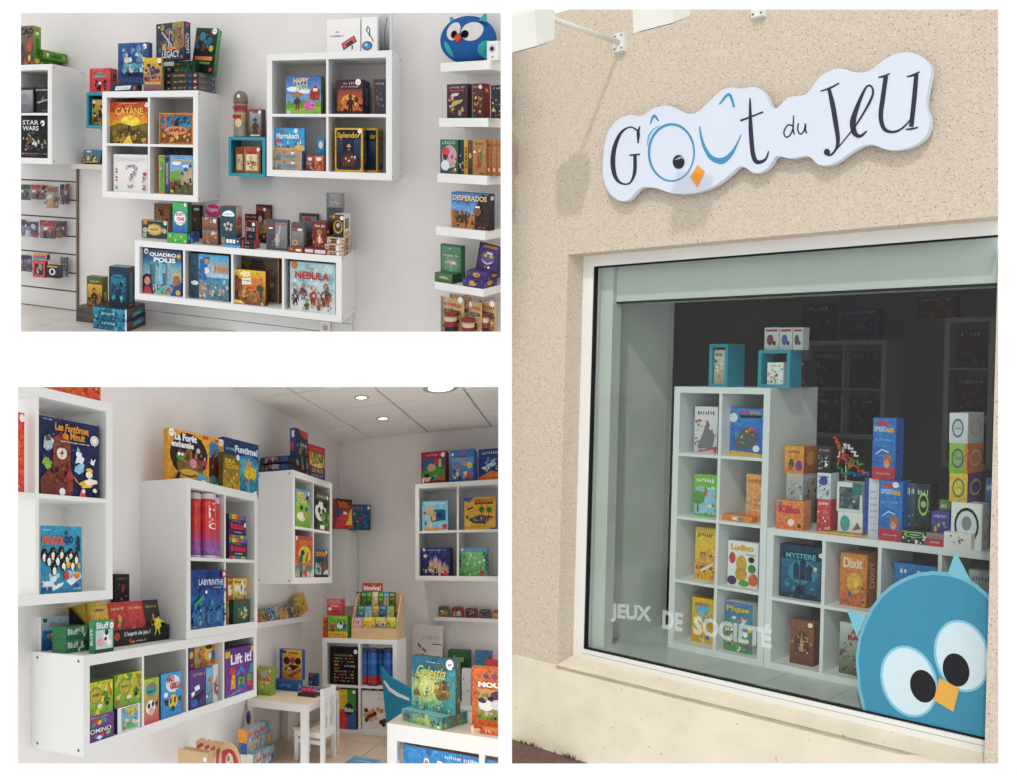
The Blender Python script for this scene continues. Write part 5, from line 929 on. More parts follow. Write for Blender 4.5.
PENG += [('e',.6,.26,.06,.065,'#d8402c'),('e',.86,.26,.07,.06,'#e07a2c'),('e',.64,.42,.05,.05,'#e8c02c'),('e',.9,.4,.04,.04,'#e0a02c'),('p',[(.83,.62),(.93,.62),(.92,.84),(.86,.86)],'#2a3038'),('t','PENGOL',.02,.72,.53,.84,'#e0602c',.04),('t','OO',.53,.74,.75,.85,'#24346a',.05),('e',.58,.9,.03,.03,'#1a1a20'),('r',.02,.04,.12,.1,'#24508a'),('r',.15,.04,.25,.1,'#24508a'),('x',.76,.04,.94,.07,'#e8eef0',3),('e',.85,.1,.05,.03,'#244a8a'),('x',.04,.92,.2,.95,'#dfe8ee',2)]
ua(40.3,81.8,526,(1,0),'blue penguin box in the lower cube of the upper left unit',F=PENG,body='#e8eaec',d=.06,side='#eceeee')
# box on top, cut off
o_ = f2a.xat(64,-dU + .08,uz1)
gbox(f2a,(o_,-dU + .08,uz1),f2a.xat(100.5,-dU + .08,uz1) - o_,.22,.2,'board_game_box','red and yellow box on top of the upper left unit, cut off at the top',F=[('bg','#c83a2c','#d8582c'),('bl',321,40,.02,.02,.98,.5,['#e8c02c','#7a3a8a','#d84a2c','#3a2c5a','#c8a02c','#b82c34'],.03),('r',0,0,1,.06,'#d8582c')],body='#c83a2c')

# ---------------- on the long low unit
zt2 = cz1
def onC(x0,x1,yt,yb,label,**k):
    y = float(f2.at((x0 + x1) / 2,yb,zt2,2)[1]); y = min(-.03,max(-dU + .004,y)); return pbox(f2,x0,x1,yt,zt2,y,label,**k)
onC(41,69,616.5,646.5,'blue box with an orange fish at the left end of the long unit',d=.05,body='#eceef0',yaw=-12,F=[('bg','#b8d4e4','#2c6ab0'),('gr',.05,.03,.97,.6,'#3a86c8','#1f58a4'),('bl',331,14,.1,.05,.9,.5,['#5aa8d8','#2460a8','#8ac4e4'],.08),('p',ell(.5,.4,.24,.18,10),'#e07a34'),('p',[(.68,.4),(.82,.55),(.82,.28)],'#e07a34'),('e',.42,.45,.07,.06,'#f4f0ec'),('x',.3,.68,.85,.86,'#d8743c',5),('r',.06,.84,.2,.95,'#4a4a4a')],side='#f0f0f0')
GR = lambda s: [('bg','#2f8a52','#256e42'),('t','Bluff',.06,.35,.55,.82,'#e8f0ec',.03),('bl',s,8,.55,.1,.95,.8,['#e8e8e4','#d89aa0','#2a2a2c','#8ab89a'],.06)]
yg = -.205; z = zt2
for i in range(2):
    xx = f2.xat(66,yg,z); w_ = f2.xat(87.5,yg,z) - xx
    gbox(f2,(xx,yg,z),w_,.09,.052,'card_box',['lower','upper'][i] + ' green farm card box lying beside the blue fish box','card box',F=GR(i),body='#256e42',top='#3a5a48'); z += .0528
onC(94.5,113.6,620,658,'upright green card box with a cow and a pink pig',xl=89,name='card_box',cat='card box',body='#2a7a48',st=(.86,.82,.014),F=[('bg','#3a9a5c','#2a6a44'),('r',.06,.1,.94,.7,'#b8d8d0'),('t','Bluff',.08,.74,.72,.94,'#dfeef0',.03),('e',.3,.34,.2,.14,'#e0a0b0'),('e',.58,.5,.16,.18,'#eceae6'),('e',.62,.62,.1,.09,'#2a2a2c'),('e',.56,.42,.07,.06,'#2a2a2c'),('e',.74,.3,.12,.1,'#f0eeea'),('r',0,0,1,.12,'#24402c')],L=[('bg','#34905a','#2a7a4a'),('tv','BLUFF',.25,.25,.7,.75,'#dfeef0')])
# black counter display with card decks
yf = float(f2.yat(170.5,bx0,zt2)); xT0 = float(f2.xat(114,yf,zt2)); xT1 = float(f2.xat(168.5,yf,zt2)); hT = float(f2.zat(630.5,xT0,yf)) - zt2; dT = .2
xT0b = float(f2.xat(93,yf,zt2)); yT1 = min(-.03,yf + .17)
r = empty('card_display_tray',f2,(xT0b,yf,zt2),'black card display tray with white slogan and yellow star figure','display tray'); o_ = (xT0b,yf,zt2)
def part(n,*a,m=CARD,c='#17161a'): b = MB(); b.box(*a,c); return b.build(n,f2,m,r,o_)
part('tray_base',xT0b,xT1,yf,yT1,zt2,zt2 + .01); part('tray_back',xT0b,xT1,yT1 - .006,yT1,zt2 + .01,zt2 + hT + .035)
b = MB(); b.prism([(xT0b,yf,zt2 + .01),(xT0b,yT1 - .006,zt2 + .01),(xT0b,yT1 - .006,zt2 + hT + .1),(xT0b,yf,zt2 + hT)],(.006,0,0),'#17161a'); b.build('tray_side',f2,CARD,r,o_)
b = MB(); b.prism([(xT1 - .006,yf,zt2 + .01),(xT1 - .006,yT1 - .006,zt2 + .01),(xT1 - .006,yT1 - .006,zt2 + hT + .03),(xT1 - .006,yf,zt2 + hT)],(.006,0,0),'#17161a'); b.build('tray_side',f2,CARD,r,o_)
b = MB(); tb = MB(); b.box(xT0b,xT1,yf - .005,yf,zt2,zt2 + hT,'#17161a')
w0 = (xT0 - xT0b) / (xT1 - xT0b); S_ = lambda u: w0 + (1 - w0) * u
art(b,tb,[('t',"L'esprit de jeu !",S_(.16),.5,S_(.62),.84,'#eeeeec',.02),('x',S_(.36),.12,S_(.54),.28,'#c8c8c8',4),('e',S_(.28),.2,.02,.08,'#d83a2c'),('e',S_(.32),.17,.015,.06,'#e8b82c'),('p',ell(S_(.04),.6,.035,.26,7),'#d0302c')],np.array((xT0b,yf - .005,zt2)),np.array((1.,0,0)),np.array((0,0,1.)),np.array((0,-1.,0)),xT1 - xT0b,hT)
b.build('tray_front',f2,CARD,r,o_); tb.build('slogan_lettering',f2,PAPER,r,o_)
q = f2.at(158,623.5,yf - .008); b = MB(); s_ = .035
b.prism([(q[0] + s_ * k * math.cos(t),yf - .008,q[2] + s_ * k * math.sin(t)) for t,k in [(i * math.pi / 7,1.0 if i % 2 else .72) for i in range(14)]],(0,.002,0),'#d8d22c')
for (u,w,u2,w2) in ((-.3,-.6,-.8,-1.5),(.2,-.7,.5,-1.5),(.7,.2,1.4,.3),(-.6,.3,-1.2,.7)): b.tube([(q[0] + s_ * u,yf - .007,q[2] + s_ * w),(q[0] + s_ * u2,yf - .007,q[2] + s_ * w2)],.004,'#d8d22c',6)
b.build('star_figure',f2,CARD,r,o_)
def deck(x0,x1,yt,label,a,b_,seed,y,txt='#b82c34',lean=14,grp='card decks in the black tray',inner='#d8d0c0'):
    pbox(f2,x0,x1,yt,zt2 + .011,yf + y,label,d=.022,lean=lean,name='card_deck',cat='card deck',group=grp,body=a,F=[('bg',a,b_),('r',.06,.04,.94,.96,b_),('r',.1,.07,.9,.93,a),('x',.16,.78,.84,.87,txt,seed),('bl',seed,9,.25,.15,.75,.6,[inner,txt,b_,'#7a4a2c'],.1)])
YL = ['first','second','third','fourth','fifth']
for i in range(5):
    deck(75.5 + i * 3.7,93.5 + i * 3.7,606.5 - i * 1.0,YL[i] + ' from the left of the yellow card decks in the black tray','#c8a43a','#b08c2c',i + 41,.03 + .026 * (4 - i),'#7a4a6a')
deck(95,112.6,603.5,'rightmost yellow card deck with a purple title in the black tray','#cfab42','#b8942e',47,.008,'#8a3a7a')
deck(112.8,131,602.5,'left red card deck in the black tray','#c03038','#a8282e',51,.012,'#e8b8a0',inner='#c89a5a')
deck(130.5,148,601.2,'right red card deck in the black tray','#c43438','#a8282e',52,.014,'#e8b8a0',inner='#c89a5a')
deck(147.5,163,600,'dark card deck at the right end of the black tray','#3a363c','#2a282e',53,.016,'#c8a04a',inner='#a83a34')
pbox(f2,114.5,129,574,None,-.03,'black card box leaning on the wall above the black tray',yb=612,d=.025,name='card_box',cat='card box',body='#1c1c22',F=[('bg','#24242c','#18181c'),('x',.15,.84,.85,.91,'#b08a3a',4),('bl',57,14,.15,.1,.85,.7,['#8a8a90','#3a3a44','#a83a34','#b0a03a','#55555e'],.1),('fr',.05,'#33333c')])

# ---------------- on and in the tube unit
zB = bz1; yb_ = -dU + .09
pbox(f2,168,209,432,zB,yb_ + .09,'yellow-orange forest box with a black cauldron on the tube unit',d=.05,yaw=-17,body='#d89a24',st=(.07,.93,.02),
     F=[('bg','#e0a428','#d89622'),('p',ell(.5,.55,.46,.42,22),'#332a2c'),('p',[(.22,.2),(.3,.2),(.24,.0),(.14,.04)],'#332a2c'),('gr',.2,.22,.84,.5,'#6a4a34','#8a6a3a'),('p',[(.38,.2),(.62,.2),(.56,.68),(.44,.68)],'#8a7038'),('bl',341,16,.15,.25,.85,.6,['#a04a54','#6a4a3a','#c87a4a','#4a3a3a'],.05),('e',.28,.5,.09,.08,'#4a9a3a'),('e',.25,.55,.035,.035,'#f4f4f0'),('e',.33,.55,.035,.035,'#f4f4f0'),('e',.6,.4,.09,.09,'#d88a9a'),('p',[(.62,.5),(.66,.64),(.7,.5)],'#c85a5a'),('p',ell(.5,.22,.24,.06,12),'#c8b03a'),('e',.72,.66,.05,.05,'#c8c4b8'),('fig',.88,.32,.26,['#e0b8a0','#b83a5a','#5a3a2c']),('t','La Forêt',.14,.8,.68,.94,'#e8e4ec',.06),('t','enchantée',.06,.67,.6,.79,'#e8e4ec',.06),('p',ell(.8,.12,.13,.12,10),'#5aa8c0'),('e',.85,.06,.06,.05,'#f0f0ee'),('r',.84,.92,.97,.98,'#c8343a')])
pbox(f2,206,223.6,438,zB,yb_ + .07,'yellow-orange box with a brown bear behind the cauldron box',d=.04,yaw=-14,body='#d89a24',st=(.82,.93,.02),
     F=[('bg','#e0a428','#d89622'),('p',ell(.42,.52,.46,.4,18),'#4a86b8'),('e',.4,.42,.34,.24,'#6a3a2c'),('e',.5,.6,.16,.12,'#7a4636'),('e',.36,.44,.05,.04,'#c88a7a'),('p',[(.4,.68),(.6,.76),(.62,.66)],'#b82c34'),('bl',4,6,.1,.6,.7,.85,['#e8eef2','#8ab8d8'],.06),('p',ell(.4,.14,.3,.13,10),'#5aa8c0'),('e',.62,.08,.12,.06,'#f0f0ee'),('r',.5,.92,.7,.97,'#c8343a')])
pbox(f2,223.5,258.5,441,zB,yb_ + .09,'dark blue sea box with a yellow bird-fish on the tube unit',d=.05,body='#243a68',yaw=-12,
     F=[('bg','#28406e','#1d4c86'),('e',.7,.4,.45,.36,'#2f7fb0'),('p',ell(.62,.42,.32,.28,14),'#5aa8c0'),('p',ell(.75,.42,.18,.14,10),'#e0c42c'),('p',[(.62,.5),(.72,.74),(.78,.5)],'#e0a02c'),('p',[(.55,.3),(.7,.24),(.66,.34)],'#c83a34'),('p',[(.85,.5),(.98,.58),(.9,.42)],'#e0c42c'),('bl',351,10,.1,.05,.95,.3,['#2c8a9a','#1f5f9a','#4ab0b8'],.08),('t','Funtime!',.3,.77,.96,.9,'#d8e4f0',.05),('x',.06,.78,.28,.84,'#b8c8dc',3),('p',[(.66,0),(.94,.14),(.97,.1),(.74,0)],'#e8f0f4')])
pbox(f2,223,239.6,453.5,zB,yb_ - .03,'yellow-green dragon treasure box in front of the dark blue sea box',d=.04,body='#6a5a24',yaw=-10,st=(.88,.92,.016),
     F=[('bg','#3a3a22','#c8a02c'),('bl',352,26,.05,.05,.95,.55,['#e0b83a','#a8842c','#c86a2c','#6a6a2c','#e8d060'],.07),('gr',0,.5,1,.95,'#5a5a34','#8a842c'),('t','DRA',.1,.72,.7,.84,'#e0b02c',.05),('t','GONS',.12,.58,.9,.71,'#e0a02c',.05)])
YB = -dU + .008
def tube(fr,x0,x1,yt,z,y,label,cols,cap,grp,name='game_tube',shaft=None,txt=None):
    xa = float(fr.xat(x0,y,z)); xb = float(fr.xat(x1,y,z)); r_ = (xb - xa) / 2 * .98; h = float(fr.zat(yt,(xa + xb) / 2,y)) - z; c = ((xa + xb) / 2,y + 0,z)
    rr = empty(name,fr,c,label,'tube',grp)
    n = len(cols); b = MB(); prof = [(r_,h * .04 + h * .86 * i / n) for i in range(n + 1)]; b.lathe(c,prof,'#fff',20,cols=cols + [cols[-1]]); tb_ = b.build('tube_body',fr,mat('glossy_tube',None,.15,.5,60,.16),rr,c)
    b = MB(); b.lathe(c,[(r_ * 1.04,0),(r_ * 1.04,h * .04)],cap,20); b.build('bottom_cap',fr,PLAST,rr,c)
    b = MB(); b.lathe((c[0],c[1],c[2] + h * .9),[(r_ * 1.04,0),(r_ * 1.04,h * .08),(r_ * .9,h * .1)],cap,20); b.build('top_cap',fr,PLAST,rr,c)
    if txt:
        v,f = text2d(txt,.02); b = MB(); n_ = []
        for a,q in v:
            t = (q - .5) * 1.3; n_.append((c[0] + r_ * 1.01 * math.sin(t),c[1] - r_ * 1.01 * math.cos(t),c[2] + h * (.86 - .42 * a)))
        b.mesh(n_,f,'#f0d8c8'); b.build('title_lettering',fr,PAPER,tb_,c)
RC = ['#8a5aa0','#9a4a90','#b83a5a','#c83038','#d0342e','#c42c34','#d03a38']
z = kB[(0,1)][2]
tube(f2,191,198.2,493,z,YB + .05,'red and purple see-through tube at the left of the tube cube',RC,'#c8b8bc','red game tubes')
tube(f2,199.4,211,493.5,z,YB + .05,'wide red and purple see-through tube in the middle of the tube cube',RC,'#d0c0c4','red game tubes',txt='KEZAO')
tube(f2,211.4,217.2,498,z,YB + .04,'red and purple see-through tube at the right of the tube cube',RC,'#c8b8bc','red game tubes')
RB = lambda s: [('bg','#4a2c5e','#38224a')] + [('r',i / 6,.8,(i + 1) / 6,1,c) for i,c in enumerate(('#3a9a4a','#e0c02c','#e07a2c','#c8342c','#2c7ac0','#8a3a9a'))] + [('r',i / 6,0,(i + 1) / 6,.14,c) for i,c in enumerate(('#c8342c','#e07a2c','#2c7ac0','#3a9a4a','#e0c02c','#2c9a9a'))] + [('t','Brainbox',.08,.38,.9,.66,'#d83a5a',.04),('x',.2,.7,.7,.76,'#e8c85a',s),('x',.3,.22,.7,.3,'#e8e4ec',s)]
z = kB[(1,1)][2]
o = pbox(f2,229,247,538.5,z,YB,'lower rainbow-edged purple box right of the tubes',d=.1,body='#3a2450',F=RB(2))
zz = f2.zat(538.5,f2.xat(238,YB,z),YB)
pbox(f2,229,245.8,515,zz,YB + .005,'upper rainbow-edged purple box right of the tubes',d=.1,body='#3a2450',F=RB(5),st=(.92,.6,.013))
z = kB[(0,0)][2]
pbox(f2,190.5,225,570,z,YB,'deep blue labyrinth box with a moonlit city in the tube unit',d=.06,body='#14307a',F=[('bg','#143a86','#1a5aa0'),('gr',0,.1,1,.55,'#1a58a8','#123a70'),('bl',361,60,.05,.05,.95,.45,['#1f6ab0','#2c86c0','#0f2c60','#2a9aa8','#184a8a','#4ab0c8'],.04),('sky',8,.05,.08,.95,.42,['#174a86','#1f62a0','#10346a','#2474a8']),('bl',362,10,.2,.08,.9,.35,['#d8a04a','#c86a3a','#8ad0c8'],.018),('p',[(.05,.42),(.3,.56),(.36,.5),(.1,.38)],'#3a9a6a'),('p',ell(.4,.62,.035,.03,8),'#e8f0f4'),('t','LABYRINTHE',.18,.74,.9,.84,'#c8e0f0',.02),('x',.6,.68,.9,.71,'#a8c8e0',3),('r',.87,.87,1,1,'#c8342c'),('e',.935,.935,.04,.035,'#f0e8e4'),('x',.03,.03,.12,.06,'#c8d8e8',2)])
z = kB[(1,0)][2]
SM = lambda a,b_,s: [('bg',a,b_),('r',.1,.25,.9,.68,'#e8e4d4'),('bl',s,12,.12,.1,.9,.66,['#c83a34','#3a7ab0','#d8b03a','#3a8a4a','#8a4a9a'],.08),('x',.12,.74,.88,.9,'#2c2420',s)]
pbox(f2,227.6,232.8,601,z,YB + .03,'narrow yellow card box at the lower left of the card-box cube',d=.08,name='card_box',cat='card box',body='#c89a44',F=SM('#d8aa4a','#c08a3a',1))
zz = f2.zat(601,f2.xat(230,YB + .03,z),YB + .03)
pbox(f2,227.8,232.6,578.5,zz,YB + .03,'narrow orange card box on top of the narrow yellow one',d=.08,name='card_box',cat='card box',body='#c87a34',F=SM('#d88a3a','#b86a2c',2))
pbox(f2,233.4,250,599.5,z,YB - .005,'dark green card box in the card-box cube',xl=None,d=.09,name='card_box',cat='card box',body='#1f4a34',F=[('bg','#265a40','#1a3a2a'),('x',.2,.84,.8,.92,'#c83a34',3),('p',ell(.55,.45,.32,.32,12),'#2f6a4a'),('bl',371,20,.3,.2,.85,.72,['#c8b03a','#8ab83a','#c85a3a','#e0d8c0','#2a4a3a'],.05)],L=[('bg','#1f4a34','#16302a')])
zz = f2.zat(599.5,f2.xat(240,YB - .005,z),YB - .005)
pbox(f2,233,246.8,578.5,zz,YB + .02,'yellow card box standing on the dark green card box',d=.08,name='card_box',cat='card box',body='#d8b83a',F=SM('#e0c23a','#d0aa2c',5),st=(.65,.78,.014))

# ---------------- contents of the long low unit
YC = -dU + .006; z = kC[(0,0)][2]
def cc(x0,x1,yt,z_,label,y=0,**k): return pbox(f2,x0,x1,yt,z_,YC + y,label,**k)
JG = lambda s: [('bg','#d0c82c','#5a9a2c'),('bl',s,14,.02,.02,.98,.98,['#e0d83a','#c8c02c','#7ab02c','#4a8a2c','#dcd440'],.12),('p',ell(.36,.6,.24,.26,12),'#8a8a24'),('p',ell(.36,.6,.19,.21,12),'#b8a82c'),('x',.22,.56,.5,.66,'#4a5a1c',s),('p',[(.78,.96),(.86,.9),(.98,.5),(.9,.48)],'#b8702c'),('e',.78,.3,.07,.07,'#2a241c'),('e',.7,.4,.03,.035,'#2a241c'),('e',.78,.44,.03,.035,'#2a241c'),('e',.86,.4,.03,.035,'#2a241c'),('p',[(.04,.02),(.2,.02),(.18,.24),(.08,.26)],'#a8702c'),('e',.5,.26,.1,.06,'#e8d8d0')]
zz = f2.zat(714.5,f2.xat(100,YC,z),YC)
cc(84.5,113.5,714.5,z,'purple domino box with a colourful diamond grid, bottom left of the long unit',d=.1,body='#6a3480',F=[('bg','#7a3c8e','#5e2c74')] + [('p',[(u,w),(u + .1,w + .1),(u,w + .2),(u - .1,w + .1)],c) for u,w,c in ((.3,.55,'#3a9a4a'),(.5,.6,'#e0c02c'),(.7,.62,'#2c7ac0'),(.4,.68,'#c8342c'),(.6,.7,'#3a9a4a'),(.4,.08,'#2c7ac0'),(.6,.1,'#c8342c'),(.8,.12,'#8ab83a'),(.5,.02,'#e8e4ec'),(.7,.0,'#2c4a9a'))] + [('r',.0,.3,.9,.5,'#2a1c34'),('t','DOMINO',.02,.31,.9,.49,'#e8e4ec',.02),('x',.12,.88,.8,.95,'#c8a8d0',3)])
cc(85,112.8,681.5,zz + .001,'yellow-green jungle box on top of the purple domino box',d=.1,body='#6a8a2c',F=JG(381))
zz = f2.zat(705.5,f2.xat(127,YC,z),YC)
cc(117.5,139.8,705.5,z,'white box with a yellow title and green monster under the second jungle box',xl=114.5,body='#e4e4e2',F=[('bg','#e8e8e6','#e0e0de'),('gr',.16,.06,.92,.95,'#5a9ac0','#8ab8c8'),('t',"TIME'S",.25,.74,.88,.94,'#e8d02c',.05),('t','UP',.45,.56,.72,.72,'#e8d02c',.05),('bl',383,18,.2,.1,.9,.5,['#6ab03a','#e0e4e8','#c85a4a','#3a6ab0','#d8c88a'],.07),('e',.5,.2,.2,.1,'#5ab03a')],L=[('bg','#2c4a8a','#243a6a')])
cc(114.5,141.5,673,zz + .001,'second yellow-green jungle box, nearer the divider',xl=108,body='#6a8a2c',side='#4a8a34',F=JG(385),L=[('bg','#6aa83a','#3a7a2c'),('bl',3,8,.1,.1,.9,.9,['#d0c82c','#2c5a24'],.2)],top='#5a8a34')
z = kC[(1,0)][2]
cc(143.5,158.8,678.5,z,'pink and green box with a cow face in the second low cube',d=.16,body='#8a9a3a',F=[('bg','#a8c03a','#c83a5a'),('p',ell(.5,.76,.4,.16,9),'#3a9a8a'),('x',.22,.78,.8,.88,'#d83a6a',3),('x',.3,.66,.7,.75,'#3a3a6a',5),('e',.45,.36,.3,.16,'#ece8e4'),('e',.5,.26,.18,.09,'#d8a8a0'),('e',.34,.4,.09,.06,'#221c1c'),('e',.6,.42,.08,.06,'#221c1c'),('p',[(.72,.42),(.95,.5),(.9,.34)],'#221c1c')])
cc(161,181.5,672.5,z,'bright blue box with a yellow bee-like face in the second low cube',d=.2,xl=158.6,body='#2c86c8',side='#2474b8',top='#3a6a94',F=[('bg','#3a9ada','#2c80c4'),('p',ell(.58,.74,.36,.2,9),'#d8e4ec'),('t','NAO',.28,.78,.62,.92,'#d83a34',.05),('t','GELU',.42,.62,.92,.76,'#c8343a',.05),('e',.58,.34,.22,.16,'#e0c02c'),('r',.42,.3,.5,.42,'#221c1c'),('r',.62,.3,.7,.42,'#221c1c'),('p',[(.12,.42),(.36,.4),(.34,.26),(.2,.28)],'#24242c'),('p',[(.8,.38),(.98,.44),(.94,.28)],'#24242c'),('e',.56,.18,.1,.06,'#24242c'),('e',.22,.52,.1,.06,'#e8eef2')])
z = kC[(2,0)][2]
cc(189.5,205.2,669.5,z,'purple dice box with a black hand in the third low cube',d=.04,body='#4a2c7a',F=[('bg','#5a348a','#3a2466'),('x',.2,.82,.96,.92,'#e0a03a',3),('p',[(.3,.56),(.6,.6),(.66,.48),(.36,.44)],'#eeeeec'),('p',[(.1,.42),(.3,.46),(.34,.34),(.14,.32)],'#eeeeec'),('p',[(.2,.1),(.6,.16),(.95,.4),(.8,.42),(.5,.34),(.25,.36)],'#18161c'),('e',.3,.14,.22,.1,'#2a5ab0')])
cc(206,212.4,668,z,'light blue narrow box between the purple dice box and the grey-red box',d=.1,body='#5a9ac0',F=[('bg','#7ab8d8','#4a7a9a'),('bl',391,10,.1,.1,.9,.7,['#c89a4a','#e8e0d0','#3a5a7a','#b05a3a'],.2)])
cc(212.8,217.8,664.5,z,'grey and red narrow box at the right of the third low cube',d=.1,body='#c8c8c4',F=[('bg','#d8d8d4','#b8b8b4'),('p',[(.2,.2),(.8,.5),(.8,.7),(.2,.4)],'#b83a34'),('bl',392,6,.1,.1,.9,.5,['#8a3a34','#5a5a5a'],.2)])
zz = f2.zat(668,f2.xat(200,YC + .06,z),YC + .06)
cc(194.5,217,642,zz + .0,'orange box with a black and yellow cartoon animal above the purple dice box',y=.06,d=.1,body='#d8762c',F=[('bg','#e0862c','#d06a24'),('r',0,0,.3,1,'#c8a03a'),('bl',393,8,.05,.1,.28,.9,['#3a8a4a','#c8343a','#3a6ab0'],.06),('e',.6,.5,.2,.3,'#e8c83a'),('e',.62,.8,.14,.12,'#2a2420'),('e',.78,.42,.12,.2,'#3a6ab0'),('e',.66,.4,.07,.14,'#eeeae4')])
cc(189.5,194.2,645.5,zz + .0,'narrow purple and yellow box left of the orange cartoon box',y=.05,d=.1,body='#5a3a6a',F=[('bg','#6a3a7a','#4a2c5a'),('e',.4,.6,.4,.14,'#e0c02c'),('r',.1,.1,.9,.25,'#c8543a')])
# supports under the upper two: a clear stand shelf inside the cube
b = MB(); zz_ = float(zz); b.box(kC[(2,0)][0],kC[(2,0)][1],YC + .045,-.02,zz_ - .004,zz_ - .0005); tag(b.build('insert_shelf',f2,LAM,None,(kC[(2,0)][0],0,zz_ - .004)),'thin white insert shelf inside the third low cube','shelf')
z = kC[(3,0)][2]
cc(225.3,254.6,647,z,'purple box with bright building blocks and a large white title',d=.07,body='#4a2866',F=[('bg','#6a2c86','#7a3a94'),('r',.0,.82,.16,.95,'#e0b02c'),('r',.86,.86,1,.98,'#e0b02c'),('t','Lift it!',.16,.66,.86,.88,'#f2eef4',.03),('r',.18,.14,.32,.44,'#e0a82c'),('r',.18,.23,.32,.24,'#b8841c'),('r',.18,.33,.32,.34,'#b8841c'),('p',ell(.24,.53,.12,.09,10),'#c8342c'),('p',[(.36,.44),(.52,.6),(.66,.46),(.6,.42),(.52,.5),(.42,.4)],'#2c8ab8'),('r',.42,.2,.62,.36,'#5ab03a'),('r',.48,.24,.56,.32,'#2c6a1c'),('r',.4,.12,.66,.19,'#2c6ab8'),('r',.72,.24,.9,.38,'#4aa83a'),('p',[(.76,.4),(.84,.62),(.92,.6),(.92,.42)],'#2c9ab0'),('p',[(.7,.14),(.9,.1),(.92,.24),(.74,.24)],'#c8343a'),('p',[(0,.02),(.4,.1),(.6,.08),(.0,.0)],'#4a9ac0'),('e',.92,.06,.05,.04,'#c8342c')])

# ---------------- on and in the panda unit
zD = .596; yD2 = -dU
def side_flat(x0,x1,yt,yb,label,z_,Lp,body,dd=.2):
    """box lying with its end towards the room: its left face spans the depth of the unit"""
    X = float(ex0 + .03); y1 = float(f2.yat(x0,X,z_)); y0 = float(f2.yat(x1,X,z_)); h = float(f2.zat(yt,X,y0) - z_)
    return gbox(f2,(X,y0,z_),dd,abs(y1 - y0),h,'board_game_box',label,L=Lp,body=body)
DL = lambda s: [('bg','#2a3038','#20262c'),('r',.3,.5,.62,.9,'#b83434'),('r',.72,.1,.98,.9,'#24468a'),('bl',s,8,.05,.1,.68,.8,['#4a5a4a','#8a8a8c','#3a3a40'],.06)]
side_flat(260.5,289.3,463,470,'lower dark flat box on the panda unit',zD,DL(2),'#22282e')
zz = f2.zat(463,ex0 + .03,yD2 + .06)
side_flat(260.5,289,455.3,463,'upper dark flat box on the panda unit',float(zD + .058),DL(5),'#22282e')
pbox(f2,296,307.8,430.5,zD,yD2 + .05,'dark blue box with a red corner standing on the panda unit',xl=290,d=.07,body='#222c42',F=[('bg','#2a3448','#1c2434'),('p',[(.2,1),(1,1),(1,.82),(.5,.86)],'#c83038'),('bl',401,24,.08,.05,.95,.7,['#5a6a7a','#8a9298','#3a4454','#b8743a','#1a2030'],.1),('x',.3,.62,.9,.72,'#c8ccd4',3),('r',.05,.02,.25,.1,'#c83038')],L=[('bg','#2c4a8a','#22386a'),('r',.1,.5,.6,.7,'#c83038'),('r',.3,.8,.7,.95,'#dde')])
pbox(f2,308.5,325,446,zD,yD2 + .05,'red box with a golden castle picture standing on the panda unit',d=.06,body='#a82c34',yaw=-8,F=[('bg','#c03038','#8a2838'),('gr',.05,.38,.95,.78,'#8a8a4a','#c8a050'),('bl',402,18,.1,.4,.9,.75,['#4a7a3a','#d8b050','#8a5a34','#e0c880'],.07),('e',.5,.4,.3,.05,'#e8d070'),('gr',.03,.04,.97,.34,'#2c4a8a','#24386a'),('t','LE ROI',.18,.2,.85,.32,'#d8a83a',.03),('x',.15,.06,.85,.16,'#d8a83a',3),('x',.2,.86,.85,.92,'#d87a5a',4)])
z = kD[(0,1)][2]; YD_ = -dU + .006
pbox(f2,295.6,309.8,490,z,YD_,'green and yellow sheep box in the panda unit',d=.05,body='#6a9a2c',st=(.88,.93,.015),F=[('bg','#5a9ac8','#7ab02c'),('gr',0,0,1,.62,'#8ac03a','#6aa02c'),('t','MOU',.1,.78,.7,.93,'#e8d02c',.05),('t','TONS',.08,.62,.8,.76,'#e8d02c',.05),('e',.38,.28,.3,.12,'#ece4d0'),('e',.62,.34,.1,.07,'#c8906a'),('r',.2,.14,.26,.22,'#c8a890'),('r',.5,.14,.56,.22,'#c8a890'),('e',.75,.5,.1,.07,'#2a5a9a'),('e',.4,.52,.1,.06,'#22262c'),('p',[(.6,.8),(.9,.9),(.85,.7)],'#2a2a2c')])
z = kD[(1,1)][2]
pbox(f2,315.2,329.3,493,z,YD_,'panda box with bamboo in the panda unit',d=.05,body='#2a2a22',st=(.85,.9,.015),F=[('bg','#4a5a3a','#30402a'),('x',.1,.84,.8,.94,'#d8d0c0',3),('e',.38,.5,.38,.26,'#eae6e0'),('e',.7,.7,.18,.1,'#1c1a1a'),('e',.12,.72,.12,.08,'#1c1a1a'),('e',.28,.52,.1,.08,'#1c1a1a'),('e',.56,.5,.1,.09,'#1c1a1a'),('e',.38,.4,.1,.04,'#2a2826'),('bl',411,22,.45,.05,.98,.5,['#5a8a34','#3a6a24','#7aa84a','#2a4a1c'],.09),('r',.3,.03,.62,.14,'#ece8e0'),('r',.82,.02,.96,.1,'#c8343a'),('r',0,0,.12,.3,'#1c1a1a')])
z = kD[(0,0)][2]
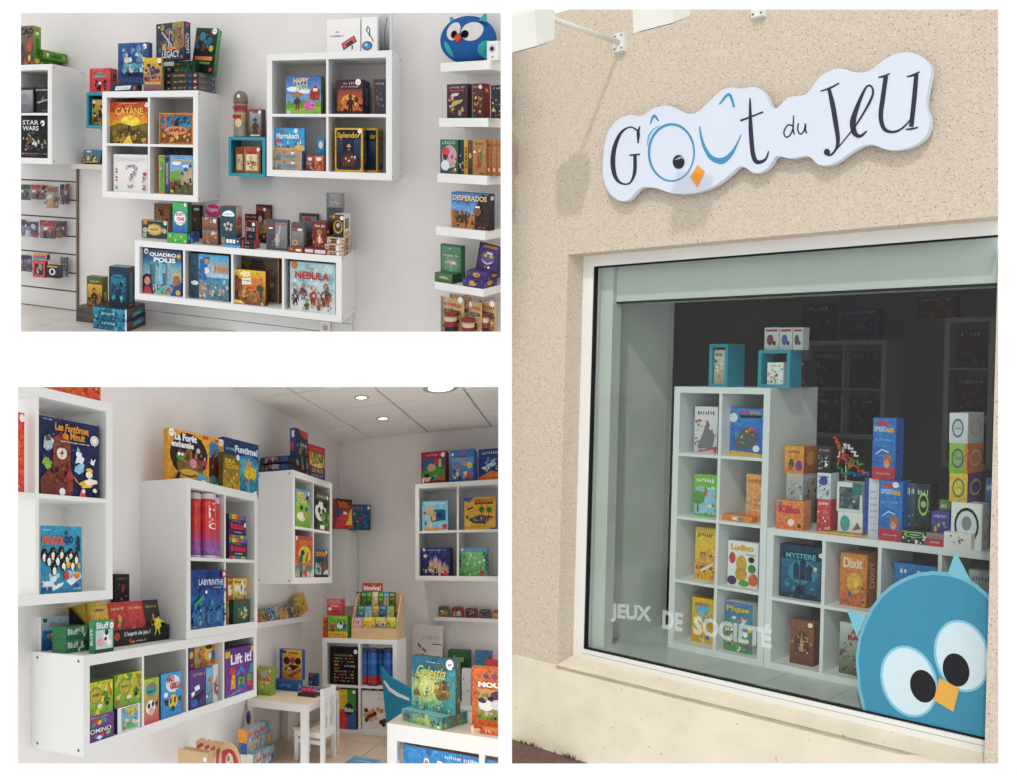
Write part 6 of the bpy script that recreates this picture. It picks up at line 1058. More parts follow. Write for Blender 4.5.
pbox(f2,294.8,312.6,536.5,z,YD_,'red-orange parrot box in the lower left cube of the panda unit',d=.05,body='#b8442c',st=(.08,.94,.014),F=[('bg','#c04030','#d8702c'),('t','CLOUC',.2,.8,.95,.9,'#d8a03a',.03),('p',ell(.55,.56,.34,.22,16),'#e0c03a'),('p',[(.2,.4),(.36,.66),(.46,.62),(.44,.4),(.3,.3)],'#2a6a5a'),('p',[(.6,.5),(.74,.7),(.7,.4),(.56,.34)],'#3a8a4a'),('e',.42,.6,.1,.07,'#1f2a3a'),('gr',0,.02,1,.28,'#2c7a8a','#c8b88a'),('bl',421,14,.05,.02,.95,.3,['#2c8a8a','#c8a86a','#1f5a6a','#e0d0a0'],.07),('e',.55,.12,.1,.07,'#c83a5a')])
z = kD[(1,0)][2]
pbox(f2,314.3,327.8,549,z,YD_,'teal and brown adventure box in the lower right cube of the panda unit',d=.05,body='#1f5a6a',st=(.86,.9,.014),F=[('bg','#1f5a74','#14384a'),('t','ZOMBIE',.06,.74,.86,.9,'#d8842c',.05),('x',.1,.56,.7,.68,'#1c2c3c',3),('p',[(.5,.1),(.98,.2),(.86,.72),(.7,.74)],'#7a4a34'),('p',[(.05,.05),(.5,.08),(.46,.46),(.1,.5)],'#a8c8c0'),('bl',431,12,.1,.1,.45,.45,['#3a5a4a','#b83a4a','#2a3a3a','#8aa89a'],.08),('p',[(.55,0),(1,0),(1,.3),(.7,.2)],'#c8d8d8'),('gr',0,0,1,.1,'#14303c','#0f242c')])

# ---------------- cupboard in the corner and boxes on it
dK = .22; kx0 = float(f2.xat(346.3,-dK,.2)); kx1 = float(f2.xat(359.5,-dK,.2)); kz1 = float(f2.zat(529,kx0,-dK)); kz0 = float(f2.zat(607,kx0,-dK))
kx1 = min(kx1,xcor - .004)
r = empty('wall_cupboard',f2,(kx0,0,kz0),'narrow white wall cupboard in the room corner under two boxes','cupboard'); o_ = (kx0,0,kz0)
b = MB(); b.box(kx0,kx1,-dK + .012,0,kz0,kz1); b.build('body',f2,LAM2,r,o_)
b = MB(); b.box(kx0 + .003,kx1 - .003,-dK,-dK + .011,kz0 + .003,kz1 - .012); b.build('door',f2,LAM2,r,o_)
pbox(f2,336,352.2,499,kz1,-dK + .03,'red and yellow robot box on the corner cupboard',d=.05,yaw=-32,body='#a82c2c',F=[('bg','#2a3a2c','#c8342c'),('t','Robo',.12,.8,.7,.93,'#d8702c',.05),('t','Rally',.2,.68,.85,.8,'#d8702c',.05),('p',[(.6,.1),(.98,.1),(.98,.7),(.84,.6)],'#e0b83a'),('e',.55,.4,.24,.18,'#c8342c'),('e',.3,.35,.14,.12,'#c8342c'),('e',.5,.52,.05,.05,'#f4f4f0'),('e',.62,.52,.05,.05,'#f4f4f0'),('e',.15,.5,.14,.16,'#2c4a8a'),('gr',0,0,1,.12,'#c8342c','#a82c28')],)
pbox(f2,349.5,370.5,504.5,kz1,-dK + .02 - .02,'blue and red box perched at the right of the corner cupboard',d=.05,yaw=-48,body='#24504a',st=(.9,.88,.014),F=[('bg','#2a5a8a','#24506a'),('x',.1,.78,.6,.9,'#c86a4a',3),('bl',441,26,.08,.1,.92,.75,['#b83a3a','#3a6a9a','#c88a6a','#1f3a5a','#8a2c3a','#4a8aa0'],.07),('fr',.04,'#1f4a40')])

# ---------------- narrow ledge with booklets on the left wall
lz = -.397; lx0 = float(f2.xat(256,-.1,lz)); lx1 = float(f2.xat(312.4,-.1,lz))
b = MB(); b.box(lx0,lx1,-.1,0,lz - .03,lz); b.box(lx0,lx1,-.1,-.094,lz,lz + .008); tag(b.build('picture_ledge',f2,LAM,None,(lx0,0,lz - .03)),'narrow white picture ledge with small booklets on the left wall','ledge')
BKS = [(257.5,264,611.5,'#a82c3a','#c84a4a','dark red'),(261.5,269,610.8,'#4a8a3a','#c8b04a','green and yellow'),(266,273.5,611,'#3a6ab0','#b83a4a','blue and red'),(270,277.5,610,'#3a8ac0','#a8c8d8','sky blue'),(275,282.5,609.5,'#b8b0a4','#5a7a9a','grey-beige'),(280.5,288,608.8,'#c87a3a','#d8b85a','orange'),(285.5,293.5,608,'#c8503a','#e0c89a','red and cream'),(289,297.5,607.5,'#24504e','#3a7a6a','dark teal'),(293,302,603.5,'#2a8a94','#d8703a','turquoise'),(298.5,310.5,597.5,'#e0bc2c','#c89a2c','yellow')]
for i,(x0,x1,yt,a,b_,nm) in enumerate(BKS):
    pbox(f2,x0,x1 - .4,yt,lz,-.088 + .0,nm + ' booklet leaning on the narrow left-wall ledge',d=.012,lean=16,roll=-10,name='booklet',cat='booklet',group='booklets on the left-wall ledge',body=a,F=[('bg',a,b_),('bl',451 + i,10,.1,.1,.9,.7,[a,b_,'#c8a878','#3a3a44'],.1),('x',.2,.78,.8,.88,'#e8e0d0',i)])
# ---------------- far wall: shelf unit upper right
dE = .34
e0 = float((f2b.at(417,484,-dE)[0] + f2b.at(413.5,580.3,-dE)[0]) / 2); ez1 = float(f2b.at(417,484,-dE)[2]); ez0 = float(f2b.at(413,580.3,-dE)[2]); edv = float(f2b.at(457.7,530,-dE)[0])
kE = shelf_unit(f2b,e0,e0 + 2 * (edv - e0) ,ez0,ez1,dE,2,2,'white four-cube wall shelf at the right of the far wall',caps='',to=.036,m=LAM2)
YE = -dE + .05
def ee(x0,x1,yt,z_,label,y=0,**k): return pbox(f2b,x0,x1,yt,z_,YE + y,label,**k)
ee(421.2,446,451.5,ez1,'dark red box with a green cartoon picture on the far wall shelf',y=-.02,xs=449,body='#8a2430',st=(.88,.88,.018),F=[('bg','#a82c38','#8a2430'),('gr',.06,.1,.94,.78,'#2c5a9a','#3a8a3a'),('p',[(.06,.1),(.94,.1),(.94,.42),(.5,.5),(.06,.36)],'#3f9a3a'),('p',[(.5,.6),(.75,.62),(.74,.76),(.52,.76)],'#c8343a'),('p',[(.7,.5),(.82,.52),(.8,.76),(.72,.74)],'#e0c03a'),('e',.42,.5,.18,.12,'#d8a080'),('e',.24,.18,.14,.12,'#e0b8a0'),('e',.24,.25,.13,.06,'#3a241c'),('x',.2,.84,.8,.93,'#c8a0a4',3),('e',.8,.17,.1,.09,'#c8343a'),('r',.04,.03,.12,.18,'#e8e4e0'),('bl',461,6,.3,.1,.7,.25,['#c8343a','#e8e0d8','#2a3a6a'],.05)])
ee(450.3,474.5,449.5,ez1,'blue box with building blocks on the far wall shelf',y=-.02,xs=477.5,body='#2c62a8',F=[('bg','#3a78c0','#2458a0'),('gr',.04,.08,.96,.75,'#5a9ad0','#3a6ab0'),('x',.35,.8,.7,.94,'#c8503a',3),('x',.22,.66,.75,.76,'#e0a04a',5),('bl',462,26,.08,.1,.92,.6,['#d8a060','#c8503a','#e0c88a','#2a4a8a','#e8e0d0','#d87a4a'],.07),('e',.8,.5,.12,.1,'#e0c040'),('e',.8,.16,.1,.09,'#c8343a'),('e',.1,.86,.05,.05,'#e8eef2')])
ee(478.6,504,448.5,ez1,'dark blue box with an orange swirl, rightmost on the far wall shelf',y=-.02,d=.07,body='#1f3a80',F=[('bg','#24448a','#1a3070'),('p',[(.0,.1),(.5,.3),(1,.2),(1,0),(0,0)],'#d8702c'),('p',[(.1,.4),(.6,.6),(.7,.5),(.3,.3)],'#c8d4dc'),('x',.12,.8,.9,.93,'#c8b03a',3),('bl',463,12,.1,.3,.9,.7,['#5a7ab0','#8ab0c8','#6ab03a','#14245a'],.07)])
z = kE[(0,1)][2]
ee(421.8,448,501,z,'pale blue children box on the far wall shelf',xs=449.2,body='#6ab4d0',F=[('bg','#7ac0dc','#8ac8e0'),('p',[(.1,.5),(.45,.5),(.45,.85),(.1,.8)],'#c8b090'),('p',[(.45,.3),(.92,.36),(.9,.7),(.48,.72)],'#2a5a8a'),('e',.68,.52,.1,.09,'#1f3a5a'),('bl',464,20,.05,.1,.6,.75,['#d8b090','#e8d8c0','#c89a7a','#e0c03a','#5a3a2c'],.06),('x',.1,.86,.9,.95,'#dfeef4',3),('r',.1,.03,.8,.12,'#e0a04a'),('e',.88,.14,.09,.08,'#c8343a')])
z = kE[(1,1)][2]
ee(464.3,495.5,497.3,z,'orange-yellow box with a grey street map on the far wall shelf',d=.08,body='#24509a',F=[('bg','#e0a83a','#e8b850'),('p',[(0,1),(.3,1),(.18,.86),(0,.9)],'#2c5aa8'),('p',[(.06,.0),(1,0),(1,.08),(.8,.02)],'#2c5aa8'),('t','RUSH',.34,.86,.58,.94,'#c8343a',.05),('t','HOUR',.6,.86,.92,.94,'#d8702c',.05),('t','SAFARI',.34,.78,.92,.85,'#2a2420',.05),('p',[(.16,.36),(.5,.46),(.96,.4),(.7,.22),(.3,.26)],'#4a4c50'),('p',[(.16,.36),(.3,.26),(.7,.22),(.7,.18),(.3,.21),(.16,.31)],'#33353a'),('bl',465,22,.25,.26,.85,.42,['#8a8a84','#c8c4b8','#3a6a3a','#6a6a68','#c8543a'],.035),('tree',.56,.42,.3,'#3a7a2c','#6a4a2c'),('tree',.8,.42,.28,'#3a7a2c','#6a4a2c'),('e',.1,.4,.05,.06,'#3a7a34'),('x',.2,.1,.6,.14,'#8a3a2c',3),('p',[(.1,.6),(.3,.68),(.28,.72),(.1,.66)],'#3a3430')],L=[('bg','#2c5aa8','#24488a')])
z = kE[(0,0)][2]
ee(421.5,449.5,547.5,z,'midnight blue castle box on the far wall shelf',xs=453,body='#26285a',st=(.1,.93,.013),F=[('bg','#343a78','#24264e'),('x',.2,.88,.85,.94,'#b8bcd8',3),('e',.14,.7,.07,.06,'#d8c890'),('cas',.5,.12,.6,'#c8a884','#8a7aa8'),('cas',.82,.1,.4,'#b89a80','#7a6a9a'),('bl',466,20,.05,.03,.95,.35,['#c8a884','#8a7a8a','#5a4a6a','#d8c0a0'],.05),('e',.88,.1,.08,.08,'#c8343a'),('bl',467,12,.05,.6,.95,.85,['#e8e4d0','#c8c8e8'],.012)])
z = kE[(1,0)][2]
ee(459.3,487.5,547.5,z,'green meadow box with chequered edges on the far wall shelf',d=.06,body='#3a8a4a',st=(.1,.93,.013),F=[('bg','#5a9ac8','#5aa85a'),('gr',.06,.04,.9,.84,'#8ac88a','#4a9a4a'),('bl',468,40,.08,.06,.9,.82,['#7ac07a','#3a8a3a','#a8d8a0','#5aa85a','#c8e0c0','#8ab8a0'],.06),('x',.2,.87,.92,.93,'#d8a03a',3),('e',.8,.12,.09,.08,'#c8343a')] + [('r',.0 if i % 2 else .03,i * .08 + .3,.03 if i % 2 else .06,i * .08 + .38,'#18181a') for i in range(6)] + [('r',.92 if i % 2 else .96,i * .08 + .2,.96 if i % 2 else 1,i * .08 + .28,'#18181a') for i in range(7)])
# ledge with tins on the far wall
q0 = f2b.at(434,616,-.1); q1 = f2b.at(500,620,-.1); lz2 = float((q0[2] + q1[2]) / 2)
b = MB(); b.box(q0[0],q1[0] + .1,-.1,0,lz2 - .03,lz2); tag(b.build('wall_ledge',f2b,LAM,None,(q0[0],0,lz2 - .03)),'narrow white ledge with five small tins on the far wall','ledge')
def tin(x0,x1,yt,label,a,cols,seed):
    y = -.075; xa = float(f2b.xat(x0,y,lz2)); xb = float(f2b.xat(x1,y,lz2)); h = float(f2b.zat(yt,xa,y)) - lz2; w = xb - xa; o_ = (xa,y,lz2)
    rr = empty('game_tin',f2b,o_,label,'tin','small tins on the far wall ledge'); rad = w * .16
    def loop(s,dy):
        P = []
        for cx_,cz_,a0 in ((xb - rad,lz2 + h - rad,0),(xa + rad,lz2 + h - rad,90),(xa + rad * .5,lz2 + rad * .5,180),(xb - rad * .5,lz2 + rad * .5,270)):
            rr_ = rad if a0 < 180 else rad * .5
            for k in range(4): t = math.radians(a0 + k * 30); P.append((cx_ + rr_ * math.cos(t),y + dy,cz_ + rr_ * math.sin(t)))
        return P
    b = MB(); b.prism(loop(1,0),(0,.05,0),a); b.build('tin_body',f2b,PLAST,rr,o_)
    b = MB(); art(b,b,[('r',.14,.62,.86,.84,'#3a2c24'),('gr',.14,.14,.86,.6,cols[0],cols[1]),('bl',seed,10,.18,.16,.82,.56,cols + ['#e8e4dc'],.07),('x',.22,.68,.78,.78,'#e8e0d0',seed)],np.array((xa,y,lz2)),np.array((1.,0,0)),np.array((0,0,1.)),np.array((0,-1.,0)),w,h); b.build('printed_lid',f2b,CARD,rr,o_)
tin(438.3,448.8,606,'olive green tin, leftmost on the far wall ledge','#6a7a2c',['#8a9a4a','#c85a4a','#e0d8c0'],1)
tin(451.6,462.6,607,'red tin, second on the far wall ledge','#a83a34',['#3a8a9a','#c8b8a0','#4a3a34'],2)
tin(465.2,476.5,608,'brown and blue tin, third on the far wall ledge','#8a4a2c',['#2c3a6a','#6a2c34','#d8c8b0'],3)
tin(479,490.4,609,'slate blue tin, fourth on the far wall ledge','#4a6a74',['#2a3a4a','#7a4a3a','#b89a7a'],4)
tin(492.8,504,609.5,'orange tin at the right end of the far wall ledge','#d07a34',['#e0b04a','#8a9a3a','#c8543a'],5)

# ---------------- low unit in the far corner with the wooden card rack
dF = .30
pF = f2b.at(322.4,732.5,ZF,2)
aF = math.radians(14); fF = Frame(f2b.M[:,0] * math.cos(aF) + f2b.M[:,1] * math.sin(aF),f2b.M[:,1],f2b.W((float(pF[0]),float(pF[1]) + dF,0)))     # turned a little into the corner
g0,g1 = 0.0,float(fF.at(397,690,-dF)[0]); gz1 = float((fF.at(322.4,638,-dF)[2] + fF.at(400.5,640,-dF)[2]) / 2)
kF = shelf_unit(fF,g0,g1,ZF + .001,gz1,dF,2,2,'white four-cube floor unit in the far corner under the wooden card rack',caps='',to=.034,m=LAM2)
YF = -dF + .02
def ff(x0,x1,yt,cell,label,y=0,**k): return pbox(fF,x0,x1,yt,kF[cell][2],YF + y,label,**k)
DOT = [('bg','#1c1c20','#141416')]
rd = random.Random(7)
for i in range(11):
    for j in range(9):
        if rd.random() < .72 and not (4 <= j <= 5 and 3 <= i): DOT.append(('e',.18 + i * .064,.1 + j * .085,.02,.024,rd.choice(['#e0c02c','#c8342c','#3a8ac0','#5ab03a','#d8702c','#c84a9a','#e0c02c'])))
DOT += [('x',.5,.46,.9,.54,'#c8a0c0',4)]
ff(330,358.5,647,(0,1),'black box with coloured peg dots in the corner floor unit',d=.06,F=DOT,body='#17171a',st=(.9,.88,.016))
BT = ['#c8343a','#b8303c','#3064b0','#2f66b4','#2c5eac','#3a74bc','#2f62b0','#2c5aa8']
for (x0,x1,yt,y,nm) in ((361.5,368.5,648.5,.06,'leftmost blue and red tube in the corner floor unit'),(367.8,377.8,648,.03,'front blue and red tube in the corner floor unit'),(377,383.5,648.5,.09,'blue and red tube between the front and rightmost tubes'),(383,394,648,.05,'rightmost blue and red tube in the corner floor unit')):
    tube(fF,x0,x1,yt,kF[(1,1)][2],YF + y,nm,BT,'#3a4a6a','blue tubes in the corner floor unit')
ff(338.5,355.8,689.5,(0,0),'red, yellow, green and blue box in the lower left cube of the corner unit',d=.07,y=-.02,F=[('r',0,0,.5,.5,'#c83a2c'),('r',.5,0,1,.5,'#2c5aa8'),('r',0,.5,.5,1,'#e0b82c'),('r',.5,.5,1,1,'#3a8a3a'),('e',.6,.5,.28,.16,'#2a2c34'),('t','Blokus',.36,.44,.86,.56,'#dfe4e8',.03)],body='#8a3a2c',st=(.9,.94,.012))
ff(331,338,691,(0,0),'orange and red narrow box beside the four-colour box',d=.1,y=.02,F=[('bg','#d8742c','#b83a2c'),('r',0,.6,1,.75,'#e0b82c')],body='#c85a2c')
ff(362.3,394,691,(1,0),'white box with brown wooden balls in the lower right cube of the corner unit',d=.1,F=[('bg','#e8e4e2','#dcd8d6'),('t','PYLOS',.5,.74,.96,.84,'#b8b0b8',.0)] + [('e',u,w,.065,.06,c) for u,w,c in ((.12,.5,'#5a2c22'),(.22,.44,'#c89a64'),(.1,.38,'#c89a64'),(.2,.33,'#5a2c22'),(.3,.38,'#6a342a'),(.34,.5,'#c89a64'),(.4,.42,'#5a2c22'),(.14,.26,'#6a342a'),(.28,.27,'#c89a64'),(.42,.32,'#d8ae78'),(.5,.54,'#c89a64'),(.6,.5,'#b88a54'),(.6,.22,'#4a2420'),(.68,.16,'#4a2420'),(.7,.26,'#5a2c22'))] + [('p',[(.55,.56),(.8,.48),(.95,.34),(.97,.38),(.82,.54)],'#c8a070')],body='#dcd8d6')
zz = fF.zat(691,fF.xat(370,YF,kF[(1,0)][2]),YF)
ff_y = YF + .005
pbox(fF,362.6,392,686.8,float(zz) + .001,YF + .01,'dark flat box lying on the white wooden-ball box',d=.1,body='#2a2628',F=[('bg','#332e30','#221e20'),('r',.1,.2,.3,.8,'#8a8480'),('r',.45,.2,.6,.8,'#9a9490')])
# wooden rack with small decks
WOOD = mat('pale_wood','#d2b287',.55,.25,9,.08)
yr = -dF + .012; rx0 = float(fF.xat(351.5,yr,gz1)); rx1 = float(fF.xat(397,yr,gz1)); zr = gz1
r = empty('card_rack',fF,(rx0,yr,zr),'stepped pale wooden card rack with a red sign on the corner unit','display rack'); o_ = (rx0,yr,zr)
hfr = float(fF.zat(627.5,rx0,yr)) - zr; D_ = .24
def rk(n,*a): b = MB(); b.box(*a); return b.build(n,fF,WOOD,r,o_)
rk('front_board',rx0,rx1,yr,yr + .008,zr,zr + hfr)
zb1_ = float(fF.zat(592,rx0,yr + D_)); rk('back_board',rx0,rx1,yr + D_ - .008,yr + D_,zr,zb1_)
for X in (rx0,rx1 - .008):
    b = MB(); b.prism([(X,yr + .008,zr),(X,yr + D_ - .008,zr),(X,yr + D_ - .008,zb1_),(X,yr + D_ * .6,zb1_ - .02),(X,yr + .01,zr + hfr * 1.6)],(.008,0,0),'#fff'); b.build('side_board',fF,WOOD,r,o_)
steps = [(yr + .012,zr + .05,617.5),(yr + .095,zr + .135,606),(yr + .175,zr + .20,592)]
for yy,zz_,_ in steps: rk('step_board',rx0 + .008,rx1 - .008,yy,yy + .07,zz_ - .008,zz_)
b = MB(); tb = MB(); ys_ = yr + D_ + .001; s0 = float(fF.xat(362.3,ys_,zb1_)); s1 = float(fF.xat(382.5,ys_,zb1_)); zs0 = float(fF.zat(592.5,s0,ys_)); zs1 = float(fF.zat(582.8,s0,ys_))
b.box(s0,s1,ys_,ys_ + .006,zb1_ - .06,zs1,'#c02c34'); art(b,tb,[('t','bioviva!',.08,.55,.92,.85,'#f0ece8',.04),('e',.55,.9,.12,.06,'#5a9a3a')],np.array((s0,ys_,zb1_ - .06)),np.array((1.,0,0)),np.array((0,0,1.)),np.array((0,-1.,0)),s1 - s0,zs1 - zb1_ + .06); b.build('sign_board',fF,CARD,r,o_); tb.build('sign_lettering',fF,PAPER,r,o_)
DC = [['#c88a9a','#e0b8b0','pink'],['#e0c82c','#c8a02c','yellow'],['#d8c03a','#4a7ab0','yellow and blue'],['#d8d02c','#6aa03a','lemon yellow']]
def decks(row,xs_,cl,pos):
    yy,zz_,yt = steps[row]
    for i,(x0,x1) in enumerate(xs_):
        a,b_,nm = cl[i]
        pbox(fF,x0,x1,yt,zz_,yy + .012,f'{nm} card deck, {ORD[i]} in the {pos} row of the wooden rack',d=.02,lean=8,name='card_deck',cat='card deck',group='card decks in the wooden rack',body=a,F=[('bg',a,b_),('bl',i + 10 * row,12,.12,.1,.88,.66,[b_,'#3a5a3a','#c87a4a','#e0d0b0','#4a3a34',b_],.12),('x',.14,.78,.86,.9,'#f4f0e4',i)])
ORD = ['first','second','third','fourth','fifth','sixth','seventh','eighth']
decks(0,[(352.8,362.3),(363,374.5),(375.2,386),(386.8,395.5)],DC,'front')
decks(1,[(352.2,357),(357.6,364.2),(364.8,371.6),(372.2,378.6),(379.2,386),(386.6,393.6)],[['#8a4a9a','#a86ab0','purple'],['#4a9a4a','#3a7ac0','green'],['#3a8ac0','#c8d8e0','blue'],['#d8984a','#4a9a3a','orange'],['#2c7ac0','#22305a','deep blue'],['#5ab04a','#d8b08a','leaf green']],'middle')
decks(2,[(355.6,360.4),(360.9,366),(366.5,371.4),(371.9,377.3),(377.8,383),(383.5,388.6),(389.1,394.6)],[['#6a4a2c','#8a6a3a','brown'],['#3a8a3a','#2a5a2a','dark green'],['#5a9a3a','#1f2a1f','green and black'],['#e0d0a8','#c8b070','cream'],['#4aa03a','#6a4a2c','bright green'],['#2c8ac0','#d8c03a','blue'],['#6a7a2c','#4a3a24','olive']],'back')
# two boxes left of the rack
pbox(fF,328,347.5,615.8,gz1,-dF + .02,'green box with children and animals left of the wooden rack',d=.1,body='#5a9a34',F=[('bg','#7ab83a','#4a8a2c'),('gr',.0,.0,1,.3,'#e0c03a','#c89a2c'),('fig',.24,.28,.5,['#e0b090','#c83a34','#5a3420']),('e',.62,.56,.16,.14,'#ece8e4'),('e',.66,.66,.06,.05,'#2a2624'),('e',.85,.5,.1,.14,'#2c5a9a'),('bl',471,16,.4,.28,.95,.85,['#e8e4d8','#3a6a2c','#c8543a','#8ac04a','#2a3a5a'],.05),('x',.1,.12,.8,.22,'#c83a34',3),('x',.3,.88,.9,.95,'#e8e4d0',5)],L=[('bg','#d8642c','#c8442c')])
zz = fF.zat(615.8,fF.xat(337,-dF + .02,gz1),-dF + .02)
pbox(fF,327,341.6,599,float(zz),-dF + .05,'pinkish red clear-wrapped box on the green children box',d=.08,body='#c84048',F=[('bg','#d0545a','#c03a44'),('r',.08,.72,.92,.95,'#d87a80'),('x',.25,.5,.8,.66,'#e8c8c8',4),('e',.2,.4,.12,.1,'#e8d8d4'),('e',.55,.25,.3,.1,'#b03038')])
pbox(fF,322.8,327.6,617.5,gz1,-dF + .04,'narrow orange box at the left end of the corner unit top',d=.1,body='#c8502c',F=[('bg','#d8602c','#b83a24'),('bl',2,6,.1,.1,.9,.9,['#e0a04a','#8a2c24'],.2)])

# ---------------- children's table
zt3 = -.877
tcx,tcy = [float(v) for v in f2b.at(306.5,705,zt3,2)[:2]]; ty1 = -1.33; tx0 = .025
CREAM = mat('birch_top','#dfd0b8',.4,.3,5,.05); WHT = mat('white_paint','#e9e7e3',.4,.3,4,.02)
r = empty('childrens_table',f2b,(tcx,tcy,ZF),'small white children\'s table with a pale wood top','table'); o_ = (tcx,tcy,ZF); tl = .05
def tp(n,m,*a): b = MB(); b.box(*a); return b.build(n,f2b,m,r,o_)
tp('table_top',CREAM,tx0 + .004,tcx - .004,tcy + .004,ty1 - .004,zt3 - .006,zt3)
for n_,a in (('apron',(tx0,tcx,tcy,tcy + .03,zt3 - .05,zt3 - .0005)),('apron',(tx0,tcx,ty1 - .03,ty1,zt3 - .05,zt3 - .0065)),('apron',(tx0,tx0 + .03,tcy + .03,ty1 - .03,zt3 - .05,zt3 - .0065)),('apron',(tcx - .03,tcx,tcy + .03,ty1 - .03,zt3 - .05,zt3 - .0005))): tp(n_,WHT,*a)
for X in (tx0,tcx - tl):
    for Y in (tcy,ty1 - tl): tp('leg',WHT,X,X + tl,Y,Y + tl,ZF,zt3 - .05)
def onT(x0,x1,yt,yb,label,**k):
    p = f2b.at(x0,yb,zt3,2); return pbox(f2b,x0,x1,yt,zt3,float(p[1]),label,**k)
onT(274.5,298,680,689.5,'blue flat box under the chocolate-picture box on the children\'s table',xs=302.5,body='#2c5aa8',F=[('bg','#3468b8','#2850a0'),('x',.2,.3,.7,.7,'#7aa8d8',3)],R=[('bg','#2c5cac','#224890'),('r',.2,.3,.6,.7,'#7aa0d0')])
yy = float(f2b.at(274.5,689.5,zt3,2)[1]); zz = float(f2b.zat(680,f2b.xat(286,yy,zt3),yy))
pbox(f2b,279.5,302,649.5,zz,yy + .05,'upright blue and yellow box with chocolate sweets on the children\'s table',xl=None,d=.06,body='#2a56a4',F=[('bg','#e0b03a','#d89a2c'),('gr',0,.0,.14,1,'#2c5aa8','#2c5aa8'),('x',.4,.84,.9,.93,'#2a2420',4),('e',.32,.62,.14,.13,'#4a2018'),('e',.58,.64,.12,.11,'#b83a5a'),('e',.82,.62,.13,.12,'#3a1c16'),('e',.62,.42,.1,.1,'#d88a9a'),('p',[(.3,.1),(.95,.4),(.95,.28),(.5,.08)],'#c83a2c'),('p',[(.2,.3),(.6,.3),(.9,.46),(.5,.5)],'#2a2220'),('e',.44,.32,.09,.1,'#e8d8a0'),('e',.44,.3,.05,.05,'#c83a4a'),('r',.03,.86,.3,.96,'#1f4a94')])
onT(258,271,681,694.5,'lower yellow-green clear-window box at the left of the children\'s table',xs=275.5,body='#8aa84a',F=[('bg','#b8c05a','#7aa03a'),('bl',3,10,.1,.1,.9,.9,['#d8b04a','#5a9a4a','#c8d8a0','#3a8aa0'],.1)])
yy = float(f2b.at(258,694.5,zt3,2)[1]); zz = float(f2b.zat(681,f2b.xat(264,yy,zt3),yy))
pbox(f2b,258,271.5,667,zz,yy + .004,'upper yellow-green clear-window box at the left of the children\'s table',xs=275.8,body='#8aa84a',F=[('bg','#a8b84a','#c86a3a'),('p',ell(.45,.5,.32,.36,6),'#8a9498'),('p',ell(.45,.5,.24,.27,6),'#a8b0b4'),('bl',5,10,.7,.1,.98,.9,['#c8d04a','#c8543a','#5aa04a','#e0e0b0'],.08),('x',.1,.86,.8,.94,'#3a4a2c',3)])
onT(308.3,317,673.5,685.5,'small red and blue box at the back of the children\'s table',xs=319.3,body='#2a4a7a',F=[('bg','#2c5a8a','#24406a'),('r',.0,.7,.5,1,'#b83a3a'),('bl',7,8,.1,.1,.9,.6,['#5a8a4a','#c8b890','#3a6aa0'],.1)])
p = f2b.at(315.5,690.5,zt3,2); gbox(f2b,(float(p[0]),float(p[1]),zt3),.1,.09,.012,'rule_booklet','thin blue booklet lying on the children\'s table','booklet',body='#3a7ab0',top='#4a86b8',T=[('bg','#4a8abc','#3a72a8'),('x',.2,.4,.8,.6,'#d8e4ec',3)])
p = f2b.at(297.5,696,zt3,2); px_,py_ = float(p[0]),float(p[1]); w_ = float(f2b.xat(315,py_,zt3)) - px_
r = empty('sweets_tray',f2b,(px_,py_,zt3),'black tray with three pink chocolate pieces on the children\'s table','tray'); o_ = (px_,py_,zt3)
b = MB(); b.box(px_,px_ + w_,py_,py_ + .11,zt3,zt3 + .022,'#26262a'); b.build('tray_body',f2b,PLAST,r,o_)
for i in range(3):
    cx_ = px_ + w_ * (.24 + .26 * i); b = MB(); b.lathe((cx_,py_ + .05,zt3 + .022),[(.022,0),(.024,.012),(.02,.03),(.012,.036)],'#3a2420',14,cols=['#d84a7a','#d84a7a','#3a2420','#3a2420']); b.build('sweet',f2b,PLAST,r,o_)

# ---------------- child's chair (back towards the room's right)
def ch_pt(px,py,z): return [float(v) for v in f2b.at(px,py,z,2)]
zs = float(f2b.zat(731,.64,-1.9)); R0 = ch_pt(324,764,ZF); R1 = ch_pt(337.6,758,ZF)
bx_r = R0[0]; by0,by1 = R0[1],R0[1] + .24; L0 = bx_r - .25
r = empty('childs_chair',f2b,(bx_r,by0,ZF),'white child\'s chair pulled up to the small table','chair'); o_ = (bx_r,by0,ZF); t = .032
zc_ = float(f2b.zat(690,bx_r,by0)); 
def cp(n,*a): b = MB(); b.box(*a); return b.build(n,f2b,WHT,r,o_)
for Y in (by0,by1 - t): cp('back_post',bx_r - t,bx_r,Y,Y + t,ZF,zc_)
for Y in (by0,by1 - t): cp('front_leg',L0,L0 + t,Y,Y + t,ZF,zs - .02)
b = MB(); b.box(L0 - .01,bx_r - t,by0 - .005,by1 + .005,zs - .02,zs); b.build('seat',f2b,mat('chair_seat','#cbbba6',.5,.25,6,.05),r,o_)
cp('seat_rail',L0 + t,bx_r - t,by0,by0 + .018,zs - .055,zs - .02); cp('seat_rail',L0 + t,bx_r - t,by1 - .018,by1,zs - .055,zs - .02); cp('seat_rail',bx_r - t,bx_r - .01,by0 + t,by1 - t,zs - .06,zs); cp('seat_rail',L0 + .008,L0 + t,by0 + t,by1 - t,zs - .055,zs - .02)
cp('stretcher',L0 + t,bx_r - t,by0 + .008,by0 + .024,ZF + .11,ZF + .135); cp('stretcher',L0 + t,bx_r - t,by1 - .024,by1 - .008,ZF + .11,ZF + .135)
cp('top_rail',bx_r - .026,bx_r - .006,by0 + t,by1 - t,zc_ - .055,zc_ - .004)
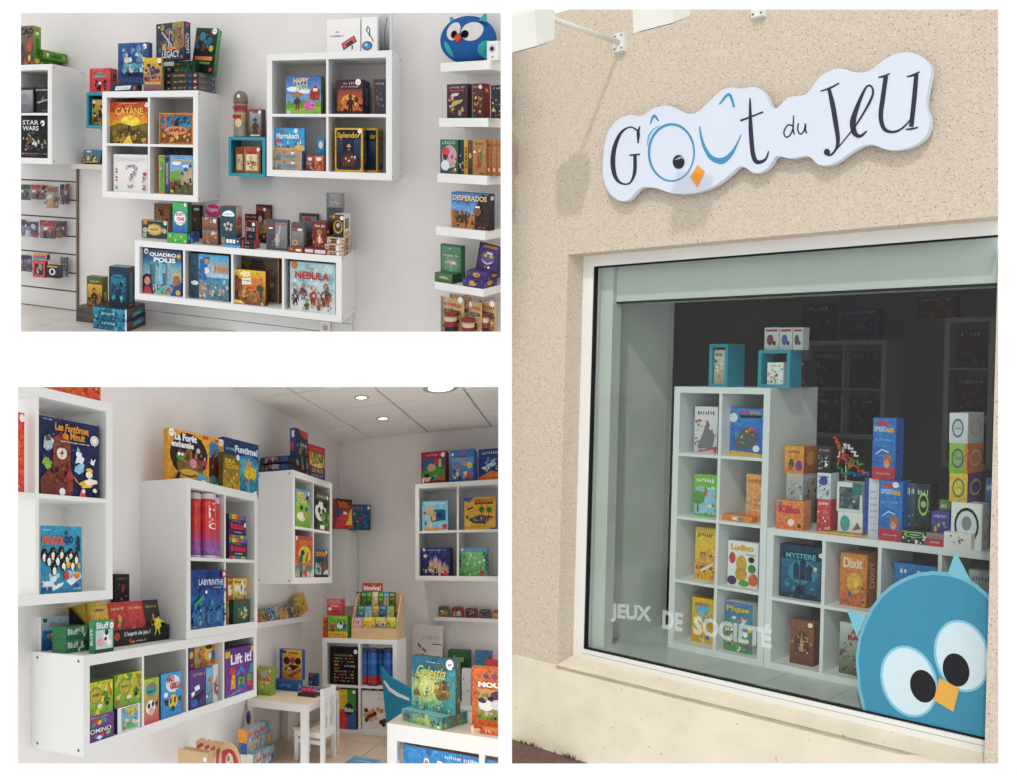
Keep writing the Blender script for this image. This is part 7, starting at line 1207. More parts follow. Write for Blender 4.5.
b = MB(); b.prism([(bx_r - .022,by0 + .24 * u,zs + (zc_ - .055 - zs) * w) for u,w in ((.34,0),(.66,0),(.6,.25),(.7,.5),(.6,.75),(.66,1),(.34,1),(.4,.75),(.3,.5),(.4,.25))],(.012,0,0),'#fff'); b.build('back_splat',f2b,WHT,r,o_)

# ---------------- right table with the sky-islands box
zt4 = ZF + .50
rt0 = [float(v) for v in f2b.at(387.2,723,zt4,2)]
RX0,RY0 = rt0[0],rt0[1]
X_ = f2b.M[:,0] - .30 * f2b.M[:,1] * .35                             # turned slightly towards the room
fT = Frame(X_,f2b.M[:,1],f2b.W((RX0,RY0,ZF))); TW = 1.1; TD = .55; TH = .50
r = empty('display_table',fT,(0,0,0),'white display table at the right edge carrying the sky-islands boxes','table'); tl = .06
def dt(n,m,*a): b = MB(); b.box(*a); return b.build(n,fT,m,r,(0,0,0))
dt('table_top',mat('cream_top','#ddd5c6',.4,.3,5,.03),0.004,TW,.004,TD,TH - .008,TH)
for a in ((0,TW,0,.03,TH - .075,TH - .0005),(0,.03,.03,TD,TH - .075,TH - .0005),(.03,TW,TD - .03,TD,TH - .075,TH - .009)): dt('apron',WHT,*a)
xl2 = float(fT.xat(479,0,TH - .2)); 
for X in (0,xl2):
    for Y in (0,TD - tl): dt('leg',WHT,X,X + (tl if X == 0 else .03),Y,Y + tl,0,TH - .075)
zsh = .12; dt('lower_shelf',WHT,.03,TW,.03,TD - .03,zsh,zsh + .015)
SKY = [('bg','#3f8a9c','#4aa0a0'),('e',.38,.42,.42,.36,'#8ab890'),('e',.36,.44,.3,.26,'#b8c878'),('e',.36,.46,.18,.16,'#d8dc8a'),('p',[(0,.7),(.3,.78),(.6,.72),(1,.84),(1,1),(0,1)],'#2f6a86'),('p',[(.6,.8),(.9,.74),(1,.8),(1,.7),(.7,.68)],'#5a9aa8'),('e',.68,.86,.16,.05,'#4a6a5a'),('p',ell(.7,.36,.17,.14,10),'#a88a3a'),('p',ell(.7,.3,.14,.08,10),'#7a5a34'),('sky',5,.6,.42,.84,.6,['#5a4a44','#3a4a54','#8a6a4a']),('bl',481,26,.55,.2,.9,.55,['#8a6a34','#c8a03a','#4a4a44','#6a7a4a','#b8843a'],.035),('p',ell(.12,.66,.06,.06,8),'#c8a83a'),('bl',482,8,.06,.54,.2,.7,['#3a5a6a','#8a5a3a','#c89a3a'],.025),('p',[(.02,.3),(.14,.4),(.2,.28),(.1,.22)],'#8a5a44'),('bl',483,12,.02,.08,.2,.3,['#4a8a7a','#2f6a5a','#6ab08a'],.04)] + [('bl',484 + i,6,.3 + .02 * i,.22 + .06 * i,.44 - .02 * i,.28 + .06 * i,['#4a6a5a','#e8e8d0','#3a5a54'],.018) for i in range(5)] + [('bl',490,14,.15,.02,.95,.14,['#3a7a4a','#6aa06a','#2f8a8a','#c8a88a'],.04),('t','Celestia',.14,.62,.8,.84,'#e0cc48',.0,.5),('x',.36,.9,.66,.925,'#c8dce0',3)]
pq = fT.at(402,720.5,TH,2); xq,yq = float(pq[0]),float(pq[1]); wq = float(fT._lin((xq,yq,TH),rotv((1,0,0),(0,0,1),-20),0,441.8))
gbox(fT,(xq,yq,TH),wq,.27,float(fT.zat(708.5,xq,yq)) - TH,'board_game_box','flat teal sky-islands box lying on the display table',yaw=-20,body='#3f8a8a',top='#8ab8a8',F=[('bg','#4f98a0','#8ab070'),('bl',491,16,.05,.1,.95,.9,['#6aa88a','#b8c878','#3f7f8a','#8ab890'],.06),('sky',3,.05,.2,.22,.85,['#4a4a6a','#6a5a5a']),('p',ell(.13,.25,.09,.16,8),'#6a7a5a'),('t','Celestia',.34,.3,.72,.8,'#d8cc68',.0,.4),('bl',492,6,.78,.15,.95,.5,['#e8e8e0','#3a4a4a'],.03)],R=[('bg','#4a98a0','#6a9a7a'),('bl',493,14,.05,.1,.95,.9,['#8a7a4a','#c8b050','#3a7a84','#5a8a5a'],.08)])
hq = float(fT.zat(708.5,xq,yq))
pu = float(fT.xat(411,yq + .04,hq))
gbox(fT,(pu,yq + .055,hq),float(fT._lin((pu,yq + .055,hq),rotv((1,0,0),(0,0,1),-12),0,455.5)),.065,float(fT.zat(655,pu,yq + .055)) - hq,'board_game_box','upright teal sky-islands box with yellow script title',yaw=-12,F=SKY,body='#3a7a84',side='#3a5a5a',st=(.88,.9,.024),R=[('bg','#4a6a5a','#3a4a44'),('bl',495,10,.1,.1,.9,.9,['#c8a83a','#6a8a7a','#2a4a4a'],.15)])
SHP = [('bg','#d8743a','#cc6430'),('fr',.03,'#c8602c'),('x',.3,.93,.9,.95,'#a84a24',3),('t','la Guerre',.22,.82,.8,.9,'#3a4a8a',.03),('t','des',.46,.76,.58,.8,'#3a4a8a',.03),('t','MOUTONS',.12,.66,.98,.75,'#f0ece8',.06),('gr',.1,.08,.96,.62,'#c8a060','#8a8a4a'),('p',[(.1,.08),(.96,.08),(.96,.16),(.5,.2),(.1,.18)],'#7a9a34'),('bl',499,40,.12,.1,.94,.56,['#5a3a5a','#d8d0d4','#7a2c3a','#8a9a4a','#3a2c34','#c8a890'],.04)] + [('e',u,w,ru,rw,c) for u,w,ru,rw,c in ((.26,.34,.14,.1,'#e8e4e4'),(.2,.42,.07,.05,'#4a3a4a'),(.5,.52,.16,.09,'#5a3a5a'),(.7,.5,.12,.08,'#4a2c4a'),(.46,.36,.12,.09,'#d8d0d4'),(.74,.26,.16,.1,'#7a2c3a'),(.9,.3,.1,.08,'#e8e4e0'),(.6,.22,.08,.06,'#f0e8e0'),(.86,.14,.1,.06,'#5a3040'),(.34,.46,.05,.04,'#2a2430'))]
ps_ = fT.at(469.5,742,TH,2); xs_,ysx = float(fT.xat(470,.06,TH)),.06
h1 = float(fT.zat(724.5,xs_,ysx)) - TH
gbox(fT,(xs_,ysx,TH),.34,.26,h1,'board_game_box','flat orange sheep box lying at the right of the display table',body='#cc6a34',F=[('bg','#d8763c','#c8642e'),('t','MOUTONS',.45,.3,.95,.6,'#f0ece8',.05),('x',.5,.65,.85,.8,'#3a4a8a',3),('bl',497,12,.02,.15,.35,.85,['#e0b08a','#e8d8c8','#b85a34','#8a4a34'],.05)])
pu = float(fT.xat(472,ysx + .05,TH + h1))
gbox(fT,(pu,ysx + .05,TH + h1 + .0005),.30,.065,float(fT.zat(666.5,pu,ysx + .05)) - TH - h1,'board_game_box','upright orange sheep-battle box at the right edge',F=SHP,body='#cc6430')
pa_ = float(fT.xat(403,.04,zsh + .1)); za_ = zsh + .0155
gbox(fT,(pa_,.05,za_),.62,.3,float(fT.zat(744,pa_,.05)) - za_,'board_game_box','blue box with large white and orange letters under the display table',yaw=-4,top='#7a4a3a',F=[('bg','#3a8ac8','#2c78b8'),('p',[(0,.6),(.3,.3),(.3,.0),(0,0)],'#c8e0ee'),('t','ALICE',.12,.1,.86,.84,'#f0f0ee',.05),('t','ALICE',.13,.13,.85,.81,'#d8743a',.02),('x',.4,.88,.8,.95,'#e8eef4',3),('bl',498,10,.05,.05,.95,.3,['#8ac0e0','#e8f0f4','#5aa0d0'],.04)],body='#2c6aa8')
# teal fabric piece with a white stripe, leaning behind the table
yv = float(f2b.at(389,744,ZF,2)[1])
qs = [f2b.at(px,py,yv) for px,py in ((380.6,666.6),(387,676),(409.8,689),(412,704),(411,716),(388.5,743.5),(384,700))]
r = empty('fabric_wing',f2b,tuple(qs[5]),'teal fabric wing with a white stripe leaning behind the display table','fabric toy'); o_ = tuple(qs[5])
b = MB(); b.prism(qs,(0,.05,0),'#2f86a4'); b.build('wing_body',f2b,FELT,r,o_)
q2 = [f2b.at(px,py,yv - .004) for px,py in ((384.5,680),(390,687.5),(398,693),(409,698),(409.5,701),(397,696.5),(388.5,690.5),(383.5,682))]
b = MB(); b.prism(q2,(0,.004,0),'#dfe3e4'); b.build('white_stripe',f2b,FELT,r,o_)
# white stand behind and the boxes on it
zk = float(f2b.zat(700,1.0,-.3)); b = MB()
r = empty('back_counter',f2b,(.92,-.02,ZF),'low white counter against the far wall behind the display table','counter'); o_ = (.92,-.02,ZF); c0x = float(f2b.xat(409,-.36,zk))
for n_,a in (('counter_top',(c0x,2.0,-.40,-.01,zk - .03,zk)),('side_panel',(c0x,c0x + .03,-.40,-.01,ZF,zk - .03)),('front_panel',(c0x + .03,2.0,-.39,-.37,ZF,zk - .03))):
    b = MB(); b.box(*a); b.build(n_,f2b,LAM,r,o_)
pbox(f2b,412.6,442.5,625.5,zk,-.14,'tall white box with brown wooden pieces against the far wall',d=.05,body='#dcd8d4',F=[('bg','#e2dedc','#d8d4d2'),('t','quarto',.3,.78,.9,.87,'#c8c0bc',.0),('r',.66,.735,.98,.75,'#a83a44')] + [('p',[(u,w),(u + .12,w - .05),(u + .14,w - .01),(u + .03,w + .04)],c) for u,w,c in ((.16,.72,'#a86a34'),(.32,.66,'#b87a3c'),(.14,.56,'#9a5a2c'),(.3,.58,'#b06a34'),(.06,.46,'#c88a4a'),(.36,.46,'#a8602c'),(.5,.52,'#8a4a24'),(.62,.44,'#c07a3c'),(.62,.36,'#b06a34'),(.28,.5,'#3a2c2c'),(.22,.38,'#9a5a2c'))])
pbox(f2b,447.8,468.5,650.5,zk,-.16,'dark green forest box on the back counter',xs=471,d=.05,body='#2a3a2a',F=[('bg','#3a6a4a','#22301f'),('tree',.2,.3,.5,'#2a5a2c','#3a2a1c'),('tree',.85,.25,.6,'#1f4a24','#3a2a1c'),('t','Forest',.28,.78,.78,.9,'#9ac06a',.03),('bl',501,24,.08,.1,.92,.75,['#3a7a3a','#24401f','#8ab06a','#c8d8c0','#4a5a3a'],.06)])
pbox(f2b,474.8,492.5,650.5,zk,-.17,'red and green picture box on the back counter',d=.05,body='#a83a3a',F=[('bg','#3a7ab0','#5a9a3a'),('gr',0,.0,1,.5,'#b83a3a','#a82c34'),('bl',502,18,.05,.4,.95,.9,['#5aa03a','#3a7a2c','#8ac0d8','#c83a3a','#e8e4e0'],.07),('x',.1,.5,.7,.6,'#e8e4e0',3)])
pbox(f2b,486,504,660,zk,-.25,'bright red box with a white face at the right edge of the back counter',d=.05,body='#c83038',F=[('bg','#d03a3c','#b82c34'),('e',.12,.7,.14,.12,'#eee8e4'),('bl',503,8,.2,.2,.9,.8,['#e05a5a','#a82428','#e8d8d0'],.08)])
pbox(f2b,461.8,470.5,669,zk,-.36,'small white box with grey print behind the sheep boxes',xs=472,body='#d8dadc',F=[('bg','#dcdee0','#cfd2d4'),('bl',504,10,.1,.2,.9,.9,['#9aa4b0','#b8c0c8','#8a5a6a'],.08)])

# ---------------- on the floor under the long unit
def fl(x0,x1,yt,y,label,z=None,**k): return pbox(f2b,x0,x1,yt,ZF if z is None else z,y,label,**k)
GB = lambda s: [('bg','#8aa4b4','#6a8ca4'),('bl',s,22,.05,.05,.95,.95,['#b8c4cc','#c86a44','#3a6aa0','#a8b4ba','#d88a5a','#54788f'],.06),('x',.15,.4,.8,.7,'#c8583a',s)]
# stacked toy boxes, long side towards the room
yb0 = -2.31
def toy(px0,px1,pxs,yt,yb,label,body,Fp,Rp,top=None,yaw=0):
    """box whose narrow end (px0..px1) faces the viewer and whose long side runs back to pxs; yb is where its near lower corner is seen"""
    zb = float(f2b.zat(yb,f2b.xat(px1,yb0,ZF + .1),yb0)); x1_ = float(f2b.xat(px1,yb0,zb)); x0_ = float(f2b.xat(px0,yb0,zb)); d = abs(float(f2b._lin((x1_,yb0,zb),(0,1,0),0,pxs))); h = float(f2b.zat(yt,x1_,yb0)) - zb
    return gbox(f2b,(x0_,yb0,zb),x1_ - x0_,d,h,'toy_box',label,'toy box',body=body,F=Fp,R=Rp,top=top)
zA = ZF
toy(240.5,253,274,755,772,'blue toy-train box at the bottom of the floor stack under the long unit','#5a8aac',[('bg','#d8d4c4','#c8c4b4'),('x',.3,.2,.9,.4,'#2a4a9a',3)],GB(3),'#7a9aac')
toy(240.5,247,271.5,743.5,755.2,'grey-beige toy box in the middle of the floor stack under the long unit','#a8a090',[('bg','#2c5aa8','#24488a')],[('bg','#b0a898','#9a9486'),('r',.82,0,.95,1,'#d8a04a'),('bl',5,10,.1,.1,.8,.9,['#8a94a0','#c8c0b0','#3a6ab0','#7a8490'],.06)],'#c0b8a8')
toy(238.2,246.8,269.5,730.5,743.7,'toy box with a bright orange end on top of the floor stack','#7a98aa',[('bg','#f0a02c','#e89420')],GB(7),'#8a949a')
# blue figure board behind the stack
yz = -2.04; pc = f2b.at(248.5,718,yz); r = empty('figure_board',f2b,(float(pc[0]),yz,ZF),'wooden board with a painted blue bird leaning behind the toy stack','toy board'); o_ = (float(pc[0]),yz,ZF)
k_ = float(f2b.xat(253.3,yz,pc[2]) - pc[0]); zt_ = float(f2b.zat(709,pc[0],yz))
b = MB(); b.prism([(pc[0] - k_,yz,ZF),(pc[0] + k_,yz,ZF),(pc[0] + k_,yz,zt_ - .08)] + [(pc[0] + k_ * .8 * math.cos(t * math.pi / 8),yz,zt_ - .06 + .06 * math.sin(t * math.pi / 8)) for t in range(1,8)] + [(pc[0] - k_,yz,zt_ - .08)],(0,.012,0),'#b8a078'); b.build('board',f2b,WOOD,r,o_)
b = MB(); b.prism([(pc[0] + k_ * .5 * math.cos(t * math.pi / 8),yz - .002,zt_ - .055 + .045 * math.sin(t * math.pi / 8)) for t in range(16)],(0,.002,0),'#1f4aa0'); b.prism([(pc[0] - k_ * .45,yz - .002,zt_ - .18),(pc[0] + k_ * .6,yz - .002,zt_ - .2),(pc[0] + k_ * .4,yz - .002,zt_ - .12),(pc[0] - k_ * .4,yz - .002,zt_ - .11)],(0,.002,0),'#1f4aa0'); b.prism([(pc[0] + k_ * .22 * math.cos(t * math.pi / 6),yz - .004,zt_ - .06 + .022 * math.sin(t * math.pi / 6)) for t in range(12)],(0,.002,0),'#2a2422'); b.build('painted_bird',f2b,PLAST,r,o_)
# red shields
for i in range(5):
    ysh = -2.78 + .0 ; x_a = (196,203.5,209.5,215,220)[i]; x_b = (209,215,222,229,240)[i]; ytp = (737.5,739,740,741,742)[i]
    yv = -2.72 - .035 * i; a = f2b.at(x_a,ytp,yv); c = f2b.at(x_b,ytp,yv); w = float(c[0] - a[0]); cx_ = float(a[0] + w / 2); zt_ = float(a[2])
    r = empty('toy_shield',f2b,(cx_,yv,ZF),['rearmost','second from the back','middle','second from the front','frontmost'][i] + ' red and wooden toy shield in the row on the floor','toy shield','toy shields on the floor'); o_ = (cx_,yv,ZF)
    out = [(-.5,-.1),(-.5,-.6),(-.3,-1.1),(0,-1.35),(.3,-1.1),(.5,-.6),(.5,-.3),(.3,-.08),(.1,0),(-.15,0)]
    hh = zt_ - ZF; S = lambda k,dy: [(cx_ + u * w * k,yv + dy,ZF + hh * (.5 + .5 * k) + (v / 1.35) * hh * k) for u,v in out]
    b = MB(); b.prism(S(1,0),(0,.012,0),'#fff'); b.build('shield_board',f2b,WOOD,r,o_)
    b = MB(); b.prism(S(.8,-.002),(0,.002,0),'#b8303a'); b.build('red_field',f2b,PLAST,r,o_)
    b = MB(); cz = ZF + hh * .58
    for (u,v,ru,rv,cc_) in ((0,.1,.2,.16,'#d8c8b0'),(-.06,.16,.07,.06,'#c87a6a'),(.08,.0,.1,.1,'#c8a03a'),(.0,-.12,.14,.1,'#8a8a90')):
        b.prism([(cx_ + w * (u + ru * math.cos(t * math.pi / 6)),yv - .005,cz + hh * (v + rv * math.sin(t * math.pi / 6))) for t in range(12)],(0,.002,0),cc_)
    b.build('painted_lion',f2b,PLAST,r,o_)
# wooden crate corner
yv = -3.0; a = f2b.at(178,757,yv); c = f2b.at(207.5,753.5,yv); r = empty('wooden_crate',f2b,(float(a[0]),yv,ZF),'pale wooden crate with a price tag in front of the toy shields','crate'); o_ = (float(a[0]),yv,ZF); zt_ = float(c[2])
for n_,ar in (('front_board',(a[0],c[0],yv,yv + .015,ZF,zt_)),('side_board',(c[0] - .015,c[0],yv + .016,yv + .06,ZF,zt_)),('back_board',(a[0],c[0],yv + .061,yv + .07,ZF,zt_)),('base_board',(a[0],c[0] - .016,yv + .016,yv + .06,ZF,ZF + .012))):
    b = MB(); b.box(*[float(v) for v in ar]); b.build(n_,f2b,WOOD,r,o_)
q = f2b.at(205,759.5,yv); b = MB(); b.lathe((float(q[0]),yv - .0005,float(q[2])),[(.013,0),(.013,.001)],'#f2f2f0',14,(0,-1,0)); b.build('price_sticker',f2b,PAPER,r,o_)
# blue box top showing at the bottom edge of the floor
p = f2b.at(345,768,ZF + .06,2); gbox(f2b,(float(p[0]),float(p[1]),ZF),.20,.18,.09,'toy_box','blue box on the floor between the chair and the display table','toy box',body='#4a86ac',top='#5a98bc',T=[('bg','#5a98bc','#4a88b0'),('x',.2,.4,.8,.6,'#c8dce8',3)])
finish_set(RECT2)
# ================================================================== CORNER 3: street front with the shop window
f3 = Frame(-ray(-660,365),ray(1550,372),CAM + ray(680,400) * 4.3,up=(.027,0,1))
RECT3 = (512,9.5,998.2,763.5)
STUC = mat('roughcast_wall','#d6c8b6',.95,.05,70,.09,1.0,130,speck=(150,.665,'#85705a'),detail=6)
PLIN = mat('cream_plinth','#dcd3be',.9,.08,6,.06,.15,60,speck=(38,.74,'#b8a888'))
PVC = mat('white_window_frame','#e4e4e0',.4,.3,4,.02); GASK = mat('black_gasket','#17181a',.6,.2,5,.02)
TH = .17
oL = float((f3.at(570.4,257,0)[0] + f3.at(555,650,0)[0]) / 2); oR = float((f3.at(997,240,0)[0] + f3.at(986.5,740,0)[0]) / 2)
zT = float((f3.at(570.4,257,0)[2] + f3.at(917,220,0)[2]) / 2); zP = float(f3.at(553.7,664,0)[2]); zB = zP - .01
zG = float(f3.at(512,738.6,0)[2]); XL,XR,ZU = oL - .6,oR + .6,zT + 1.4
b = MB()
b.box(XL,oL,0,TH,zP,ZU); b.box(oR,XR,0,TH,zG,ZU); b.box(oL,oR,0,TH,zT,ZU)
wf = b.build('wall_front',f3,STUC,None,(XL,0,zG)); tag(wf,kind='structure')
b = MB(); b.box(XL,oR,-.006,TH,zG - .3,zP); b.prism([(oL,-.006,zP),(oR,-.006,zP),(oR,TH * .8,zP + .03),(oL,TH * .8,zP + .03)],(0,0,-.02),'#fff'); tag(b.build('trim_1',f3,PLIN,None,(XL,0,zG)),kind='structure')
b = MB(); b.box(XL,XR,-2.0,-.006,zG - .1,zG); tag(b.build('floor',f3,mat('pavement','#6e5850',.9,.1,30,.15,.5,120),None,(XL,0,zG)),kind='structure')
# small weeds along the foot of the wall
rnd = random.Random(4); b = MB()
for k in range(46):
    px = rnd.choice([rnd.uniform(513,640),rnd.gauss(528,3),rnd.gauss(570,3)]); x = float(f3.xat(px,-.012,zG)); a = rnd.uniform(-.02,.02); h = rnd.uniform(.01,.035)
    b.poly([(x - .005,-.012,zG),(x + .005,-.012,zG),(x + a,-.02,zG + h)],rnd.choice(['#4a4a2c','#5a5638','#3a3a24']))
tag(b.build('wall_weeds',f3,PAPER,None,(float(f3.xat(540,-.012,zG)),-.012,zG)),'small weeds growing along the foot of the shop wall','weeds',kind='stuff')
# window: frame, gaskets, one big pane
yW = TH * .72
w0 = float((f3.at(587.8,262,yW)[0] + f3.at(577,655,yW)[0]) / 2); wz1 = float(f3.at(588,262,yW)[2]); wz0 = float(f3.at(577,662,yW)[2])
gx = float((f3.at(592.5,268,yW)[0] + f3.at(584.3,640,yW)[0]) / 2); gz1 = float(f3.at(593,266.5,yW)[2]); gz0 = float(f3.at(584,649,yW)[2])
win = empty('window_1',f3,(w0,yW,wz0),kind='structure'); ow = (w0,yW,wz0)
def wp(n,m,*a): b = MB(); b.box(*a); return b.build(n,f3,m,win,ow)
wp('frame_stile',PVC,oL - .01,gx,yW,yW + .06,wz0,zT + .01); wp('frame_head',PVC,gx,oR + .02,yW,yW + .06,gz1,zT + .01)
wp('frame_sill',PVC,gx,oR + .02,yW - .006,yW + .06,wz0,gz0); zl = wz0 + (gz0 - wz0) * .72; wp('sill_groove',mat('groove_grey','#a8a8a4',.6,.2),gx,oR + .02,yW - .0075,yW - .005,zl,zl + .003)
for pxh in (609,699,842,930,968):
    X = float(f3.xat(pxh,yW - .01,wz0 + .02)); wp('drain_slot',GASK,X,X + .03,yW - .009,yW - .006,wz0 + .016,wz0 + .022)
t = .008
wp('gasket',GASK,gx,gx + t,yW + .005,yW + .03,gz0,gz1); wp('gasket',GASK,gx + t,oR + .02,yW + .005,yW + .03,gz1 - t,gz1); wp('gasket',GASK,gx + t,oR + .02,yW + .005,yW + .03,gz0,gz0 + t)
def glass_mat():
    m = bpy.data.materials.new('shop_glass'); m.use_nodes = True; N = m.node_tree.nodes; L = m.node_tree.links; N.remove(N['Principled BSDF'])
    tr = N.new('ShaderNodeBsdfTransparent'); tr.inputs[0].default_value = (.93,.96,.95,1); gl = N.new('ShaderNodeBsdfGlossy'); gl.inputs['Roughness'].default_value = .02
    fr = N.new('ShaderNodeFresnel'); fr.inputs[0].default_value = 1.3; mx = N.new('ShaderNodeMixShader')
    L.new(fr.outputs[0],mx.inputs[0]); L.new(tr.outputs[0],mx.inputs[1]); L.new(gl.outputs[0],mx.inputs[2]); L.new(mx.outputs[0],N['Material Output'].inputs[0]); return m
GL = glass_mat(); yGl = yW + .018
b = MB(); b.box(gx + t,oR + .02,yGl,yGl + .006,gz0 + t,gz1 - t); b.build('pane',f3,GL,win,ow)
# ---- inside: bay lining, pelmet, room shell
LIN = mat('bay_lining','#d9dcd6',.5,.25,4,.03)
zfl = gz0 + .01; yb1 = .62
iw = gx + t
b = MB(); b.box(iw - .03,iw + .07,yGl + .05,yGl + .12,zfl - .05,gz1 + .04); tag(b.build('trim_2',f3,LIN,None,(iw,yGl,zfl)),kind='structure')
b = MB(); X = float(f3.xat(613,yGl + .12,0)); b.box(X,X + .014,yGl + .1,yGl + .125,zfl,gz1); tag(b.build('trim_3',f3,GASK,None,(X,yGl,zfl)),kind='structure')
zpl = float(f3.zat(302,float(f3.xat(618,yGl + .1,.5)),yGl + .1))
b = MB(); b.box(iw - .03,oR + .1,yGl + .08,yGl + .34,zpl,gz1 + .05); tag(b.build('trim_4',f3,LIN,None,(iw,yGl,zpl)),kind='structure')
b = MB(); b.box(iw,oR + .1,yGl + .078,yGl + .1,zpl - .012,zpl); tag(b.build('trim_5',f3,GASK,None,(iw,yGl,zpl)),kind='structure')
ySW = float(f3.yat(669,iw - .02,0)); ySW = max(.45,min(ySW,1.2))
b = MB(); b.box(iw - .05,iw - .0,yGl + .12,ySW,zfl - .05,gz1 + .1); tag(b.build('wall_side',f3,LIN,None,(iw,yGl,zfl)),kind='structure')
PALE = mat('pale_interior_paint','#cfcbc7',.9,.1,3,.04)  # one even pale paint for the inner walls and ceiling
YI,ZI1 = 6.2,gz1 + .35; zl_ = zfl - .3
def oblique(n,px,ya,dx):                                           # side walls run back from the window, splayed
    xa,xb = float(f3.xat(px,ya,0)),float(f3.xat(px,YI,0)); b = MB(); b.prism([(xa,ya,zl_),(xb,YI,zl_),(xb,YI,ZI1),(xa,ya,ZI1)],(dx,0,0),'#fff'); tag(b.build(n,f3,PALE,None,(xa,ya,zl_)),kind='structure'); return xa,xb
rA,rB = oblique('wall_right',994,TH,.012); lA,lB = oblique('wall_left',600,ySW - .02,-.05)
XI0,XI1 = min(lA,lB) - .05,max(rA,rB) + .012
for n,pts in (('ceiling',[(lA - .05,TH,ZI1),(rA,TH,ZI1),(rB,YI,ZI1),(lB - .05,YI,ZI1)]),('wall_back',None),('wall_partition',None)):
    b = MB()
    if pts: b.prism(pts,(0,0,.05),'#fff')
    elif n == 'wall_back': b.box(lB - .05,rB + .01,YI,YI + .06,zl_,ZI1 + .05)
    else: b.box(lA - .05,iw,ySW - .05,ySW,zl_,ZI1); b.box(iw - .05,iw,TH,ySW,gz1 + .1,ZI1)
    tag(b.build(n,f3,PALE,None,(XI0,YI,zl_)),kind='structure')
b = MB(); b.box(XI0,XI1,TH,YI,zfl - .06,zfl - .008); fl3 = b.build('floor',f3,mat('bay_grout','#8f9492',.8,.1),None,(XI0,TH,zfl)); tag(fl3,kind='structure')
BT3 = mat('bay_tile','#ccd2d0',.3,.4,5,.05)
for i in range(8):
    for j in range(2):
        x0_ = iw + i * .33; y0_ = yGl + .01 + j * .33; b = MB(); b.box(x0_ + .002,x0_ + .328,y0_ + .002,y0_ + .328,zfl - .008,zfl); t_ = b.build('tile',f3,BT3,None,(x0_,y0_,zfl)); t_.parent = fl3; t_.location = (f3.W((x0_,y0_,zfl)) - np.array(fl3.location)).tolist()
# ---- tower and long unit in the bay
yT3 = .42; dT = .33                                                   # front plane of the units
def m2(p,q,ax,y): return float((f3.at(*p,y)[ax] + f3.at(*q,y)[ax]) / 2)
t0,t1 = m2((673.9,387.4),(668,652.5),0,yT3),m2((769.5,387),(763.7,677),0,yT3)
tz1 = m2((673.9,387.4),(769.5,387),2,yT3); LAM3 = mat('white_laminate_window','#e6e9e8',.4,.3,3,.015)
kT = shelf_unit(f3,t0,t1,zfl,tz1,.46,2,4,'tall white eight-cube shelf tower behind the shop window',caps='',y1=yT3 + .46,to=.035,m=LAM3)
l0 = t1 + .003; l1 = l0 + 4 * (float(f3.at(878,560,yT3)[0]) - float(f3.at(821.6,560,yT3)[0])) * 1.04; lz1 = m2((768,526.6),(943,549),2,yT3)
kL = shelf_unit(f3,l0,l1,zfl,lz1,dT,4,2,'long low white shelf unit beside the tower behind the shop window',caps='',y1=yT3 + dT,to=.035,m=LAM3)
def pic(s,a,b_,pal,tc='#f4f0e8',title=None):
    r = [('bg',a,b_),('bl',s,24,.06,.06,.94,.7,pal,.09)]
    return r + ([('t',title,.1,.78,.9,.93,tc,.03)] if title else [('x',.12,.8,.88,.92,tc,s)])
def w3(x0,x1,yt,z,label,y=0.0,**k): return pbox(f3,x0,x1,yt,z,yT3 + .03 + y,label,**k)
c = lambda i,j: kT[(i,j)][2]
w3(694,717,406.5,c(0,3),'grey and white puzzle box in the top left cube of the tower',y=.05,d=.05,body='#2c5aa8',F=pic(1,'#e4e4e6','#c8c8cc',['#8a8a90','#6a6a72','#b8b8c0','#9a7aa8','#c83a3a'],'#5a5a64') + [('p',[(.15,.1),(.5,.6),(.9,.4),(.8,.1)],'#77777e'),('p',[(0,0),(1,.16),(1,.1),(0,0)],'#c83a3a')])
w3(729,763,408.5,c(1,3),'bright blue traffic puzzle box in the top right cube of the tower',y=.05,d=.05,body='#2468b8',F=[('bg','#2c80d0','#2468b8'),('t','RUSH',.32,.88,.58,.95,'#d8402c',.05),('t','HOUR',.6,.88,.9,.95,'#e0a02c',.05),('r',.3,.8,.94,.86,'#18202c'),('p',[(.1,.24),(.45,.62),(.85,.5),(.75,.16),(.3,.1)],'#5a5e66'),('bl',2,20,.2,.2,.8,.6,['#8a8e98','#3a3e48','#e0c02c','#d8402c','#b85aa8','#2ca05a'],.05),('p',[(0,0),(1,.0),(1,.05),(0,.1)],'#e0b02c'),('e',.8,.16,.1,.07,'#e8ecf0'),('e',.12,.8,.12,.1,'#d8dce4')])
w3(693.2,716.6,474.5,c(0,2),'light green fairy-tale box in the second cube down on the left of the tower',y=.05,d=.05,body='#6ab03a',F=[('bg','#7ac04a','#6ab03a'),('r',.06,.06,.94,.7,'#8ac8e0')] + pic(3,'#8ab858','#6aa848',['#e0b080','#c8643a','#e8e0c8','#5a9a3a'])[1:] + [('tree',.2,.1,.5,'#5a9a3a','#8a5a34')])
w3(745.5,762.5,474.5,c(1,2),'orange elephant box standing in the second cube down on the right',y=.05,d=.05,body='#e0924a',F=pic(4,'#e8a45a','#e09048',['#8ab0c8','#6a98b8','#e8c890','#a8c8d8','#d8783a'],'#b85a2c'))
w3(720.5,752,515.5,c(1,2),'flat orange box lying in the second cube down on the right',y=.0,xs=761.5,body='#e0842c',F=[('bg','#e8923a','#d87a24'),('e',.5,.5,.14,.3,'#e8e0d0'),('e',.62,.5,.08,.25,'#4a8ab0')])
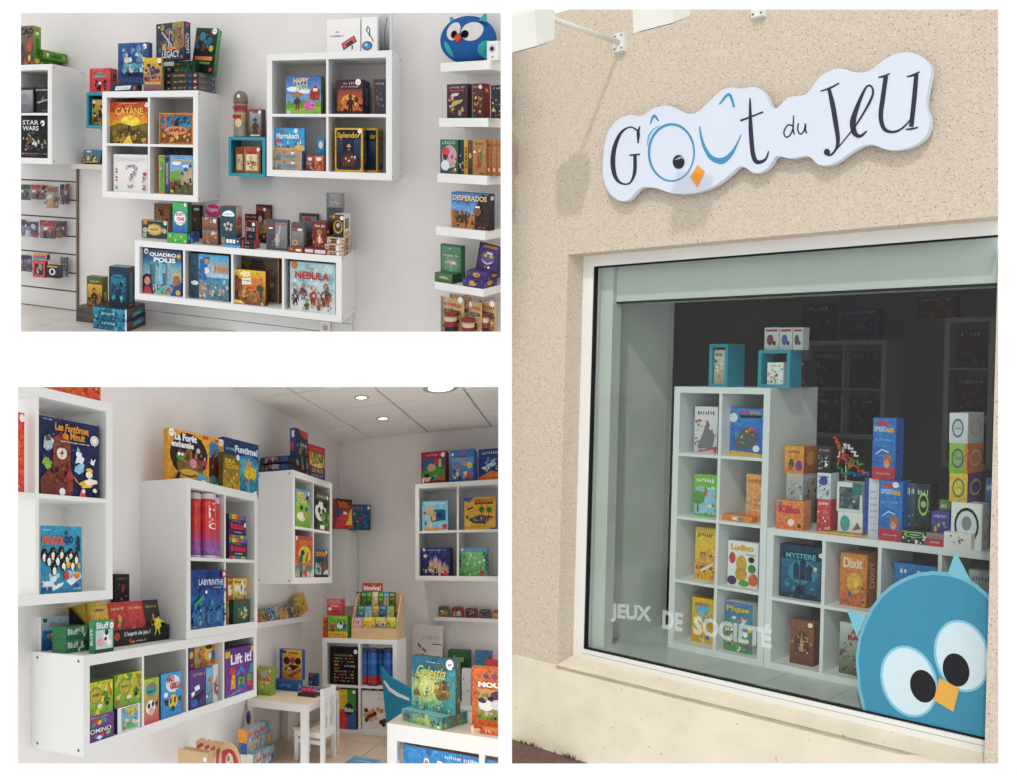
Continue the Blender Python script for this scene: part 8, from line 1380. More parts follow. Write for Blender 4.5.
w3(694.5,715,528,c(0,1),'yellow animal box in the third cube down on the left of the tower',y=.05,d=.05,body='#e0b82c',F=pic(5,'#e8c83a','#e0b02c',['#c8783a','#e8e0c8','#b8503a','#d89a4a','#e05a8a'],'#8a3a2c') + [('fig',.4,.15,.4,['#c8905a','#e0a03a','#8a5a34']),('p',[(.3,.2),(.9,.35),(.9,.3),(.3,.14)],'#e8e4d8')])
w3(727.3,757.5,542,c(1,1),'white box with colourful vegetables in the third cube down on the right',y=.03,xs=761,body='#dfe0e0',F=[('bg','#ececea','#e0e0dc'),('t','Ludino',.1,.8,.86,.94,'#e0b02c',.06),('x',.6,.7,.92,.75,'#2c2c2c',3)] + [('e',u,w,a,b_,q) for u,w,a,b_,q in ((.15,.62,.11,.13,'#c8343a'),(.45,.5,.18,.2,'#d8a82c'),(.45,.28,.2,.16,'#c89a2c'),(.8,.42,.13,.1,'#2c8a3a'),(.85,.18,.16,.14,'#d85a2c'),(.15,.12,.16,.1,'#4a2c5a'),(.55,.08,.18,.07,'#5a9a3a'),(.78,.62,.1,.07,'#2a2a24'))],R=[('bg','#c8ccd4','#8a98b0')])
w3(691.5,713,598.5,c(0,0),'yellow and blue box in the bottom left cube of the tower',y=.05,d=.05,body='#e0b02c',F=pic(6,'#e8c03a','#d8a82c',['#5aa8d0','#c8d8e0','#3a7ab8','#e05a6a','#e8e0c8'],'#c8343a') + [('e',.5,.76,.3,.14,'#6ab8d8')])
w3(723.5,752,602.5,c(1,0),'crowded meadow box with a white side in the bottom right cube of the tower',y=.02,xs=758.5,body='#e0e0dc',F=pic(7,'#4a78b8','#4a9a3a',['#c8343a','#e0c02c','#5aa83a','#d8803a','#e8e4d8','#8a4a9a','#3a7a2c'],'#e0c02c','Pique') + [('bl',8,40,.05,.04,.95,.6,['#c8343a','#e0c02c','#5aa83a','#e8c8a0','#3a6ab0'],.05)],R=[('bg','#e4e4e0','#d0d0cc'),('bl',3,10,.1,.1,.9,.9,['#8a5a6a','#5a6a8a','#c8b8a0'],.1)])
c = lambda i,j: kL[(i,j)][2]
w3(779,821.5,546,c(0,1),'deep blue haunted-castle box in the upper left cube of the long unit',y=.02,d=.06,body='#10304a',F=[('bg','#123a56','#0e2a44'),('gr',.04,.1,.96,.74,'#1f6a8c','#144a6c'),('e',.55,.5,.34,.22,'#2f8aa8'),('cas',.55,.36,.4,'#17354a','#122a3c'),('r',.08,.74,.92,.88,'#16242e'),('t','MYSTERE',.16,.76,.86,.86,'#5ab0c8',.03),('bl',9,30,.04,.04,.96,.4,['#1f5a7a','#0f2c44','#2f8aa0','#184860','#3a6a5a'],.06),('e',.85,.6,.04,.04,'#d8c870'),('e',.5,.16,.1,.1,'#0c1c2c')],st=(.97,.86,.012))
w3(839.5,866,553.5,c(1,1),'orange dream-landscape box in the second upper cube of the long unit',y=.04,xs=876.5,body='#d07a2c',F=[('bg','#e08a34','#c8682c'),('t','Dixit',.12,.72,.84,.92,'#e8d8b8',.04),('e',.55,.45,.3,.2,'#e8a83a'),('e',.6,.45,.12,.1,'#f0c850'),('bl',10,16,.1,.05,.95,.4,['#b8502c','#8a5a4a','#5a5a6a','#d8803a','#c8983a'],.09)],R=[('bg','#d8803a','#a85a2c'),('tv','DIXIT',.3,.35,.7,.85,'#e8d8b8')])
w3(893,938,565,c(2,1),'blue box with pink shapes behind the owl sticker',y=.03,d=.06,body='#2468b0',F=pic(11,'#2c80c8','#2468b0',['#c85ab0','#d87ac0','#3a9ad8','#1f4a8a'],'#e8ecf0'))
w3(967.5,996,571,c(3,1),'grey box at the right end behind the owl sticker',y=.03,d=.06,body='#a8b0ac',F=pic(12,'#b8c0bc','#a0a8a4',['#8a948e','#c8ccc8','#6a746e'],'#5a6a74'))
w3(789.5,813,620.5,c(0,0),'brown tribal-mask box in the lower left cube of the long unit',y=.03,xs=820,body='#7a4a2c',F=[('bg','#8a5638','#6e4028'),('e',.5,.5,.3,.26,'#5a3420'),('bl',13,20,.2,.2,.8,.8,['#c8a878','#3a2418','#a87a4a','#d8c098'],.06),('p',[(.4,.3),(.5,.75),(.6,.3)],'#c8a060'),('e',.1,.5,.06,.04,'#d8783a'),('e',.9,.5,.06,.04,'#d8783a')],st=(.85,.92,.012))
w3(838.8,868,624,c(1,0),'railway adventure box with red letters beside the owl sticker',y=.03,d=.06,body='#c8c4b0',F=[('bg','#c8d0cc','#5a5a3a'),('t','AVEN',.4,.8,.98,.9,'#a82c2c',.05),('t','RAIL',.3,.68,.9,.78,'#a82c2c',.05),('bl',14,40,.05,.05,.95,.62,['#4a4a34','#8a7a3a','#c8a83a','#3a3a2c','#6a7a4a','#8a4a34'],.06)])
# ---- on the long unit
def o3(x0,x1,yt,label,y=0.0,z=None,**k): return pbox(f3,x0,x1,yt,lz1 if z is None else z,yT3 + .015 + y,label,**k)
def zof(yt,x,y): return float(f3.zat(yt,float(f3.xat(x,yT3 + .015 + y,lz1)),yT3 + .015 + y))
o3(776,803,500.5,'orange hedgehog box at the left end of the long unit top',xs=810.5,body='#e07a3c',name='card_box',cat='card box',F=[('bg','#ec8a44','#e07838'),('t','Kiliko',.1,.56,.88,.82,'#c8305a',.05),('e',.55,.25,.12,.12,'#f0e8d8'),('e',.85,.16,.08,.08,'#6a3a24'),('e',.14,.86,.08,.08,'#3a9a8a')],R=[('bg','#e89a6a','#c87848')])
o3(786,802.5,473.5,'grey and yellow card box on the orange hedgehog box',y=.03,z=zof(500.5,790,0),xs=816,name='card_box',cat='card box',body='#a8acac',F=pic(15,'#b8bcbc','#9a9e9e',['#e0c83a','#6a6e72','#d8dcdc','#8a8e90'],'#e0c02c'),R=pic(16,'#b8bcbc','#8a8e90',['#5a5e62','#d8c03a','#c84a3a']))
o3(784.5,803.5,446,'orange card box with dark animals on top of the left stack',y=.03,z=zof(473.5,790,.03),xs=816.8,name='card_box',cat='card box',body='#d8862c',F=[('bg','#e8a03a','#d8842c'),('x',.2,.7,.8,.86,'#7a2c1c',3),('e',.35,.36,.14,.18,'#3a5a34'),('e',.75,.3,.18,.2,'#7a3a8a'),('e',.3,.2,.1,.1,'#c83a3a')],R=[('bg','#c87a2c','#a85a24'),('e',.5,.55,.3,.25,'#d8a04a')])
o3(816.6,830,499,'red card box at the bottom of the second stack',y=.06,name='card_box',cat='card box',d=.08,body='#c8342c',F=pic(17,'#d83a34','#c02c2c',['#e8d8d0','#8a2420','#e07a6a']))
o3(816.8,830.3,473,'white and blue card box in the middle of the second stack',y=.06,z=zof(499,823,.06),name='card_box',cat='card box',d=.08,body='#d0d8e0',F=pic(18,'#dfe4e8','#c8d0d8',['#3a4a9a','#5aa86a','#8ab0d0'],'#2a3a7a') + [('e',.5,.7,.3,.18,'#3a4a9a')])
o3(817.2,830.5,446.5,'black, red and white card box on top of the second stack',y=.06,z=zof(473,823,.06),name='card_box',cat='card box',d=.08,body='#2a2628',F=pic(19,'#3a3436','#241e20',['#e8e4e0','#c8344a','#5a9a4a','#f0f0ec'],'#e0a0a8'))
o3(837.5,862,512.5,'white card box with a teal circle under the framed teal box',name='card_box',cat='card box',d=.1,y=.05,body='#d8dcd8',F=[('bg','#e4e8e4','#d0d4d0'),('e',.3,.5,.2,.36,'#5a9a98'),('p',[(.6,.2),(.95,.3),(.8,.6)],'#8a5a3a')])
o3(836.5,862,482.5,'white-framed teal box on the white card box',y=.06,z=zof(512.5,850,.05),name='card_box',cat='card box',d=.08,body='#d4dad8',F=[('bg','#dfe4e2','#cfd6d4'),('r',.1,.1,.9,.84,'#3a5a5c'),('bl',20,26,.14,.14,.86,.8,['#5a8a88','#8a6a7a','#2a3a40','#b8c8c4','#6a4a5a'],.08),('r',.62,.6,1,1,'#2a7a78')])
pS = f3.at(820,534.5,lz1,2); gbox(f3,(float(f3.xat(820,yT3 + .012,lz1)),yT3 + .012,lz1),float(f3.xat(862,yT3 + .012,lz1) - f3.xat(820,yT3 + .012,lz1)),.05,.012,'rainbow_booklet','rainbow-striped booklet lying flat on the long unit','booklet',body='#e0c03a',F=[('bg','#e8d03a','#d84a3a')],T=[('r',i / 5,0,(i + 1) / 5,1,q) for i,q in enumerate(('#d84a3a','#e0c83a','#5ab04a','#e08a3a','#d8506a'))])
BL = [('bg','#2c78c8','#2468b8'),('r',0,0,1,.2,'#b82c3a'),('e',.4,.92,.28,.04,'#c8343a'),('t','SPEED',.06,.78,.6,.86,'#c8d8e8',.03),('r',.6,.77,.9,.84,'#e0a83a'),('x',.1,.62,.8,.67,'#7aa8d8',3),('e',.66,.32,.2,.1,'#b8683c'),('e',.62,.26,.12,.07,'#d8a080'),('p',[(.15,.4),(.4,.48),(.7,.44),(.7,.46),(.4,.5),(.15,.42)],'#d8e4f0'),('x',.2,.08,.8,.12,'#e0b0b0',5)]
o3(863.5,878,478.5,'blue and white box turned sideways beside the front blue box',y=.05,d=.1,body='#2a4a9a',F=[('bg','#dfe2ea','#d0d4de'),('r',0,0,.3,1,'#2a4a9a')] + [('x',.38,.1 + .11 * i,.92,.14 + .11 * i,'#8a90a4',i) for i in range(7)])
o3(878.6,901.5,481,'front tall blue box with a red base on the long unit',y=.0,d=.08,body='#2468b8',F=BL,st=(.7,.94,.014))
o3(871.8,894.8,418,'tall blue box with a red base standing on the two blue boxes',y=.03,z=zof(480,880,.02),d=.08,body='#2468b8',F=BL)
G2 = lambda s: pic(s,'#2c3a34','#1c2420',['#3a4a40','#dfe4e0','#141a18','#5a6a60'],'#c8d8c8') + [('p',ell(.55,.66,.36,.2,14),'#9ac86a'),('p',ell(.55,.66,.28,.15,14),'#1c2420'),('p',ell(.55,.66,.2,.06,8),'#9ac86a')]
o3(902.5,914.5,483,'blue-black clear box left of the green-ring box',y=.05,d=.08,body='#24343a',F=pic(22,'#3a5a6a','#1c2c34',['#5a8aa0','#2a4450','#c8d8dc']))
o3(914.8,929,484,'tall black box with a green ring on the long unit',y=.04,d=.08,body='#1c2420',F=G2(23))
o3(898,928,530,'black box with a green ring lying in front of the tall ones',y=-.0,d=.05,body='#1c2420',F=G2(24))
o3(938.5,950,500,'olive green card box behind the purple one',y=.1,d=.06,name='card_box',cat='card box',body='#5a7a3a',F=pic(25,'#6a8a44','#4a6a34',['#3a4a2c','#8aa85a']))
o3(930.5,948.5,511.5,'purple-blue card box with a white symbol on the long unit',y=.04,d=.06,name='card_box',cat='card box',body='#3a3a8a',F=pic(26,'#44449a','#33337a',['#e8e8f0','#5a5ab0','#c8b83a'],'#c8c8e8'))
o3(926,943.3,533,'small red and grey tin in front of the purple-blue card box',y=-.005,d=.05,name='game_tin',cat='tin',body='#b02c34',F=[('bg','#8a8a8c','#b82c38'),('r',0,0,1,.55,'#b82c38'),('x',.25,.2,.75,.4,'#e8d8d8',3)])
o3(943.6,971,533,'white card box with small icons at the foot of the right stack',y=-.005,d=.06,name='card_box',cat='card box',body='#e4e4e0',F=[('bg','#ecece8','#e0e0dc'),('bl',27,14,.1,.2,.9,.8,['#8a8a88','#b8383a','#4a4a4a','#c8c8c4'],.05)])
zz = lz1; DB = [(950.5,981.5,503,None,'#ecebe8',[('bg','#f0f0ec','#e4e4e0'),('p',ell(.5,.5,.4,.4,18),'#1c1c1e'),('p',ell(.5,.5,.33,.33,18),'#e0e2e4'),('e',.5,.55,.16,.16,'#8a8a98'),('x',.3,.28,.7,.36,'#2a2a2e',3)],'white box with a black ring, lowest of the right stack'),
      (949,967,473.5,983,'#d8b82c',[('bg','#e8c83a','#d8b02c'),('e',.5,.5,.34,.34,'#6a7060'),('e',.5,.5,.26,.26,'#d8c84a'),('x',.3,.44,.7,.54,'#5a4a1c',3)],'yellow and purple box in the right stack'),
      (949,967,443.5,983,'#8ac03a',[('bg','#9ac84a','#7ab034'),('r',.86,0,1,1,'#e07a2c'),('e',.46,.5,.34,.34,'#5a6a54'),('e',.46,.5,.26,.26,'#8ab07a'),('x',.28,.44,.66,.54,'#2c4a24',3)],'green and orange box in the right stack'),
      (949,967.5,413,983.5,'#d8dadc',[('bg','#e4e6e8','#d0d2d4'),('e',.46,.5,.32,.32,'#6a7278'),('e',.46,.5,.24,.24,'#c8d0d4'),('x',.3,.44,.64,.54,'#3a4248',3)],'silver and white box on top of the right stack')]
RS = ['#e4e4e0','#7a3a8a','#e0782c','#c8ccd0']
for i,(x0,x1,yt,xs,bd,Fp,lb) in enumerate(DB):
    yy = .05; k = dict(xs=xs) if xs else dict(d=.08)
    pbox(f3,x0,x1,yt,zz,yT3 + yy,lb,name='card_box',cat='card box',body=bd,side=RS[i],F=Fp,R=[('e',.5,.5,.36,.3,'#c8b8a0'),('e',.5,.5,.26,.2,RS[i])],**k)
    zz = float(f3.zat(yt,float(f3.xat((x0 + x1) / 2,yT3 + yy,zz)),yT3 + yy)) + .0005
o3(984,994,478,'blue and green box at the far right end of the long unit',y=.12,d=.06,body='#2c6a9a',F=pic(29,'#3a7ab0','#5a4a6a',['#5aa04a','#c8503a','#8a5a9a','#2c4a8a']))
# wavy construction toy above the boxes
cols4 = ('#d8402c','#3a9a3a','#e8e8e4','#2c6ac0','#d85a2c'); Pw = [((822,470),(836,462),(848,455),(858,470),(868,474)),((826,458),(838,466),(846,476),(852,460),(864,466)),((832,462),(842,452),(846,444),(852,450),(858,458)),((842,476),(850,472),(858,476),(866,472),(870,476)),((835,437),(838,444),(840,450),(846,462),(852,468))]
yc = yT3 + .12; pr = f3.at(846,478,yc); zst = zof(482.5,850,.06); r = empty('wave_toy',f3,(float(pr[0]),yc,zst),'tangle of wavy red, green, white and blue plastic strips','construction toy'); orr = (float(pr[0]),yc,zst)
for q,pts in zip(cols4,Pw):
    P3 = []
    for i in range(len(pts) - 1):
        for s_ in range(8):
            u = s_ / 8; a = np.array(pts[i]); d_ = np.array(pts[i + 1]) - a; n_ = np.array((-d_[1],d_[0])) / np.linalg.norm(d_); p2 = a + d_ * u + n_ * 1.6 * math.sin(u * 4 * math.pi); P3.append(f3.at(p2[0],p2[1],yc + .02 * math.sin(i + u * 3)))
    b = MB(); b.tube(P3,.0055,q,6); b.build('wavy_strip',f3,PLAST,r,orr)
b = MB(); b.tube([(pr[0],yc,zst),f3.at(846,462,yc)],.003,'#c8c8c8',6); b.build('support_wire',f3,PLAST,r,orr)
# ---- turquoise cubes on the tower
def cube3(x0,x1,yt,xs,label):
    y = yT3 + .06; xa = float(f3.xat(x0,y,tz1)); xb = float(f3.xat(x1,y,tz1)); zt = float(f3.zat(yt,(xa + xb) / 2,y)); d = min(.3,abs(float(f3._lin((xb,y,tz1),(0,1,0),0,xs)))); t = .018
    r = empty('wall_cube',f3,(xa,y,tz1),label,'wall cube')
    for n,a in (('bottom_panel',(xa,xb,y,y + d,tz1,tz1 + t)),('top_panel',(xa,xb,y,y + d,zt - t,zt)),('side_panel',(xa,xa + t,y,y + d,tz1 + t,zt - t)),('side_panel',(xb - t,xb,y,y + d,tz1 + t,zt - t))):
        b = MB(); b.box(*a); b.build(n,f3,TEAL,r,(xa,y,tz1))
    return y,tz1 + t,zt
y,z,zt = cube3(708.5,727,344,744,'left turquoise cube on top of the shelf tower in the window')
pbox(f3,713,724.5,350,z,y + .02,'stack of picture cards in the left turquoise window cube',d=.06,name='card_box',cat='card box',body='#c8c0a8',F=pic(30,'#d8d0b8','#a89878',['#5a6a4a','#c8643a','#3a4a5a','#e8e4d8','#8a3a4a'],'#3a3a3a'))
y,z,zt = cube3(757.5,789.5,350,801,'right turquoise cube on top of the shelf tower in the window')
pbox(f3,767,783,362.5,z,y + .02,'white card box with children inside the right turquoise window cube',d=.05,name='card_box',cat='card box',body='#e4e4e4',F=pic(31,'#ececec','#dcdcdc',['#5aa0d0','#8a5a3a','#e0b090','#3a8a4a'],'#8a2c3a'))
for i,(x0,x1) in enumerate(((764.3,778.5),(779.3,791.8),(792.6,802.5))):
    pbox(f3,x0,x1,327.5,zt,y + .04,['left','middle','right'][i] + ' of three white card boxes on the right turquoise window cube',d=.06,name='card_box',cat='card box',group='white card boxes on the turquoise window cube',body='#dcdcdc',F=[('bg','#e4e4e4','#d4d4d4'),('r',.1,.82,.9,.92,'#b83a44'),('e',.4,.45,.24,.24,['#8a3a5a','#3a6ab0','#5a5a64'][i]),('e',.7,.3,.1,.1,'#2a2a2c')])
# ---- dim shelves further inside
LAM4 = mat('white_laminate_inside','#e8e8e6',.5,.25,3,.02)  # plain white laminate for the units deep inside
def back_unit(x0,x1,yt,yb,nx,nz,y,label):
    a = f3.at(x0,yt,y); q = f3.at(x1,yb,y); return shelf_unit(f3,float(a[0]),float(q[0]),float(q[2]),float(a[2]),.36,nx,nz,label,caps='',y1=y + .36,m=LAM4)
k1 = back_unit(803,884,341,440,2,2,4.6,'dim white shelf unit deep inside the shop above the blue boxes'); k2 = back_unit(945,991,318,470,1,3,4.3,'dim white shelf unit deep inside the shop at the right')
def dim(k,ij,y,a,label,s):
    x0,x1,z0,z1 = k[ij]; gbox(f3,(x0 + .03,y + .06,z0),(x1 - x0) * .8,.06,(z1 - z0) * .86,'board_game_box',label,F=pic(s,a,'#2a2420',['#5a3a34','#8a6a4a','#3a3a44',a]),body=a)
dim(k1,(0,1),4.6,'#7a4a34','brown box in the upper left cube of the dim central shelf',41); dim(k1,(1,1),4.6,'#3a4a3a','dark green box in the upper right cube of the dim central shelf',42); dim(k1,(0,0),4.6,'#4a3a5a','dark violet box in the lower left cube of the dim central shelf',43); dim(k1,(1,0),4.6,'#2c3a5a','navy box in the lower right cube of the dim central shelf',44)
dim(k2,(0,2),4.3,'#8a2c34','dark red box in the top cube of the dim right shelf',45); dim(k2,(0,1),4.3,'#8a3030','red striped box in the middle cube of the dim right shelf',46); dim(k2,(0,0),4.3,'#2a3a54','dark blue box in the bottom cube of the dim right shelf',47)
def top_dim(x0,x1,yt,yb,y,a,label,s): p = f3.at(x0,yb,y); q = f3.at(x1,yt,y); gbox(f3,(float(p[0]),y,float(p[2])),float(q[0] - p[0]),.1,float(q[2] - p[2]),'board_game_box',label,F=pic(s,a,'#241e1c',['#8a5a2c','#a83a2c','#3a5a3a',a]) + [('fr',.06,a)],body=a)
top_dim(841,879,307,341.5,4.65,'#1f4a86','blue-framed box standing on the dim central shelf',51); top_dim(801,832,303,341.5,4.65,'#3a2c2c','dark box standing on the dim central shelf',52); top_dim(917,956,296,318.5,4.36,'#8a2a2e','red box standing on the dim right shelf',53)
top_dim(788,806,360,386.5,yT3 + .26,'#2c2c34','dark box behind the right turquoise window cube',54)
# ---- stickers on the glass: lettering and owl
ySt = yGl - .002
STK = mat('vinyl_sticker',None,.5,.25,20,.02); FROST = mat('frosted_letter','#e6f0f4',.6,.2,20,.02,alpha=.34)
def lett(txt,p0,p1,h,name='word_lettering'):
    a = f3.at(*p0,ySt); q = f3.at(*p1,ySt); v,f = text2d(txt,.045); hz = float(f3.zat(p0[1] - h,float(a[0]),ySt) - a[2]); b = MB()
    b.mesh([(a[0] + u * (q[0] - a[0]),ySt,a[2] + u * (q[2] - a[2]) + w * hz) for u,w in v],f,'#e6f0f4'); return b.build(name,f3,FROST,lw,lo)
lo = tuple(float(v) for v in f3.at(610,625,ySt)); lw = empty('window_lettering',f3,lo,'pale frosted words across the lower part of the shop window','lettering')
lett('JEUX',(610.5,622),(651.5,626),19); lett('DE',(662,628.5),(682.5,632),18.5); lett('SOCIÉTÉ',(693,634),(771.5,649),23)
oo = tuple(float(v) for v in f3.at(915,720,ySt)); ow_ = empty('owl_sticker',f3,oo,'large blue owl sticker on the right corner of the shop window','sticker')
def pxpoly(name,pts,c,lay,root=None,o0=None,m=None,th=.0006):
    b = MB(); y = ySt - .0009 * lay; b.prism([f3.at(px,py,y) for px,py in pts],(0,th,0),c); return b.build(name,f3,m or STK,root or ow_,o0 or oo)
body = [(866,722),(858,690),(855.6,658.6),(858.5,637),(864.5,620),(872,606),(882,593),(893,584),(906,577),(919,572.6),(932.7,571),(948,572),(962,575.6),(975,583),(986,592),(1000,606),(1000,752)]
cb = (925,665)
pxpoly('body_rim',body,'#68a8bc',1); inner = [(cb[0] + (x - cb[0]) * .957,cb[1] + (y_ - cb[1]) * .957) for x,y_ in body[:-2]] + [(1000,612),(1000,752),(868,722)]
pxpoly('body',inner,'#3a86a4',2); pxpoly('ear',[(948,573),(955.5,551),(971,581),(960,580)],'#6fb4c4',1.5); pxpoly('ear',[(846.7,609.7),(866,616),(857,637)],'#6fb4c4',1.5)
def el(cx,cy,rx,ry,rot,n=28):
    a = math.radians(rot); return [(cx + rx * math.cos(t) * math.cos(a) - ry * math.sin(t) * math.sin(a),cy + rx * math.cos(t) * math.sin(a) + ry * math.sin(t) * math.cos(a)) for t in (2 * math.pi * k / n for k in range(n))]
pxpoly('eye_rim',el(909,681.5,27.5,37,-20),'#7cbcd0',3); ea = pxpoly('eye_white',el(909,681.5,25,34.5,-20),'#c6dae2',4); pxpoly('eye_rim',el(962,656,27.5,37,-16),'#7cbcd0',3); eb = pxpoly('eye_white',el(962,656,25,34.5,-16),'#c6dae2',4)
pxpoly('pupil',el(923,686.3,12.5,16.8,-18),'#17181c',5,ea); pxpoly('pupil',el(956,670,13,17,-18),'#17181c',5,eb); pxpoly('beak',[(939.5,678),(959.3,688.3),(953.4,712),(933.6,700)],'#d9a548',6)
# ---- shop sign on the wall
OUT = [(603,162.7),(606.4,136.4),(616.3,121),(629.4,115),(641.5,116),(653.5,108.4),(666.7,105.3),(677.7,109.5),(686.4,113.4),(697.4,112),(708,102.5),(721.5,90.4),(732.4,87.6),(743.4,88.6),(754.4,86.7),(764,92.6),(771,106),(777,108),(788.5,97.4),(806.5,94),(819.4,77.3),(837.5,68.3),(858,72.7),(871,69.6),(889,56.7),(907,52.3),(922.5,57.2),(931,69.6),(927.7,90.2),(925.6,105.7),(930,121),(925,136.6),(909.6,147.4),(889,150),(869.7,144.3),(853,150.8),(835,163),(819.4,165),(807.8,156),(791,158.5),(777,156),(772,161.6),(765,170),(754,173),(741,166),(728,176),(712.7,186.8),(693,193),(673,193.4),(655.7,188),(640.4,188),(629.4,198.9),(620.7,201),(609.7,193.4),(604,180)]
def smooth(P,n=3):
    R_ = []; k = len(P)
    for i in range(k):
        p0,p1,p2,p3 = [np.array(P[(i + j) % k],float) for j in (-1,0,1,2)]
        for s_ in range(n): t = s_ / n; R_.append(tuple(.5 * (2 * p1 + (p2 - p0) * t + (2 * p0 - 5 * p1 + 4 * p2 - p3) * t * t + (3 * p1 - p0 - 3 * p2 + p3) * t ** 3)))
    return R_
ySg = -.06; os_ = tuple(float(v) for v in f3.at(620,201,ySg)); sg = empty('shop_sign',f3,os_,'white cloud-shaped shop sign with dark letters and owl eyes on the wall','sign')
b = MB(); b.prism([f3.at(px,py,ySg) for px,py in smooth(OUT)],(0,.03,0),'#fff'); b.build('sign_board',f3,mat('sign_panel','#cfd7e4',.35,.3,4,.01),sg,os_)
for px,py in ((615,160),(760,140),(905,110)):
    q = f3.at(px,py,ySg); b = MB(); b.tube([(q[0],ySg + .03,q[2]),(q[0],0,q[2])],.012,'#8a8a8a',8); b.build('standoff',f3,PLAST,sg,os_)
NAVY = '#2c2a42'; BLU = '#3f8bb8'
def stroke(name,pts,wd,c,lay=0):
    """pen stroke on the sign: pts in picture px, wd = width at each point (px)"""
    P = [np.array(p,float) for p in pts]; wd = wd if isinstance(wd,(list,tuple)) else [wd] * len(P)
    Q = []; Wd = []
    for i in range(len(P) - 1):
        p0,p1,p2,p3 = P[max(i - 1,0)],P[i],P[i + 1],P[min(i + 2,len(P) - 1)]
        for s_ in range(5): t = s_ / 5; Q.append(.5 * (2 * p1 + (p2 - p0) * t + (2 * p0 - 5 * p1 + 4 * p2 - p3) * t * t + (3 * p1 - p0 - 3 * p2 + p3) * t ** 3)); Wd.append(wd[i] + (wd[i + 1] - wd[i]) * t)
    Q.append(P[-1]); Wd.append(wd[-1]); b = MB(); y = ySg - .0012 - .0006 * lay; L_,R_ = [],[]
    for i,p in enumerate(Q):
        d_ = Q[min(i + 1,len(Q) - 1)] - Q[max(i - 1,0)]; n_ = np.array((-d_[1],d_[0])) / (np.linalg.norm(d_) + 1e-6); L_.append(f3.at(*(p + n_ * Wd[i] / 2),y)); R_.append(f3.at(*(p - n_ * Wd[i] / 2),y))
    for i in range(len(Q) - 1): b.poly([L_[i],L_[i + 1],R_[i + 1],R_[i]],c)
    return b.build(name,f3,STK,sg,os_)
q4 = lambda pts: [(590 + x / 4.563,40 + y_ / 4.563) for x,y_ in pts]; q5 = lambda pts: [(755 + x / 3.88,y_ / 3.88) for x,y_ in pts]
stroke('letter_stroke',q4([(218,470),(222,425),(200,402),(172,400),(138,428),(112,490),(104,560),(114,620),(136,650),(165,658),(188,645),(204,600),(205,525)]),[1.5,2.5,1.5,1.5,3,4.5,5,4.2,2.4,1.6,2,3.6,3.6],NAVY); stroke('letter_stroke',q4([(180,526),(228,521)]),1.6,NAVY,1); stroke('letter_stroke',q4([(228,394),(219,425),(220,472)]),[1,3,1.2],NAVY,1)
stroke('eye_ring',[(590 + (372 + 103 * math.cos(t)) / 4.563,40 + (514 + 129 * math.sin(t)) / 4.563) for t in (2 * math.pi * k / 24 + .9 for k in range(25))],[1.2 + 1.3 * abs(math.sin(k * .13)) for k in range(25)],BLU); stroke('eye_ring',q4([(262,485),(268,440),(288,410),(318,390)]),[1,2,1.6,.8],'#5fb4cc')
pxs = [(590 + (404 + 27 * math.cos(t)) / 4.563,40 + (556 + 32 * math.sin(t)) / 4.563) for t in (2 * math.pi * k / 20 for k in range(20))]
b = MB(); b.prism([f3.at(*p,ySg - .003) for p in pxs],(0,.001,0),'#20212a'); b.build('pupil',f3,STK,sg,os_)
for k in range(4): stroke('pupil_glint',q4([(388 + k * 9,545 - k * 6),(408 + k * 6,540 - k * 2),(424,528 + k * 6)]),[.4,.8,.3],'#c8d0dc',5)
stroke('circumflex',q4([(275,383),(292,346),(313,370)]),[1,3,1.4],BLU); stroke('circumflex',q4([(590,294),(634,248),(658,308)]),[1.4,3.2,2],BLU)
stroke('smile_arc',q4([(500,394),(508,445),(525,495),(555,538),(600,552),(640,525),(668,480),(690,430)]),[1.2,2.4,3.2,4.6,6.4,4,2,.8],BLU)
b = MB(); b.prism([f3.at(*p,ySg - .003) for p in q4([(490,570),(523,600),(490,673),(458,625)])],(0,.001,0),'#e8983a'); b.build('beak',f3,STK,sg,os_)
stroke('letter_stroke',q4([(730,265),(733,400),(742,510),(756,552),(780,556),(804,540),(815,506)]),[1.4,4.4,4.6,4.6,3.6,2.2,1],NAVY); stroke('letter_stroke',q4([(686,368),(735,350),(790,328)]),[2,1.8,1.6],NAVY,1)
stroke('letter_stroke',q5([(148,490),(128,485),(112,512),(120,532),(136,524),(148,498)]),1.5,NAVY); stroke('letter_stroke',q5([(150,448),(148,500),(153,522)]),[1.2,1.7,1.3],NAVY); stroke('letter_stroke',q5([(168,478),(166,505),(176,520),(190,508),(196,480),(196,505),(201,518)]),1.5,NAVY)
stroke('letter_stroke',q5([(254,354),(290,342),(327,322)]),[1.2,2.2,1.4],NAVY); stroke('letter_stroke',q5([(286,342),(300,400),(312,470),(322,545),(312,582),(292,602),(276,598)]),[3,5,5,4,2.2,2,1.4],NAVY,1)
b = MB(); b.prism([f3.at(755 + (279 + 12 * math.cos(t)) / 3.88,(590 + 13 * math.sin(t)) / 3.88,ySg - .003) for t in (2 * math.pi * k / 14 for k in range(14))],(0,.001,0),NAVY); b.build('letter_dot',f3,STK,sg,os_)
stroke('letter_stroke',q5([(300,598),(345,545),(395,480),(440,405),(458,360),(450,334),(430,340),(400,405),(380,470),(386,515),(408,528),(434,508)]),[1.2,1.2,1.6,2.4,2.2,1.8,2,4,6,5.4,3,1.2],NAVY,2)
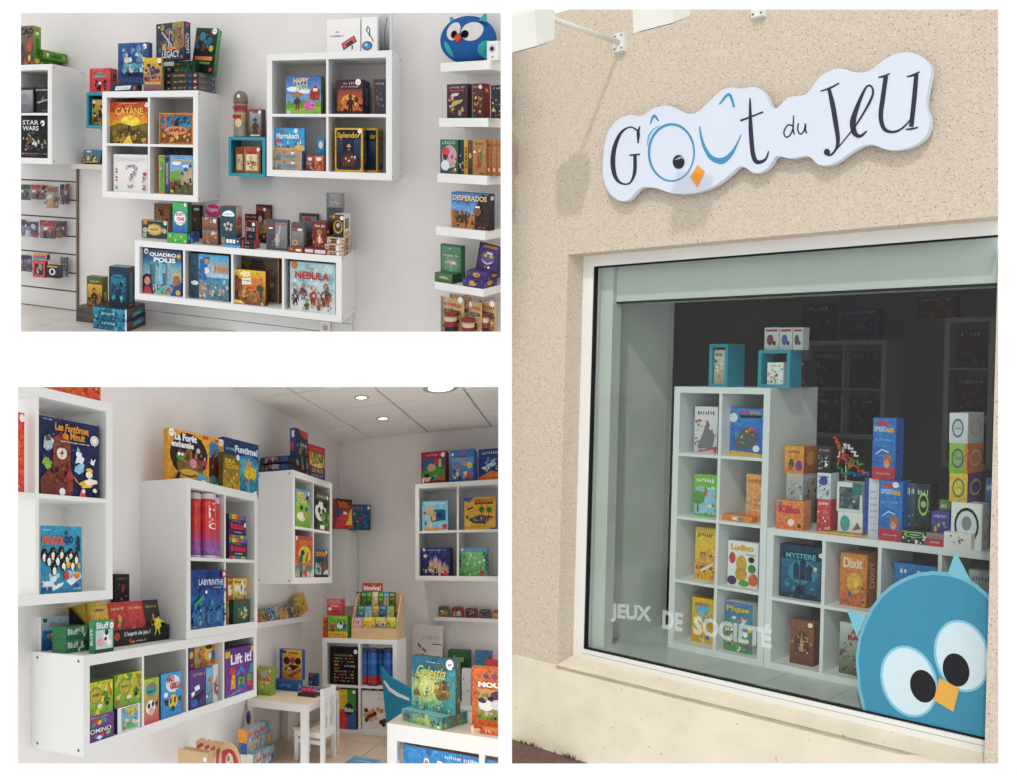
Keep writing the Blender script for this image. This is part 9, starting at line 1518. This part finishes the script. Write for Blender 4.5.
stroke('letter_stroke',q5([(478,300),(500,296),(524,285)]),[1.2,2.4,1.2],NAVY); stroke('letter_stroke',q5([(508,294),(496,380),(488,450),(500,498),(530,512),(565,502),(598,470),(612,440)]),[4.4,4.8,4.6,4,2.6,2,1.6,1],NAVY,1); stroke('letter_stroke',q5([(588,298),(612,292),(640,278)]),[1.2,2.4,1.2],NAVY); stroke('letter_stroke',q5([(626,286),(618,380),(606,492)]),[4.4,4.8,4.6],NAVY,1); stroke('letter_stroke',q5([(584,502),(606,500),(633,494)]),[1.2,2,1.2],NAVY,2)
# ---- two flood lamps on arms
ENA = mat('white_enamel','#dcdcd4',.4,.3,8,.03)
def flood(px,py,head_px,label,dr=.2):
    q = f3.at(px,py,0); X,Z = float(q[0]),float(q[2]); h = abs(float(f3.yat(head_px,X,Z))); r = empty('flood_lamp',f3,(X,0,Z),label,'lamp'); o0 = (X,0,Z)
    b = MB(); b.box(X - .03,X + .03,-.03,0,Z - .05,Z + .05); wb_ = b.build('wall_bracket',f3,ENA,r,o0)
    for u in (-.02,.02):
        for w in (-.035,.035): b = MB(); b.lathe((X + u,-.03,Z + w),[(.005,0),(.005,.004)],'#6a6a6a',8,(0,-1,0)); b.build('bolt',f3,PLAST,wb_,o0)
    b = MB(); b.tube([(X,-.03,Z),(X,-h,Z)],.013,'#fff',10); b.build('arm',f3,ENA,r,o0)
    b = MB(); b.tube([(X - .05,-h,Z),(X + .05,-h,Z)],.02,'#888',10); b.build('joint',f3,PLAST,r,o0)
    b = MB(); Y0 = -h - .03; b.prism([(X - .11,Y0 + .02,Z - .0),(X - .11,Y0 - .08,Z + .01),(X - .11,Y0 - .11,Z - .03),(X - .11,Y0 - .09,Z - dr),(X - .11,Y0 + .02,Z - dr + .06)],(.19,0,0),'#fff'); lh = b.build('lamp_head',f3,ENA,r,o0)
    b = MB(); b.prism([(X - .1,Y0 - .08,Z - dr),(X + .07,Y0 - .08,Z - dr),(X + .07,Y0 + .0,Z - dr + .043),(X - .1,Y0 + .0,Z - dr + .043)],(0,.002,.003),'#c8ccd0'); b.build('lamp_glass',f3,PLAST,lh,o0)
    return np.array((X,-h - .06,Z - .06))
HD = flood(622,43.5,543,'white flood lamp on a wall arm at the upper left of the facade')
flood(761,8,676,'white flood lamp whose bracket shows at the top edge of the facade',.29)
# aim the hazy sun: it throws the lamp's shadow onto the wall at lower left
import mathutils
S_ = f3.W(f3.at(574,180,0)); D_ = nrm(S_ - f3.W(HD)); lx = nrm(np.cross(f3.M[:,2],-D_)); ly = nrm(np.cross(-D_,lx))
c0 = f3.W(f3.at(760,400,0)); e0 = f3.W(f3.at(506,400,0)); c0 = c0 + lx * ((e0 - c0) @ lx + sl.size / 2)     # left rim of the beam on the left end of the wall
slo.matrix_world = mathutils.Matrix([[lx[i],ly[i],-D_[i],(c0 - D_ * 14)[i]] for i in range(3)] + [[0,0,0,1]])
finish_set(RECT3)
